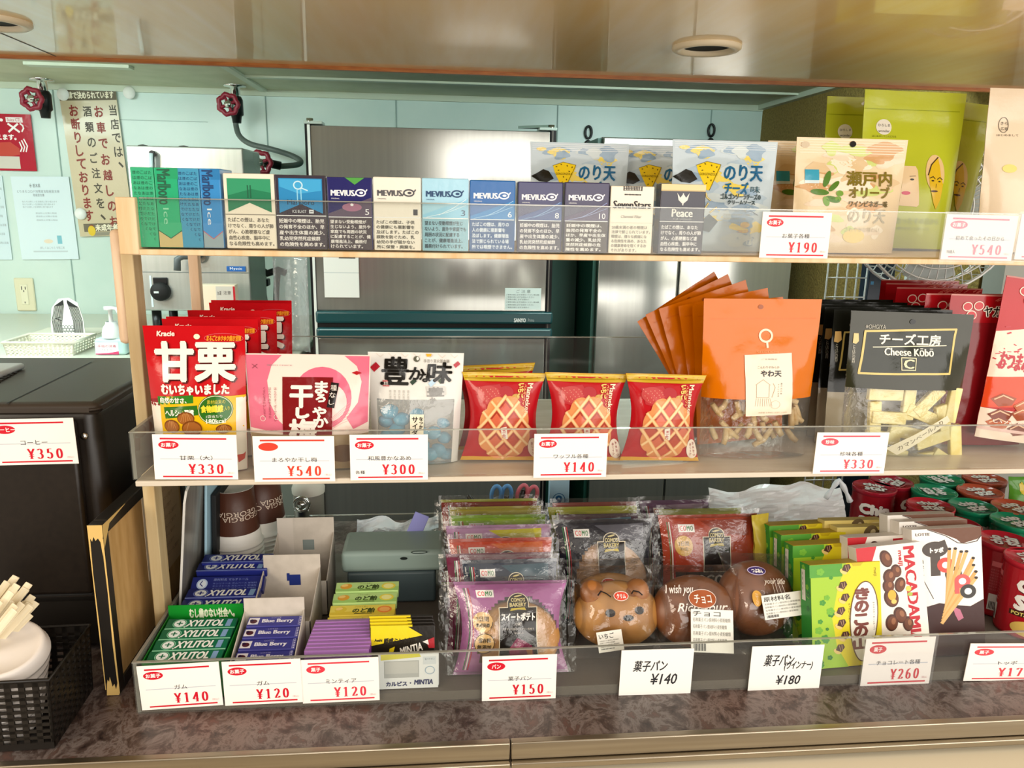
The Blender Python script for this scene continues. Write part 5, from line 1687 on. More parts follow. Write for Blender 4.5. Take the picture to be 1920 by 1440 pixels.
# wooden stirrers standing in the basket
b = MB(); b.bbox(-.0042, -.0009, 0, .0042, .0009, .155, 'stick_wood', .0006, 1)
s0 = None
rr = random.Random(5)
for i in range(42):
    px, py = 2 + (i % 9) * 7.2 + rr.uniform(-2, 2), 1098 + (i // 9) * 9 + rr.uniform(-3, 10) + max(0, (i % 9) - 6) * 10
    tp = P(px, py, .868 + (i // 9) * .007)
    bs = Vector((c.x - .094 + (i % 9) * .0032, tp.y - .006, ZT + .006))
    d = tp - bs
    L_ = d.length
    rot = (math.asin(max(-1, min(1, -d.y / L_))), math.atan2(d.x, d.z), rad(rr.uniform(-14, 14)))
    lb = 'thin wooden coffee stirrer in the bundle standing in the black basket'
    if s0 is None:
        s0 = tag(b.build('coffee_stirrer', None, bs, rot), lb, 'stirrer', 'wooden stirrers')
        s0.rotation_mode = 'YXZ'
    else:
        q = dup(s0, bs, rot, lb, 'wooden stirrers')
    s0.rotation_mode = 'XYZ'
    (s0 if i == 0 else q).scale = (1, 1, L_ / .155)

# dark frame standing on edge
zf0, zf1 = ZT + .001, P(170, 985, .905).z
pf = P(197, 1305, .905)
HF = zf1 - zf0
t = empty('picture_frame', (-.409, .905, zf0), 'worn black wooden frame standing on edge beside the basket, kraft backing outward', 'picture frame')
LF = .30
b = MB()
b.bbox(-.0085, 0, 0, .0085, .016, HF, 'black_plastic', .0015)
b.bbox(-.0085, LF - .016, 0, .0085, LF, HF, 'black_plastic', .0015)
b.bbox(-.0085, .0161, 0, .0085, LF - .0161, .016, 'black_plastic', .0015)
b.bbox(-.0085, .0161, HF - .016, .0085, LF - .0161, HF, 'black_plastic', .0015)
b.build('moulding', t)
b = MB(); b.box(-.004, .012, .012, .0055, LF - .012, HF - .012, 'kraft')
b.build('backing_board', t)
b = MB()
W = '#d9b56c|p'
A = Art(0, 0, 17, 230)
A.poly([(0, 0), (17, 0), (17, 14), (15.5, 24), (14.5, 40), (13.5, 22), (11, 17), (8, 20), (6, 15), (4, 21), (2, 17), (1.2, 60), (0, 62)], W, 1)
A.poly([(14.8, 18), (17, 18), (17, 228), (15.5, 228), (14.6, 160), (15.4, 90)], W, 1.4)
A.poly([(0, 30), (.9, 30), (1.6, 130), (.9, 222), (0, 222)], W, 1.4)
A.poly([(1, 230), (16, 230), (16.4, 205), (15, 214), (13, 222), (11.5, 214), (9, 218), (7, 204), (5.5, 211), (4, 208), (2.6, 214)], W, 1)
b.art(A, flat_front(0), .017, HF, .0002)
b.add([Vector((.0087, .0005, HF - .03)), Vector((.0087, .02, HF - .006)), Vector((.0087, .07, HF - .001)), Vector((.0087, .07, HF - .0005)), Vector((.0087, .0005, HF - .0005))], [(0, 1, 2, 3, 4)], W)
b.build('worn_edge', t)
b = MB(); b.box(.0056, .13, HF - .14, .0062, .165, HF - .012, '#e4d2b4|p')
A = Art(0, 0, 30, 100)
A.text('し', 12, 8, 20, 30, '#2a2420', 1)
b.art(A, lambda u, v, off: Vector((.0062 + off, .1475 + u, HF - .14 + v)), .035, .128, .0002)
b.box(.0056, .19, HF - .16, .0062, .275, HF - .005, '#d2b48a|p')
A = Art(0, 0, 80, 150)
for i in range(9):
    A.text('メニューのご案内です', 8 + (i % 3) * 4, 12 + i * 14, 66 - (i % 4) * 7, 18 + i * 14, '#8a6038', 1)
b.art(A, lambda u, v, off: Vector((.0062 + off, .2325 + u, HF - .16 + v)), .085, .155, .0002)
b.build('pasted_paper', t)

# mottled grey board and pale blue board leaning at the left end of the tray
special('mottled_grey', '#a29d94', 0.3, 0.5, 20, 0.1, (3, 3, 0.5), [(0.3, '#8b867c'), (0.55, '#a8a49b'), (0.75, '#bdb7ac')])
p0, p1 = P(322, 1130, 1.02), P(345, 915, 1.02)
t0 = Vector((p0.x + .004, 1.02, Z3 + .003))
hh = p1.z - t0.z
b = MB()
out = [(0, 0), (.19, 0), (.19, hh), (.02, hh), (.006, hh - .006), (0, hh - .02)]
b.prism(out, 0, .003, 'mottled_grey', Matrix(((0, 0, 1, 0), (1, 0, 0, 0), (0, 1, 0, 0), (0, 0, 0, 1))))
b.prism([(0, 0), (-.0012, 0), (-.0012, hh - .02), (.005, hh - .005), (.02, hh + .001), (.02, hh), (.006, hh - .006), (0, hh - .02)], 0, .003, '#e8e6e0|s', Matrix(((0, 0, 1, 0), (1, 0, 0, 0), (0, 1, 0, 0), (0, 0, 0, 1))))
tag(b.build('metal_sheet', None, t0, (0, math.atan2(p1.x - t0.x, hh), 0)), 'mottled grey metal sheet standing upright at the left end of the tray', 'metal sheet')
q0 = P(404, 1035, 1.12)
b = MB(); b.bbox(-.002, 0, 0, .002, .09, .125, '#a9cfe0|s', .0015)
tag(b.build('plastic_board', None, (-.346, 1.10, q0.z - .008), (0, rad(4), 0)), 'pale blue plastic board leaning against the grey metal sheet', 'board')
b = MB(); b.bbox(-.0035, 0, 0, .0035, .09, .17, 'gap_black', .0015)
tag(b.build('plastic_board', None, (-.3395, 1.115, Z3 + .0068), (0, rad(2.5), 0)), 'thin black board between the pale blue board and the paper cups', 'board')

# paper cups, rim down, in two nests
def cup_mesh():
    b = MB()
    H_ = .092
    prof = [(.0395, .004), (.041, .003), (.0412, .0), (.0395, -.0008), (.0385, .003), (.036, .02), (.0335, .045), (.0305, .0755)]
    prof = [(.0385, .0), (.0405, .0005), (.0408, .0035), (.0388, .0045), (.0375, .012), (.0362, .024), (.0332, .05), (.0303, H_), (.0296, H_ + .0004), (.0290, H_ - .002), (.0286, H_ - .007), (0, H_ - .0072)]
    b.lathe(prof, 40, 'cup_white', None, True, lambda j: '#4f2c1e|c' if 5 <= j <= 6 else 'cup_white')
    # upside down lettering wrapped round the band
    vs, ts, bb = glyphs('GEORGIA COFFEE')
    ln = bb[2] - bb[0]
    pts = []
    for x, y in vs:
        a = -(x - bb[0]) / ln * 2 * pi * .55 + pi * .42
        z = .058 - (y - .35) * .011
        r = .0362 + (z - .024) * (.0303 - .0362) / (H_ - .024) + .00025 + .0002 * (1 if .04 < z < .07 else .4)
        pts.append(Vector((r * sin(a), -r * cos(a), z)))
    b.add(pts, ts, '#d9c4b0|c')
    return b
GCup = 'paper cups nested rim down in the tray'
c0 = None
def cup_stack(px, pyb, pyt, n, Y, which):
    global c0
    base = P(px, pyt, Y)
    top_z = base.z
    step = (top_z - .092 - (Z3 + .002)) / (n - 1) if n > 1 else 0
    step = .0078
    for i in range(n):
        z = top_z - .092 - step * i
        if z < Z3 + .0005:
            break
        lb = ('brown-banded paper cup on top of the %s nest, bottom up' % which) if i == 0 else ('paper cup rim showing under the top cup of the %s nest' % which)
        if c0 is None:
            c0 = tag(cup_mesh().build('paper_cup', None, (base.x, Y, z), (0, 0, 0)), lb, 'paper cup', GCup)
        else:
            q = dup(c0, Vector((base.x, Y, z)), (0, 0, rad(12 * i + (40 if 'rear' in which else 0))), lb, GCup)
cup_stack(437, 1075, 912, 14, 1.165, 'front')
cup_stack(487, 1075, 893, 16, 1.222, 'rear')

# ================================================================ gum, mints and throat sweets
def stick_pack(w_, d_, h_, body, art, fin='f'):
    """flat wrapped pack lying down, print on the top; base centre at the middle of the pack"""
    b = MB(fin)
    b.bbox(-w_ / 2, -d_ / 2, 0, w_ / 2, d_ / 2, h_, body, .0012, 2)
    if art:
        b.art(art, lambda u, v, off: Vector((u, -d_ / 2 + v, h_ + off)), w_, d_, .00015)
    return b
def xyl_art(c1, c2, c3):
    A = Art(0, 0, 80, 20)
    A.poly([(0, 0), (12, 0), (8, 20), (0, 20)], c2, 1)
    A.rect(0, 17.6, 80, 19.6, c3, 1)
    A.ell(15, 9, 6.4, 6.4, '#e8eeec', 2).ring(15, 9, 7.6, 7.6, .7, c3, 2).line([(12, 9), (18, 9)], 1.6, c1, 3).line([(15, 6), (15, 12)], 1.6, c1, 3)
    A.text('XYLITOL', 24, 3.5, 66, 15, '#f0f2ec', 3, .5, .18)
    A.poly([(69, 3), (75, 3), (74, 16), (68, 16)], '#7fa0c8', 2)
    A.ell(22, 16, 1, 1, '#e8eeec', 3)
    return A
def box_tray(name, fx0, fx1, yf, yb, z0, hf, hb, m, label, inner=None, group=None, txt=None, shear=0.0, tw=.0012):
    """open display box: low front, tall back"""
    w_ = fx1 - fx0
    b = MB()
    c = Vector(((fx0 + fx1) / 2, yf, z0))
    d_ = yb - yf
    inner = inner or m
    b.box(-w_ / 2, 0, 0, w_ / 2, d_, .0012, m)
    b.box(-w_ / 2, 0, 0, w_ / 2, tw, hf, m)
    b.box(-w_ / 2, d_ - tw, 0, w_ / 2, d_, hb, inner)
    for s_ in (-1, 1):
        x0 = s_ * w_ / 2 - (tw if s_ > 0 else 0)
        b.add([(x0, 0, 0), (x0, d_, 0), (x0, d_, hb * .8), (x0, 0, hf), (x0 + tw, 0, 0), (x0 + tw, d_, 0), (x0 + tw, d_, hb * .8), (x0 + tw, 0, hf)], [(0, 1, 2, 3), (4, 7, 6, 5), (3, 2, 6, 7), (0, 3, 7, 4), (1, 5, 6, 2)], m)
    if txt:
        A = Art(0, 0, 100, 40)
        txt(A)
        b.art(A, lambda u, v, off: Vector((u, d_ - tw - .0002 - off, v + hb * .05)), w_, hb * .95, .0002)
    return tag(b.build(name, None, c), label, 'display box', group)
zg = .893
# green box
xa, xb = -.3585, -.262
yf, yb = .8725, .975
def gtxt(A):
    A.text('むし歯のない社会へ。', 28, 3, 88, 11, '#e4ecd0', 1, .4)
    A.rect(20, 15, 80, 16, '#0c7a20', 1)
bxg = box_tray('gum_box', xa, xb, yf, yb, Z3 + .0065, .050, .070, '#0d7f26', 'open green box of gum packs at the front left of the tray', '#10902a', 'gum display boxes', gtxt)
A = xyl_art('#0e6a48', '#0c5c3c', '#8fd8b0')
g0 = None
names = ['green gum pack at the front of the green box', 'second green gum pack from the front of the green box', 'third green gum pack from the front of the green box', 'rearmost green gum pack in the green box']
for i in range(4):
    y = .886 + i * .0215
    pos = Vector((-.3105 + .0005 * i, y, zg + .010 + i * .0022))
    if g0 is None:
        g0 = tag(stick_pack(.088, .0205, .012, '#0e6a48', A).build('gum_pack', None, pos, (rad(10), 0, rad(.5))), names[i], 'gum', 'green gum packs')
    else:
        dup(g0, pos, (rad(10), 0, rad(.5 - i * .3)), names[i], 'green gum packs')
# blue packs
A = xyl_art('#232c80', '#1a2266', '#7f90d8')
b0 = None
names = ['blue gum pack at the front of the blue pile', 'second blue gum pack from the front of the blue pile', 'blue gum pack turned to show its ingredient side', 'blue gum pack on top behind the turned one', 'rearmost blue gum pack of the pile']
zb0 = .912
for i, (y, dz, xo) in enumerate(((.985, 0, -.3), (1.007, .004, -.299), (1.032, .010, -.298), (1.052, .022, -.296), (1.066, .028, -.292))):
    pos = Vector((xo, y + .012, zb0 + dz))
    if b0 is None:
        b0 = tag(stick_pack(.098, .021, .012, '#232c80', A).build('gum_pack', None, pos, (rad(9), 0, 0)), names[i], 'gum', 'blue gum packs')
    elif i == 2:
        A2 = Art(0, 0, 80, 20)
        A2.ell(12, 10, 6, 6.6, '#b9cde8', 1).ell(12, 10, 4.4, 5, '#e4eef6', 2).line([(12, 6), (10, 10), (13, 13)], 1, '#232c80', 3)
        A2.text('原材料名 マルチトール', 24, 3, 62, 6.5, '#8f9ed8', 2)
        for k in range(3):
            A2.text('キシリトール ガムベース 甘味料', 24, 8.5 + k * 3.4, 72, 10.8 + k * 3.4, '#7685c8', 2)
        tag(stick_pack(.1, .024, .012, '#1f2872', A2).build('gum_pack', None, pos, (rad(34), 0, 0)), names[i], 'gum', 'blue gum packs')
    else:
        dup(b0, pos, (rad(9), 0, 0), names[i], 'blue gum packs')
b = MB(); b.bbox(-.049, 0, 0, .049, .1, .046, '#2a3388|c', .001, 1)
tag(b.build('gum_carton', None, (-.3005, .9885, Z3 + .0065)), 'dark blue carton under the blue gum pile', 'display box')
# grey card display boxes
def slot(A):
    A.poly([(0, 0), (28, 0), (28, 40), (0, 40)], '#d4cbc0|p', 1)
    A.rect(44, 13, 64, 19, '#7f8a88|p', 2)
def slot2(A):
    A.rect(44, 13, 64, 20, '#1e2f78|c', 2).rect(40, 12, 45, 17, '#1e2f78|c', 2)
Gb = 'gum display boxes'
box_tray('gum_box', -.2555, -.178, .8725, .955, Z3 + .0065, .045, .088, 'grey_card', 'grey card box of blueberry gum beside the green box', None, Gb)
box_tray('gum_box', -.252, -.172, .958, 1.058, Z3 + .0065, .05, .100, 'grey_card', 'grey card box with a dark blue slot behind the blueberry gum', None, Gb, slot2)
box_tray('gum_box', -.250, -.164, 1.062, 1.15, Z3 + .0065, .055, .118, 'grey_card', 'grey card box with an empty slot, rearmost of the three', None, Gb, slot)
A = Art(0, 0, 70, 20)
A.poly([(2, 3), (15, 3), (14, 16), (1, 16)], '#d8d4da', 1).ell(8, 10, 4.5, 4, '#4a1f2a', 2).ell(5.5, 8, 2.4, 2.2, '#2a1438', 3)
A.text('Blue Berry', 19, 6, 58, 15, '#dedcea', 2, .5, serif=.5).text('LOTTE', 30, 2, 42, 4.6, '#9a98c8', 2)
A.rect(65, 1, 66, 19, '#8a88c0', 1)
for i in range(6):
    A.rect(66.5, 1 + i * 3.2, 68.5, 2.6 + i * 3.2, '#c8c6e0', 1)
g0 = None
for i, lb in enumerate(('blueberry gum pack at the front of its grey box', 'second blueberry gum pack from the front', 'third blueberry gum pack from the front', 'rearmost blueberry gum pack against the card flap')):
    pos = Vector((-.2165 + i * .001, .886 + i * .0185, .9 + i * .0055))
    if g0 is None:
        g0 = tag(stick_pack(.070, .0185, .011, '#3a3a86', A).build('gum_pack', None, pos, (rad(12), 0, 0)), lb, 'gum', 'blueberry gum packs')
    else:
        dup(g0, pos, (rad(12), 0, 0), lb, 'blueberry gum packs')
# throat sweets
def nodo(c1, c2, orange):
    A = Art(0, 0, 80, 20)
    A.rect(0, 0, 80, 20, c1, 1).poly([(0, 14), (80, 11), (80, 20), (0, 20)], c2, 1.4)
    A.ell(13, 9, 7.5, 6, '#e0a238' if not orange else '#d8c040', 2, 18, -15).ell(11, 7, 4.5, 3, '#f2cf7a', 3, 14, -15)
    A.text('のど飴', 28, 6.5, 55, 16, '#3a4a20', 3, .35, .15).text('ノンシュガー', 30, 2, 46, 5, '#6a7a30', 3)
    A.ell(67, 10, 9, 7, '#e8d84a' if not orange else '#e8843a', 2).ell(67, 10, 6.5, 5, '#f0ec9a' if not orange else '#f0b060', 3)
    A.rect(30, 17.2, 52, 18.4, '#3a4020', 3)
    return A
n0 = None
Gn = 'throat sweet packs'
Ag, Ay = nodo('#b9d98a', '#a3cc70', False), nodo('#e2cf5a', '#d6bc3c', True)
for i, (y, dz, lb) in enumerate(((.955, 0, 'front yellow throat sweet pack'), (.975, .006, 'second yellow throat sweet pack from the front'), (.997, .012, 'green throat sweet pack behind the yellow ones'), (1.018, .018, 'rearmost green throat sweet pack'))):
    pos = Vector((-.106 + i * .0015, y, .902 + dz))
    if i in (0, 2):
        n0 = tag(stick_pack(.087, .0195, .013, '#d8c24a' if i == 0 else '#b9d98a', Ay if i == 0 else Ag, 'c').build('throat_sweet_pack', None, pos, (rad(10), 0, 0)), lb, 'sweets', Gn)
    else:
        dup(n0, pos, (rad(10), 0, 0), lb, Gn)
b = MB()
b.bbox(-.0435, 0, 0, .0435, .078, .040, '#e0b62c|c', .001, 1)
A = Art(0, 0, 80, 30)
A.rect(0, 0, 80, 12, '#d8a824', 1).ell(36, 5, 11, 6, '#e2702a', 2)
for i in range(7):
    A.ell(52 + (i % 4) * 8, 4 + (i // 4) * 5, 4, 2.6, '#b8921c', 2)
b.art(A, flat_front(0), .087, .040, .0002)
tag(b.build('sweet_carton', None, (-.1065, .945, Z3 + .0065)), 'yellow carton with an orange oval under the throat sweets', 'display box')
# purple mint packs on edge
b = MB('f')
b.bbox(-.040, -.0035, 0, .040, .0035, .052, '#7d3f94', .0025, 2)
b.box(-.0395, -.0037, .047, .0395, .0037, .0525, '#a876b8')
p0 = None
ords = ['frontmost', 'second', 'third', 'fourth', 'fifth', 'sixth', 'seventh', 'eighth', 'rearmost']
for i in range(9):
    lb = ('%s purple mint pack of the upright row' % ords[i]) if i in (0, 8) else ('%s purple mint pack from the front of the upright row' % ords[i])
    pos = Vector((-.128 + i * .0005, .8785 + i * .0078, Z3 + .0066 + .0005))
    if p0 is None:
        p0 = tag(b.build('mint_pack', None, pos, (rad(-8), 0, 0)), lb, 'mints', 'purple mint packs')
    else:
        dup(p0, pos + Vector((0, 0, i * .0004)), (rad(-8), 0, 0), lb, 'purple mint packs')
# yellow and black mint packs
A = Art(703, 1158, 823, 1225)
A.poly([(703, 1158), (770, 1158), (800, 1176), (703, 1194)], '#e6cf1e', 1)
A.text('Asahi', 710, 1181, 724, 1186, '#2a2418', 3, .3).text('瞬感ミント打法!', 728, 1180, 792, 1192, '#2a2418', 3, .4, .1)
A.text('MINTIA', 758, 1194, 800, 1208, '#f2efe8', 3, .5, .1, rot=-14)
A.poly([(738, 1200), (748, 1196), (744, 1212), (736, 1214)], '#e6cf1e', 2)
A.poly([(806, 1186), (822, 1180), (823, 1200), (812, 1200)], '#b02a34', 2).poly([(800, 1188), (810, 1184), (812, 1194)], '#e8e4e0', 3)
b = MB('f')
b.bbox(-.041, -.002, 0, .041, .002, .070, '#1c1712', .001, 2)
b.art(A, lambda u, v, off: Vector((u, -.002 - off, v + .024)), .081, .0455, .00015)
b.box(-.041, -.0022, .0685, .012, .0022, .0705, '#e6cf1e')
m0 = None
for i, lb in enumerate(('front yellow and black mint pack with slanted lettering', 'second yellow and black mint pack from the front', 'third yellow and black mint pack from the front', 'rearmost yellow and black mint pack')):
    pos = Vector((-.0475 - i * .001, .892 + i * .0062, Z3 + .0066 + .0005))
    if m0 is None:
        m0 = tag(b.build('mint_pack', None, pos, (rad(-14), 0, rad(-1))), lb, 'mints', 'yellow and black mint packs')
    else:
        dup(m0, pos + Vector((0, 0, i * .001)), (rad(-14), 0, rad(-1)), lb, 'yellow and black mint packs')
c, w_, h_ = spot(708, 823, 1226, .8755, Z3 + .0065, 3)
A = Art(708, 1226, 823, 1306)
A.rect(708, 1226, 823, 1306, '#e8eaea', 1)
A.poly([(712, 1220), (785, 1220), (790, 1232), (712, 1238)], '#d8cf4a', 2)
A.rect(718, 1240, 786, 1280, '#b7b8b6', 2).rect(720, 1242, 784, 1270, '#c6c6c2', 3)
A.rect(794, 1232, 819, 1250, '#d4dade', 3).text('食べやすい', 797, 1235, 816, 1240, '#7a8896', 4)
A.ring(807, 1264, 9, 9, 1.4, '#9db4c8', 4)
A.text('カルピス', 722, 1289, 762, 1299, '#22285e', 4, .5).text('MINTIA', 777, 1286, 813, 1297, '#22285e', 4, .5, .1).ell(769, 1293, 1.5, 1.5, '#22285e', 4)
b = MB(); b.bbox(-w_ / 2, 0, 0, w_ / 2, .006, h_, '#e3e6e6|c', .003, 3)
b.art(A, flat_front(0), w_ * .97, h_ * .98, .00015)
tag(b.build('mint_pack', None, c, (rad(-3), 0, 0)), 'white mint blister pack with navy lettering behind the front lip', 'mints')
# grey case behind the sweets
q0, q1 = P(640, 1076, 1.09), P(822, 1028, 1.09)
b = MB()
b.bbox(q0.x, 1.09, q0.z, q1.x + .01, 1.17, q1.z - .004, '#8fa39d|s', .007, 3)
A = Art(640, 1028, 822, 1076)
A.ring(786, 1035, 15, 2.6, 1.2, '#2c3836', 1).rect(774, 1034, 798, 1036, '#9fb2ae', 1).ell(757, 1047, 7, 3, '#182220', 2)
b.art(A, lambda u, v, off: Vector((u + (q0.x + q1.x) / 2, 1.0898 - off, q0.z + v)), q1.x - q0.x, q1.z - q0.z, .0002)
tag(b.build('plastic_case', None), 'grey-green plastic case with a slot lying behind the throat sweets', 'case')
b = MB(); b.bbox(q0.x + .008, 1.092, Z3 + .0066, q1.x - .004, 1.168, q0.z - .0003, '#4b5a5e|s', .004)
tag(b.build('plastic_box', None), 'dark slate plastic box under the grey-green case', 'box')
# bulldog clip on the rear panel
q = P(567, 972, 1.268)
t = empty('bulldog_clip', (q.x, 1.272, q.z), 'silver bulldog clip on the top edge of the rear tray panel', 'clip')
b = MB()
b.tube([(-.026, -.004, -.004), (.026, -.004, -.004)], .004, 'chrome', 10)
b.bbox(-.012, -.006, -.002, .012, -.003, .016, 'chrome', .001)
b.build('jaw', t)
b = MB()
b.tube([Vector((.012 * cos(a), -.005, .026 + .012 * sin(a))) for a in [2 * pi * i / 20 for i in range(20)]], .003, 'chrome', 8, closed=True)
b.lathe([(0, .006), (.007, .005), (.008, 0)], 16, 'chrome', Matrix.Translation((0, -.006, .026)) @ AXY)
b.build('ring_handle', t)
# crumpled plastic wrappers
def crumple(px0, px1, py0, py1, Y, m, seed, label, name, cat, tilt=-30, amp=.012):
    a_, b_ = P(px0, py1, Y), P(px1, py0, Y)
    w_, h_ = b_.x - a_.x, b_.z - a_.z
    mb = MB()
    mb.grid(lambda i, j: Vector(((i - .5) * w_, amp * nz3(i * 4, j * 3, seed) + .5 * amp * nz3(i * 11, j * 9, seed + 2) + j * h_ * .5, j * h_ * (.75 + .35 * nz3(i * 3, 0, seed + 7)))), 26, 16, m, False)
    o = mb.build(name, None, ((a_.x + b_.x) / 2, Y, a_.z))
    sd = o.modifiers.new('thick', 'SOLIDIFY'); sd.thickness = .0008
    return tag(o, label, cat)
crumple(668, 822, 968, 1020, 1.19, '#dfe6ea|g', 3.2, 'crumpled white plastic bag lying behind the grey-green case', 'plastic_bag', 'plastic bag')
b = MB(); q = P(778, 1000, 1.165); b.bbox(-.012, 0, -.03, .012, .002, .03, '#8e90d4|c', .001)
tag(b.build('paper_slip', None, q + Vector((0, 0, .003)), (rad(-12), rad(24), 0)), 'periwinkle blue paper slip tilted against the white plastic bag', 'paper')

# white lidded jar behind the rear panel
c, w_, h_ = spot(540, 604, 902, 1.36, ZT + .0005)
t = empty('storage_jar', c + Vector((0, .03, 0)), 'grey jar with a domed white lid behind the bulldog clip', 'jar')
b = MB(); b.lathe([(0, 0), (w_ * .46, 0), (w_ * .46, h_ * .7), (w_ * .42, h_ * .74)], 28, '#8a857a|s'); b.build('body', t)
b = MB(); b.lathe([(w_ * .49, h_ * .72), (w_ * .5, h_ * .8), (w_ * .4, h_ * .94), (w_ * .2, h_), (0, h_ * 1.005)], 28, '#e2ddd0|s'); b.build('lid', t)
# ================================================================ breads in the tray
ZF = Z3 + .0068
def slope(px, py):
    k = ray(px, py)
    return k.z / k.y
def lean_spot(px0, px1, pyt, h, lean, z=ZF):
    """base centre of a leaning bag of height h whose top edge shows at pyt between px0 and px1"""
    zt_ = z + h * cos(rad(lean))
    yt = (zt_ - ZC) / slope((px0 + px1) / 2, pyt)
    a_, b_ = P(px0, pyt, yt), P(px1, pyt, yt)
    return Vector(((a_.x + b_.x) / 2, yt - h * sin(rad(lean)), z)), b_.x - a_.x
def arch(A, cx, y0, w_, h_, fill, edge, k=3):
    hw_ = w_ / 2
    pts = [(cx - hw_, y0 + h_), (cx - hw_, y0 + h_ * .2), (cx - hw_ * .55, y0 + h_ * .2)] + [(cx + hw_ * .55 * cos(a), y0 + h_ * .16 - h_ * .16 * sin(a)) for a in [pi - pi * i / 12 for i in range(13)]] + [(cx + hw_ * .55, y0 + h_ * .2), (cx + hw_, y0 + h_ * .2), (cx + hw_, y0 + h_)]
    A.poly(pts, fill, k)
    A.line(pts, 1.1, edge, k + .4, True)
def como_art(c, accent=None, title=None, front=False):
    A = Art(0, 0, 150, 140)
    A.line([(14, 10), (14, 132)], 1.6, '#e8e2d8', 2).line([(11, 10), (11, 132)], 1.2, '#2c7a3c', 2).line([(17, 10), (17, 132)], 1.4, '#b8202c', 2)
    A.rect(26.5, 12.5, 50.5, 23.5, '#f0ece6', 3)
    for i, ch in enumerate('COMO'):
        A.text(ch, 28.6 + i * 5.2, 14.6, 32.6 + i * 5.2, 21.4, '#d8282c' if i < 2 else '#1f7f3a', 4, .1)
    if accent:
        A.poly([(60, 8), (136, 6), (138, 30), (90, 26)], accent, 1.5)
    arch(A, 84, 18, 56 if front else 44, 104 if front else 60, '#1b1614', '#e8dcc0')
    A.text("COMO'S", 74, 25, 94, 30.5, '#d8c88c', 4, .25).text('BAKERY', 72, 32, 96, 37.5, '#d8c88c', 4, .25)
    A.poly([(74, 40), (94, 39), (96, 43), (84, 42), (72, 44)], '#c8b23c', 4)
    A.ell(84, 22, 6, 1.2, '#d8c88c', 4, 12, -12)
    if title:
        A.text(title, 59, 47, 109, 58, '#f4efe6', 4, .5)
        A.text('小町', 79, 61, 89, 66, '#e8e2d8', 4)
        A.text('さつまいも餡をペストリー生地で', 60, 69, 108, 72.5, '#c8c0b4', 4).text('包みました', 78, 75, 92, 78, '#c8c0b4', 4)
        for cx, cy, a_, b_ in ((31, 60, '3日間', '熟成発酵'), (34, 92, '保存料', '無添加')):
            A.ell(cx, cy, 15, 15, '#e2b878', 3).ring(cx, cy, 14.5, 14.5, 1, '#3a2a14', 3.4)
            A.text(a_, cx - 9, cy - 8, cx + 9, cy - 1, '#3a2a14', 4, .2).text(b_, cx - 10, cy + 2, cx + 10, cy + 8, '#3a2a14', 4, .2)
        A.poly([(70, 100), (82, 84), (92, 88), (104, 96), (106, 112), (90, 122), (72, 118)], '#8a2a52', 4).poly([(84, 90), (92, 94), (88, 102), (80, 98)], '#b04a74', 4.4).poly([(94, 100), (104, 98), (104, 110), (98, 112)], '#c8804a', 4.4)
    return A
def fins(mb, w_, h_, side, seed, m='film'):
    x = side * w_ / 2
    def f(i, j):
        zz = j * h_
        return Vector((x + side * i * .010 + .0016 * nz3(j * 14, i * 2, seed), .004 * nz3(j * 9, i, seed + 3), zz))
    mb.grid(f, 3, 26, m, False)
GBr = 'wrapped breads standing in rows in the tray'
def bread(px0, px1, pyt, col, label, art, lean=22, h=.135, T=.019, Y=None, bun=None, win=True, seed=1.0, roll=0.0, yaw=0.0, scol=None, W=None):
    c, w_ = lean_spot(px0, px1, pyt, h, lean)
    if Y:
        c, w_, h = spot(px0, px1, pyt, Y, ZF, lean)
    w_ = W or w_
    t = empty('wrapped_bread', c + Vector((0, T * .3, 0)), label, 'wrapped bread', GBr, (rad(-lean), rad(roll), rad(yaw)))
    b = MB('g')
    def mf(i, j):
        if j > .955 or j < .03:
            return 'film'
        if win and ((i - .57) / .41) ** 2 + ((j - .38) / .46) ** 2 < 1:
            return 'film'
        return col
    sf = pouch(b, w_, h, T, col, 'pillow', .0032, seed, mf, k=24, end=.03, bm=scol or col, nx=30, ny=30)
    b.art(art, sf, w_, h, .0003, .006)
    fins(b, w_, h, -1, seed)
    fins(b, w_, h, 1, seed + 1)
    b.build('printed_wrapper', t)
    if bun:
        b = MB()
        n = 20
        b.lathe([(cos(a), sin(a)) for a in [rad(-90 + 180 * i / 14) for i in range(15)]], 28, bun, Matrix.Translation((w_ * .03, 0, h * .385)) @ Matrix.Diagonal((w_ * .40, T * .40, h * .40, 1)) @ Matrix.Rotation(pi / 2, 4, 'X'))
        b.build('bread_bun', t)
    # clear overwrap with creases
    b = MB()
    pouch(b, w_ * 1.05, h * 1.05, T + .003, 'film', 'pillow', .0034, seed + 4.4, None, k=22, end=.02, nx=26, ny=26)
    b.build('clear_overwrap', t)
    return t
PUR = '#a8659a'
bread(848, 1064, 1098, PUR, 'purple-wrapped sweet potato bread with black label, front of the left row', como_art(PUR, None, 'スイートポテト', True), 24, .150, .044, .885, 'bun', seed=2.0, roll=.6)
bread(866, 1046, 1052, '#1d2a3e', 'navy-wrapped bread directly behind the purple one', como_art('#1d2a3e', '#2b4a58'), seed=3.1)
bread(836, 1034, 1040, '#6d1f3c', 'maroon-wrapped bread behind the navy one in the left row', como_art('#6d1f3c', '#8a2f4c'), seed=4.7)
bread(842, 1036, 1012, '#c8472c', 'orange-red wrapped bread in the middle of the left row', como_art('#c8472c', '#d8682e'), seed=5.3)
bread(836, 1034, 987, '#b98fb4', 'lilac-wrapped bread with a yellow corner in the left row', como_art('#b98fb4', '#c8c02c'), seed=6.6)
bread(846, 1024, 968, '#86b02c', 'lime green wrapped bread in the left row', como_art('#86b02c', '#a4c83c'), seed=7.9)
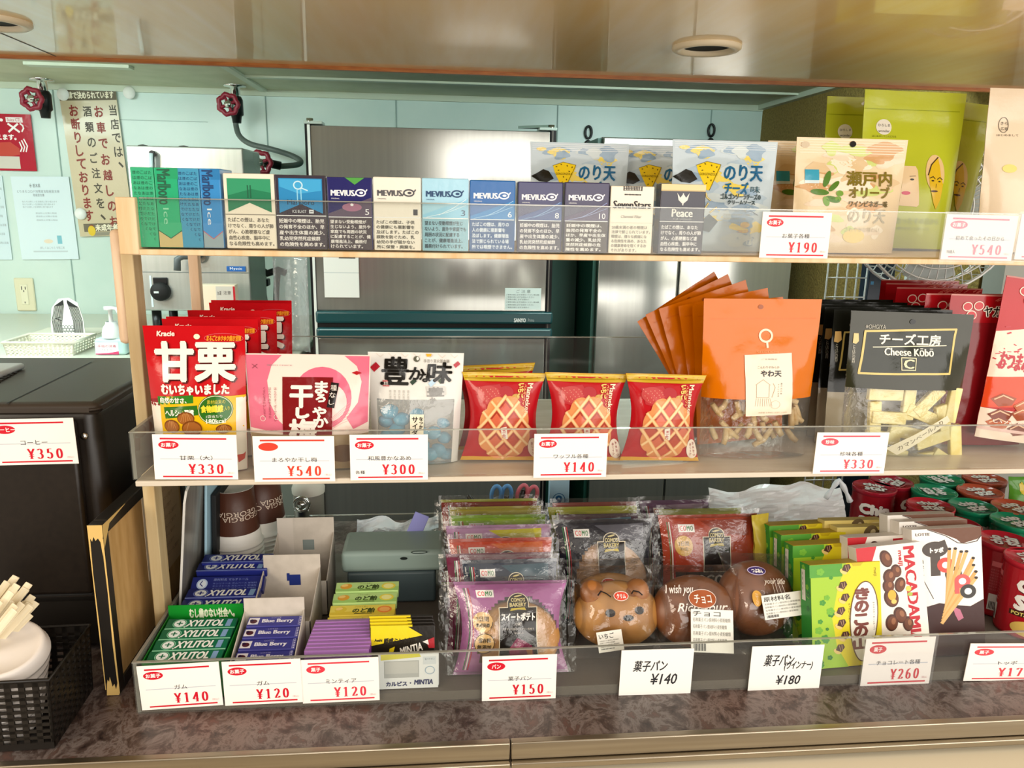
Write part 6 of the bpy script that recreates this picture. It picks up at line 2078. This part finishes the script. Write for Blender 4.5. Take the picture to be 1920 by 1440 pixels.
bread(842, 1016, 952, '#b3a63a', 'olive yellow wrapped bread, second from the back of the left row', como_art('#b3a63a', '#c2b850'), seed=8.3)
bread(826, 1008, 938, '#8f2a1a', 'red-brown wrapped bread with lime edges, rearmost of the left row', como_art('#8f2a1a', '#a83420'), seed=9.8, scol='#b4b83a')
bread(1040, 1226, 978, '#23242e', 'black and grey wrapped bread, front of the middle row', como_art('#23242e', '#5a5a64'), 20, .150, .030, None, 'bun', seed=11.0)
bread(1048, 1198, 966, '#4a1a3a', 'dark purple wrapped bread in the middle row', como_art('#4a1a3a', '#5c88a0'), seed=12.0)
bread(1028, 1196, 952, '#b8bc34', 'yellow-green wrapped bread in the middle row', como_art('#b8bc34', '#d0d040'), seed=13.0)
bread(1036, 1194, 944, '#a83a28', 'red wrapped bread, rearmost of the middle row', como_art('#a83a28', '#c8a08c'), seed=14.0)
A = como_art('#a8391c', '#8a2c14')
A.rect(18, 78, 150, 140, '#221814', 1.5)
A.text('CHOCOLATA', 24, 82, 140, 98, '#f0e8dc', 4, .3, serif=.8)
A.text('チョコラータ', 56, 102, 112, 111, '#e8dccc', 4, .3)
A.text('ほろにがチョコレート生地を使用した', 36, 115, 132, 119, '#b8a894', 4)
A.ell(32, 42, 14, 14, '#d8a848', 3).text('3日間', 24, 36, 40, 42, '#4a2c10', 4).text('熟成', 26, 44, 38, 49, '#4a2c10', 4)
t_ = bread(1236, 1424, 968, '#a8391c', 'red and brown wrapped chocolate bread, front of the right row', A, 16, .150, .026, None, None, False, seed=15.0)
bread(1236, 1392, 956, '#a8b43c', 'lime-topped wrapped bread behind the chocolate one', como_art('#a8b43c', '#c0c84c'), seed=16.0)
bread(1200, 1330, 940, '#6c4a6a', 'grey-violet wrapped bread in the rear of the right row', como_art('#6c4a6a', '#9a8498'), seed=17.0)
b = MB('f')
c, w_ = lean_spot(1418, 1462, 974, .15, 12)
pouch(b, w_, .15, .02, '#c2ad3c', 'pillow', .002, 19.0, None, k=60)
tag(b.build('wrapped_bread', None, c + Vector((0, .02, 0)), (rad(-12), rad(4), rad(24))), 'narrow gold-wrapped bread at the right end of the bread rows', 'wrapped bread', GBr)

# round buns in clear bags
def clear_bun(px, T, bun, label, artfn, lean, bunpx, seed, roll=0, brx=None, Y=None):
    x0, x1, y0, y1 = px
    c, w_, h_ = spot(x0, x1, y0, Y, ZF, lean)
    t = empty('wrapped_bun', c + Vector((0, T * .5, 0)), label, 'wrapped bun', 'round buns in clear bags', (rad(-lean), rad(roll), 0))
    b = MB()
    sf = pouch(b, w_, h_, T, 'film_bag', 'pillow', .0055, seed, None, k=26, end=.03, nx=30, ny=30, full=True)
    b.build('clear_bag', t)
    A = Art(x0, y0, x1, y1)
    bw, bh = w_ * (bunpx[2]) / (x1 - x0), h_ * bunpx[3] / (y1 - y0)
    bcx, bcz = ((bunpx[0] - (x0 + x1) / 2)) / (x1 - x0) * w_, (y1 - bunpx[1]) / (y1 - y0) * h_
    R_ = T * .42
    def bs(u, v, off):
        q = 1 - ((u - bcx) / bw) ** 2 - ((v - bcz) / bh) ** 2
        return Vector((u, -R_ * max(0, q) ** .5 - off - .0002, v))
    b = MB()
    b.lathe([(cos(a), sin(a)) for a in [rad(-90 + 180 * i / 18) for i in range(19)]], 36, bun, Matrix.Translation((bcx, 0, bcz)) @ Matrix.Diagonal((bw, R_, bh, 1)) @ Matrix.Rotation(pi / 2, 4, 'X'))
    P1, P2 = artfn(A)
    if P1:
        b.art(P1, bs, w_, h_, .0004, .004)
    bo = b.build('bread_bun', t)
    if P2:
        b = MB()
        b.art(P2, sf, w_, h_, .0004, .005, base=3)
        b.build('printed_label', t)
    return t, bo, (bcx, bcz, bw, bh, R_)
def A_like(A):
    return Art(*A.b)
def oval(A, x, y, rx, ry, m, tx, rim='#f4e6dc'):
    A.ell(x, y, rx, ry, rim, 1).ell(x, y, rx - 1.5, ry - 1.5, m, 2).text(tx, x - rx * .6, y - ry * .45, x + rx * .6, y + ry * .45, '#fbf4ec', 3, .4)
def sticker(A, x0, y0, x1, y1, tx, rot=0):
    A.rect(x0, y0, x1, y1, '#efece2', 1)
    A.text(tx, x0 + 4, y0 + 4, x0 + (x1 - x0) * .7, y0 + 14, '#3a3834', 2, .2)
    h = (y1 - y0 - 18) / 5
    for i in range(4):
        A.text('名称菓子パン原材料小麦粉糖類', x0 + 4, y0 + 17 + i * h, x1 - 6 - (i % 2) * 8, y0 + 17 + i * h + h * .6, '#7a776e', 2)
    for i in range(12):
        A.rect(x0 + 5 + i * 2.2, y1 - h * 1.3, x0 + 6 + i * 2.2 + (i % 3) * .4, y1 - 3, '#3a3834', 2)
def f_bear(A):
    B, L = A_like(A), A_like(A)
    B.ell(1141, 1187, 9, 9, '#1d1512', 2).ell(1196, 1183, 9, 9, '#1d1512', 2).ell(1174, 1199, 10, 7, '#1d1512', 2)
    B.ell(1110, 1148, 12, 12, '#8f5524', 1).ell(1188, 1140, 13, 12, '#8f5524', 1)
    L.line([(1109, 1146), (1118, 1137), (1130, 1143), (1138, 1150)], 3, '#1d1512', 2).line([(1187, 1144), (1192, 1138), (1205, 1141), (1213, 1148)], 3, '#1d1512', 2)
    oval(L, 1162, 1149, 17, 11, '#d9452c', 'クリム')
    return B, L
t, bo, (cx, cz, bw, bh, R_) = clear_bun((1066, 1252, 1080, 1290), .062, 'bun_bear', 'bear-faced cream bun in a clear bag with a red oval label', f_bear, 26, (1160, 1192, 82, 78), 21.0, Y=.895)
for s_ in (-1, 1):
    b = MB()
    b.lathe([(cos(a), sin(a)) for a in [rad(-90 + 180 * i / 10) for i in range(11)]], 20, 'bun_dark', Matrix.Translation((cx + s_ * bw * .52 - .003, -R_ * .35, cz + bh * .66)) @ Matrix.Diagonal((.017, .012, .018, 1)) @ Matrix.Rotation(pi / 2, 4, 'X'))
    b.build('bun_ear', t)
b = MB()
A = Art(1120, 1240, 1170, 1280); sticker(A, 1120, 1240, 1168, 1278, 'いちご')
b.art(A, lambda u, v, off: Vector((u, -off, v)), .034, .026, .0002)
b.box(-.017, 0, 0, .017, .0004, .026, '#efece2|p')
b.build('ingredient_sticker', t, (-.016, -.036, .012), (0, rad(-6), 0))
def f_curry(A):
    L = A_like(A)
    oval(L, 1137, 1106, 17, 9, '#d23a24', 'カレー')
    return None, L
clear_bun((1062, 1240, 1062, 1200), .05, 'bun', 'golden curry bun in a clear bag with a red oval label, behind the bear-faced bun', f_curry, 24, (1145, 1134, 70, 46), 23.0, Y=.965)
def f_choco(A):
    B, L = A_like(A), A_like(A)
    L.text('I wish you', 1232, 1122, 1292, 1146, '#efe6dc', 1, .3, .35).text('Rich your', 1250, 1162, 1366, 1186, '#efe6dc', 1, .4, .35)
    oval(L, 1311, 1153, 33, 21, '#a8562a', 'チョコ')
    return None, L
t, bo, q_ = clear_bun((1218, 1404, 1078, 1282), .06, 'bun_choco', 'chocolate bun in a clear bag with white script and an orange-brown oval', f_choco, 26, (1305, 1182, 78, 82), 25.0, roll=1, Y=.892)
b = MB()
A = Art(0, 0, 90, 86); sticker(A, 0, 0, 90, 86, 'チョコ')
b.art(A, lambda u, v, off: Vector((u, -off, v)), .058, .055, .0002)
b.box(-.029, 0, 0, .029, .0004, .055, '#efece2|p')
b.build('ingredient_sticker', t, (.006, -.037, .008), (0, rad(3), 0))
def f_anko(A):
    B, L = A_like(A), A_like(A)
    oval(L, 1409, 1095, 20, 10, '#3a2a6a', 'つぶあん', '#d8c8e8')
    L.ell(1397, 1158, 12, 18, '#d8a040', 1).text('バターパン', 1393, 1146, 1400, 1172, '#f4e6c8', 2, 0, rot=90)
    L.text('your life', 1420, 1112, 1470, 1128, '#e2d4c4', 1, .2, .3, rot=0)
    for i in range(4):
        L.line([(1438 + i * 7, 1112), (1446 + i * 8, 1150)], 1, '#e2d4c4', 1)
    return None, L
t, bo, q_ = clear_bun((1352, 1506, 1054, 1275), .056, 'bun_choco', 'dark bean paste bun in a clear bag with a purple oval label', f_anko, 26, (1418, 1158, 72, 88), 27.0, roll=3, Y=.905)
b = MB()
A = Art(0, 0, 90, 50); sticker(A, 0, 0, 90, 50, '原材料名')
b.art(A, lambda u, v, off: Vector((u, -off, v)), .058, .032, .0002)
b.box(-.029, 0, 0, .029, .0004, .032, '#efece2|p')
b.build('ingredient_sticker', t, (.018, -.036, .045), (0, rad(-8), 0))

# ================================================================ chocolate boxes
def leaf_dots(A, x0, y0, x1, y1, n, cols, seed, k=2):
    rr = random.Random(seed)
    for i in range(n):
        x, y, r = rr.uniform(x0, x1), rr.uniform(y0, y1), rr.uniform(3, 8)
        for a in range(5):
            A.ell(x + r * .6 * cos(a * 1.26), y + r * .6 * sin(a * 1.26), r * .5, r * .5, cols[i % len(cols)], k + .1 * (i % 3), 10)
def kinoko():
    A = Art(1520, 1055, 1658, 1274)
    A.poly([(1520, 1055), (1590, 1055), (1572, 1110), (1560, 1170), (1568, 1230), (1590, 1274), (1520, 1274)], '#9fc62c', 1)
    leaf_dots(A, 1528, 1064, 1564, 1268, 16, ['#3f8f2a', '#2f7a24', '#6fb02c'], 3)
    A.rect(1518, 1055, 1582, 1082, '#4f9a2c', 2)
    A.poly([(1600, 1055), (1624, 1055), (1618, 1062), (1604, 1062)], '#c8b010', 2)
    A.text('meiji', 1643, 1068, 1650, 1086, '#8a7a14', 3, rot=90)
    ol = [(1608 + 27 * cos(a) * (1 - .12 * sin(a)), 1180 + 84 * sin(a)) for a in [2 * pi * i / 36 for i in range(36)]]
    ol = [(x + (y - 1180) * -.06 + 14, y) for x, y in ol]
    A.poly(ol, '#f2efe6', 3).line(ol, 2, '#6a4a24', 3.4, True)
    for ch, y in (('き', 1110), ('の', 1137), ('こ', 1165), ('の', 1190), ('山', 1216)):
        A.text(ch, 1604 - (y - 1160) * .06, y, 1630 - (y - 1160) * .06, y + 23, '#7a3f38', 4, 1.8)
    A.vtext('サクサククッキーとチョコ', 1642, 1140, 4, 5, '#4a4030', 4).vtext('チョコレート菓子', 1594, 1140, 4, 5, '#4a4030', 4)
    for i, (x, y) in enumerate(((1582, 1102), (1586, 1128), (1577, 1156), (1578, 1182), (1584, 1208), (1574, 1234), (1590, 1066))):
        A.ell(x - 6, y + 6, 8, 5, '#e8c878', 3, 14, 40)
        A.poly([(x - 9, y + 3), (x - 4, y - 8), (x + 6, y - 9), (x + 9, y - 2), (x + 2, y + 8)], '#4a2a1c', 4)
        A.line([(x - 2, y - 6), (x + 1, y + 5)], 1.2, '#b89070', 4.4).line([(x + 3, y - 7), (x + 4, y + 3)], 1.2, '#b89070', 4.4)
    return A
def kinoko_side():
    A = Art(0, 0, 40, 220)
    A.rect(0, 0, 40, 220, '#2f8a34', 1)
    leaf_dots(A, 6, 10, 36, 214, 9, ['#1f6e2c', '#7ab83c'], 6)
    A.rect(6, 14, 20, 80, '#d8d6c8', 3)
    for i in range(5):
        A.rect(9, 20 + i * 11, 11, 26 + i * 11, '#8a887c', 4)
    return A
def carton(name, px, Y, lean, body, Af, As, label, cat, group, d_=.024, roll=0.0, yaw=0.0, top=None, H=None):
    c, w_, h_ = spot(px[0], px[1], px[2], Y, ZF, lean)
    h_ = H or h_
    b = MB()
    b.bbox(-w_ / 2, 0, 0, w_ / 2, d_, h_, body + '|c', .0006, 1)
    if Af:
        b.art(Af, flat_front(0), w_, h_, .00015)
    if As:
        b.art(As, lambda u, v, off: Vector((-w_ / 2 - off, d_ / 2 - u, v)), d_, h_, .00015)
    if top:
        b.box(-w_ / 2 + .0005, .0005, h_, w_ / 2 - .0005, d_ - .0005, h_ + .0003, top)
    o = b.build(name, None, c + Vector((0, 0, abs(sin(rad(roll))) * w_ / 2)), (rad(-lean), rad(roll), rad(yaw)))
    tag(o, label, cat, group)
    return o, w_, h_
def copy_top(o, px0, pyt, w_, h_, lean, label, group, roll=0, yaw=0):
    zt_ = ZF + h_ * cos(rad(lean))
    yt = (zt_ - ZC) / slope(px0 + 30, pyt)
    p = P(px0, pyt, yt)
    return dup(o, Vector((p.x + w_ / 2, yt - h_ * sin(rad(lean)), ZF)), (rad(-lean), rad(roll), rad(yaw)), label, group)
GK = 'chocolate boxes in the tray'
o, w_, h_ = carton('chocolate_box', (1520, 1656, 1056), .885, 14, '#e3d21c', kinoko(), kinoko_side(), 'yellow-green mushroom chocolate box, front of its row', 'chocolate box', GK, .026, 0, 4, '#b89a14')
for px, py, lb in ((1488, 1021, 'yellow-green chocolate box directly behind the front mushroom chocolate box'), (1466, 1001, 'yellow-green chocolate box, third from the front of its row'), (1444, 984, 'rearmost yellow-green chocolate box of its row')):
    copy_top(o, px, py, w_, h_, 10, lb, GK, 0, 4)
def nutc(A, x, y, rx, ry, rot, k=3):
    A.ell(x, y, rx, ry, '#4a2415', k, 20, rot).ell(x + rx * .1, y + ry * .05, rx * .8, ry * .8, '#6b3a22', k + .2, 18, rot).ell(x + rx * .3, y - ry * .15, rx * .35, ry * .4, '#9a6544', k + .4, 14, rot)
def macadamia():
    A = Art(1600, 1026, 1745, 1270)
    A.poly([(1600, 1026), (1646, 1026), (1628, 1070), (1624, 1140), (1632, 1200), (1655, 1270), (1600, 1270)], '#c8202c', 1)
    A.poly([(1646, 1026), (1745, 1026), (1745, 1270), (1655, 1270), (1632, 1200), (1624, 1140), (1628, 1070)], '#f3ece2', 1.2)
    for q in ((1664, 1054, 13, 19, -20), (1668, 1092, 14, 16, 20), (1684, 1082, 12, 14, -10), (1664, 1112, 13, 15, 0), (1690, 1112, 12, 16, 20), (1668, 1138, 16, 20, -15), (1684, 1176, 14, 18, -20), (1664, 1190, 14, 18, 10), (1700, 1196, 12, 16, 0)):
        nutc(A, *q)
    A.ell(1670, 1132, 9, 11, '#e0b03c', 4).ell(1673, 1146, 6, 5, '#e8c468', 4)
    A.ell(1708, 1122, 6, 6, '#d8d060', 4).ell(1710, 1134, 6, 4, '#a8bc4c', 4)
    A.text('MACADAMIA', 1704, 1034, 1728, 1240, '#c01428', 3, .8, rot=90, serif=1.6)
    A.text('meiji', 1690, 1040, 1700, 1072, '#c01428', 3, .5, rot=90)
    return A
o, w_, h_ = carton('chocolate_box', (1622, 1742, 1026), .89, 14, '#f0e8de', macadamia(), None, 'white and red macadamia chocolate box, front of its row, tilted to the left', 'chocolate box', GK, .022, -5, 0)
copy_top(o, 1596, 1006, w_, h_, 12, 'white and red macadamia chocolate box behind the front one', GK, -2)
A = Art(0, 0, 120, 200)
A.rect(0, 0, 120, 200, '#e6d27c', 1)
for q in ((66, 14, 14, 18, 20), (84, 22, 12, 16, -10), (74, 44, 14, 16, 0)):
    A.ell(q[0], q[1], q[2], q[3], '#6a5838', 2, 18, q[4]).ell(q[0] + 4, q[1] - 3, 5, 7, '#c8b890', 2.4, 12, q[4])
A.ell(104, 20, 20, 16, '#efe0a4', 1.5)
og, wg, hg = carton('chocolate_box', (1570, 1684, 988), .99, 10, '#dcc878', A, None, 'pale gold chocolate box behind the macadamia boxes', 'chocolate box', GK, .022)
copy_top(og, 1546, 976, wg, hg, 10, 'rearmost pale gold chocolate box', GK)
def toppo():
    A = Art(1715, 992, 1845, 1262)
    A.rect(1715, 992, 1845, 1262, '#f2eee8', 1)
    A.text('LOTTE', 1722, 1000, 1748, 1006, '#5a4a44', 3, serif=.4)
    A.poly([(1744, 992), (1845, 992), (1845, 1012), (1836, 1018), (1822, 1022), (1808, 1026), (1798, 1016), (1778, 1006)], '#6a4028', 2)
    A.line([(1744, 993), (1778, 1008), (1800, 1024), (1816, 1026), (1836, 1022), (1845, 1010)], 1.6, '#3a201a', 3)
    A.ell(1757, 1036, 24, 17, '#4a3f38', 2).poly([(1764, 1020), (1776, 1016), (1782, 1036), (1770, 1040)], '#4a3f38', 2)
    A.rect(1748, 1048, 1766, 1092, '#4a3f38', 2)
    A.text('トッポ', 1748, 1032, 1772, 1043, '#f2eee8', 4, .8)
    def don(x, y, r, r2, m, k):
        A.ell(x, y, r, r, m, k).ell(x, y, r2, r2, '#f2eee8', k + .3)
    don(1776, 1070, 16, 7, '#d8483e', 2.6)
    A.poly([(1776, 1085), (1800, 1085), (1800, 1110), (1776, 1110)], '#4a3f38', 2)
    don(1790, 1090, 16, 7, '#4a3f38', 2.2)
    for i, (x0, y0) in enumerate(((1784, 1036), (1795, 1036), (1806, 1043), (1816, 1043), (1828, 1058), (1828, 1073), (1832, 1087), (1832, 1100))):
        A.line([(x0, y0), (1776 - i * 1.5, 1150 + i * 6)], 6.5, ['#d8a45c', '#e2b472'][i % 2], 3 + i * .05)
        A.ell(x0, y0, 3.4, 2.8, '#2a1a14', 3.6, 10)
    don(1806, 1106, 15, 7, '#e05a58', 4)
    A.rect(1791, 1106, 1800, 1132, '#e05a58', 4)
    don(1816, 1128, 15, 7, '#3a3634', 4)
    A.vtext('最後までチョコたっぷり', 1731, 1056, 8, 10, '#3a2f2a', 3, .3)
    A.line([(1733, 1098), (1751, 1140)], 1.2, '#3a2f2a', 3)
    A.poly([(1715, 1150), (1740, 1156), (1762, 1150), (1790, 1156), (1820, 1160), (1845, 1146), (1845, 1262), (1715, 1262)], '#3c1a18', 2)
    A.poly([(1786, 1158), (1800, 1166), (1806, 1184), (1796, 1190), (1790, 1176)], '#c0708a', 3)
    return A
o, w_, h_ = carton('chocolate_box', (1715, 1844, 992), .90, 14, '#efe9e2', toppo(), None, 'white pretzel-stick chocolate box with a melting chocolate edge, front of its row', 'chocolate box', GK, .022, -1.5)
for px, py, lb in ((1690, 977, 'white pretzel-stick chocolate box behind the front one'), (1668, 965, 'rearmost white pretzel-stick chocolate box')):
    copy_top(o, px, py, w_, h_, 12, lb, GK, -1)

# ================================================================ potato chip cans
def can_mesh(body, lid_, side=True):
    b = MB()
    R_, H_ = .0372, .112
    b.lathe([(0, 0), (R_ * .97, 0), (R_ * .97, .004), (R_ * .96, .006), (R_ * .96, H_ - .008)], 48, body + '|g')
    b.lathe([(R_ * .96, H_ - .008), (R_, H_ - .008), (R_ * 1.01, H_ - .001), (R_, H_), (R_ * .95, H_ + .0005), (R_ * .93, H_ - .0015), (0, H_ - .0015)], 48, lid_ + '|g')
    A = Art(0, 0, 100, 100)
    for dx, dy, m, k, bo in ((1.5, 1.5, '#3a0a10', 1, 2), (0, 0, '#e4e2de', 2, 1.4)):
        A.text('chip', 26 + dx, 24 + dy, 72 + dx, 50 + dy, m, k, bo).text('star', 28 + dx, 50 + dy, 76 + dx, 74 + dy, m, k, bo)
    A.line([(22, 78), (50, 82)], 2.5, '#c86a70' if body != '#0d6a48' else '#6ab894', 1)
    b.art(A, lambda u, v, off: Vector((u, v - R_, H_ - .0013 + off)), 2 * R_, 2 * R_, .0001)
    if side:
        A = Art(0, 0, 120, 112)
        for dx, dy, m, k, bo in ((1.6, 1.6, '#4a0a10', 2, 2.6), (0, 0, '#ece8e2', 3, 2.0)):
            A.text('Chip', 36 + dx, 24 + dy, 86 + dx, 46 + dy, m, k, bo).text('Star', 36 + dx, 48 + dy, 84 + dx, 68 + dy, m, k, bo)
        A.rect(30, 71, 92, 79, '#3a1a0c', 2).text('POTATO CHIPS', 33, 72.5, 89, 77.5, '#e8d878', 3, .2)
        A.ell(60, 96, 26, 12, '#d8b45c', 2)
        A.rect(-14, 24, 8, 32, '#d86a70', 2)
        for i in range(8):
            A.text('名称スナック菓子', -14, 36 + i * 4.5, 8, 39 + i * 4.5, '#d86a70', 2)
        A.rect(-12, 76, 6, 102, '#e4e0da', 2)
        for i in range(8):
            A.rect(-10 + i * 1.8, 88, -9 + i * 1.8, 100, '#3a3634', 3)
        def sf(u, v, off):
            a = u / (R_ * .96)
            r = R_ * .96 + off
            return Vector((r * sin(a), -r * cos(a), v))
        b.art(A, sf, .120, .112, .0002, .004)
    return b
GCn = 'potato chip cans'
CAN = {}
def can(px, py, col, lb, rz=0, Y=None):
    c = PZ(px, py, ZF + .112)
    rot = (0, 0, rad(rz))
    if col not in CAN:
        m = {'red': ('#a31420', '#b01c2c'), 'green': ('#0d6a48', '#117a54'), 'brown': ('#9a3a24', '#a8462e'), 'wine': ('#8c1420', '#96182a')}[col]
        CAN[col] = tag(can_mesh(*m).build('chip_can', None, (c.x, c.y, ZF), rot), lb, 'chip can', GCn)
    else:
        dup(CAN[col], Vector((c.x, c.y, ZF)), rot, lb, GCn)
can(1640, 912, 'wine', 'dark red chip can standing apart left of the others, behind the chocolate boxes', -25)
can(1672, 902, 'wine', 'dark red chip can half hidden behind the one standing apart', 40)
can(1752, 920, 'green', 'green chip can in the left column under the shelf, second row', -95)
can(1766, 897, 'green', 'rear green chip can, only half its lid below the shelf', -80)
can(1838, 920, 'brown', 'brown chip can right of the second-row green one', 10)
can(1846, 896, 'brown', 'rearmost brown chip can under the shelf edge', 5)
can(1745, 947, 'red', 'red chip can in front of the left green cans', -10)
can(1824, 948, 'green', 'green chip can in the middle, right of the red lid', 12)
can(1905, 950, 'brown', 'brown chip can cut by the right edge', 20)
can(1905, 976, 'green', 'green chip can at the right edge behind the front red cans', 15)
can(1792, 982, 'red', 'red chip can just behind the pretzel-stick box', -60)
can(1884, 1012, 'red', 'red chip can right of the pretzel-stick box showing its ingredient panel', 62)
can(1938, 1046, 'red', 'front red chip can with large white lettering at the right edge', -22)
# green snack bag behind the cans
A = Art(0, 0, 100, 80)
leaf_dots(A, 6, 6, 94, 74, 12, ['#2f5a1c', '#c8b02c', '#1c2a14'], 4)
c, w_, h_ = spot(1892, 2000, 893, 1.215, ZF)
b = MB('g'); sf = pouch(b, w_, h_, .03, '#4f8a2a', 'pillow', .002, 33.0); b.art(A, sf, w_, h_, .0003, .006)
tag(b.build('snack_bag', None, c), 'green leafy snack bag in the corner behind the chip cans', 'snack bag')

# ================================================================ things behind the tray
bag_ = crumple(1336, 1598, 908, 985, 1.235, '#eef0f2|g', 8.6, 'white plastic shopping bag lying behind the breads', 'plastic_bag', 'plastic bag', amp=.010)
b = MB()
p0, p1, p2 = P(1548, 935, 1.225), P(1572, 912, 1.225), P(1594, 940, 1.225)
mid = [p0 + (p1 - p0) * (i / 6) for i in range(7)] + [p1 + (p2 - p1) * (i / 6) for i in range(1, 7)]
for i, q in enumerate(mid):
    q.z += .012 * sin(pi * i / 12)
mid = [q - bag_.location for q in mid]
b.tube(mid, [.0042 + .0012 * sin(i * 1.7) for i in range(13)], '#e6ecf2|g', 8)
b.build('bag_handle', bag_)
q = P(950, 960, 1.31)
t = empty('pen_cup', (q.x, 1.31, ZT + .0005), 'dark cup holding scissors and pens behind the bread rows', 'pen cup')
b = MB(); b.lathe([(0, 0), (.036, 0), (.038, .085), (.035, .085), (.034, .004), (0, .004)], 28, 'black_plastic'); b.build('cup_body', t)
def scissors(px, m, label, dx, rz):
    q = P(px, 908, 1.30)
    b = MB()
    for s_ in (-1, 1):
        cx = s_ * .0095
        b.tube([Vector((cx + .0085 * cos(a), s_ * .002, -.020 + .017 * sin(a))) for a in [2 * pi * i / 20 for i in range(20)]], .0036, m, 8, closed=True)
        b.tube([(cx, s_ * .002, -.037), (s_ * .002, 0, -.06)], .004, m, 8)
    o = b.build('scissors', None, q, (0, rad(rz), 0))
    tag(o, label, 'scissors')
    b = MB()
    for s_ in (-1, 1):
        b.prism([(-.004, 0), (.004, 0), (s_ * .002, -.05)], -.001 + s_ * .001, .001 + s_ * .001, 'chrome', Matrix.Translation((0, 0, -.06)) @ AXY)
    b.build('blade', o)
scissors(942, '#5f97d0|s', 'blue-handled scissors standing in the pen cup', 0, 4)
scissors(994, '#d8707e|s', 'pink-handled scissors standing in the pen cup', 0, 14)
def pen(px, py, px2, py2, m, label):
    a_, b_ = P(px, py, 1.30), P(px2, py2, 1.30)
    d = (a_ - b_).normalized()
    b = MB()
    b.tube([b_ - d * .05, b_, a_, a_ + d * .002], [.0042, .0042, .0042, .002], m, 10)
    b.tube([a_ + Vector((.005, 0, 0)), a_ - d * .025 + Vector((.006, 0, 0))], .0012, 'black_metal', 6)
    tag(b.build('pen', None), label, 'pen')
pen(878, 930, 898, 958, 'black_plastic', 'black pen leaning left in the pen cup')
pen(890, 938, 905, 962, '#6a2038|s', 'dark red pen leaning left in the pen cup')
pen(907, 944, 910, 962, 'black_metal', 'short black pen between the pens and the blue scissors')
pen(981, 920, 972, 950, 'black_plastic', 'black marker beside the pink scissors')
a_, b_ = P(1029, 960, 1.33), P(1068, 900, 1.33)
b = MB(); b.bbox(a_.x, 1.33, ZT + .0005, b_.x, 1.345, b_.z + .02, '#a8cfe4|c', .001, 1)
A = Art(1029, 900, 1068, 975)
A.ring(1048, 937, 12, 12, 1.4, '#2a6a9c', 1).text('9', 1042, 929, 1054, 945, '#1f5f94', 2, .9).text('P', 1061, 936, 1065, 942, '#3a7aa8', 2)
A.text('セット', 1040, 953, 1058, 959, '#3a7aa8', 2)
w_ = b_.x - a_.x
b.art(A, lambda u, v, off: Vector((u + (a_.x + b_.x) / 2, 1.33 - off, v + P(1048, 975, 1.33).z)), w_, b_.z - P(1048, 975, 1.33).z, .0002)
tag(b.build('number_stand', None), 'pale blue standing sign with a circled number nine', 'sign')
# electric fan behind the upper right pouches
cf = P(1752, 388, 1.33)
t = empty('electric_fan', (cf.x, 1.33, ZT), 'white wire-caged electric fan behind the red jerky bags', 'fan')
zc_ = cf.z - ZT
b = MB()
for y, rs in ((-.04, (.145, .125, .105, .085, .065, .045)), (.03, (.145, .12, .09))):
    for r in rs:
        yy = y * (1 - (r / .16) ** 4 * .5)
        b.tube([Vector((r * cos(a), yy, zc_ + r * sin(a))) for a in [2 * pi * i / 40 for i in range(40)]], .0016 if r < .14 else .003, 'wire', 6, closed=True)
for k in range(48):
    a = 2 * pi * k / 48
    b.tube([Vector((r * cos(a), -.04 * (1 - (r / .16) ** 4 * .5), zc_ + r * sin(a))) for r in (.03, .08, .12, .145)] + [Vector((.148 * cos(a), 0, zc_ + .148 * sin(a)))] + [Vector((r * cos(a), .03 * (1 - (r / .16) ** 4 * .5), zc_ + r * sin(a))) for r in (.145, .1, .03)], .0011, 'wire', 4)
b.build('cage', t)
b = MB(); b.lathe([(0, -.045), (.03, -.043), (.03, .03), (.02, .06), (0, .062)], 24, '#c8ccca|s', Matrix.Translation((0, 0, zc_)) @ Matrix.Rotation(-pi / 2, 4, 'X')); b.build('motor', t)
for k in range(4):
    b = MB()
    a0 = k * pi / 2
    b.grid(lambda i, j: Vector(((.03 + .1 * j) * cos(a0 + (i - .5) * .9), -.012 + (i - .5) * .02, zc_ + (.03 + .1 * j) * sin(a0 + (i - .5) * .9))), 8, 6, '#b9c4c6|s')
    b.build('blade', t)
b = MB(); b.tube([(0, .045, zc_), (0, .02, .02)], .012, '#d8dcda|s', 12); b.build('pole', t)
b = MB(); b.lathe([(0, 0), (.045, 0), (.043, .012), (.02, .022), (0, .022)], 32, '#d8dcda|s', Matrix.Translation((0, .02, .0005))); b.build('base', t)
# wire grid and dark blue box
x0, x1, zt_ = P(1553, 500, 1.39).x, P(1627, 500, 1.39).x, 1.40
b = MB()
for i in range(5):
    x = x0 + (x1 - x0) * i / 4
    b.tube([(x, 1.39, ZT + .001), (x, 1.39, zt_)], .0016, 'wire', 6)
for i in range(16):
    z = ZT + .02 + i * .036
    b.tube([(x0, 1.388, z), (x1, 1.388, z)], .0013, 'wire', 6)
tag(b.build('wire_grid', None), 'white wire grid standing in front of the olive wall', 'wire grid')
a_, b_ = P(1624, 560, 1.40), P(1664, 480, 1.40)
b = MB(); b.bbox(a_.x, 1.40, ZT + .0005, b_.x + .02, 1.43, b_.z, '#0f2438|s', .002)
A = Art(0, 0, 10, 10)
for i in (0, 1):
    for j in (0, 1):
        A.rect(1 + i * 4.4, 1 + j * 4.4, 4.8 + i * 4.4, 4.8 + j * 4.4, '#3fa0d8', 1)
b.art(A, lambda u, v, off: Vector((u + a_.x + .008, 1.40 - off, v + P(1632, 534, 1.40).z)), .007, .007, .0002)
tag(b.build('computer_tower', None), 'dark navy box with a small blue window mark beside the wire grid', 'computer')
bpy.data.objects.remove(_to)
bpy.data.curves.remove(_tc)
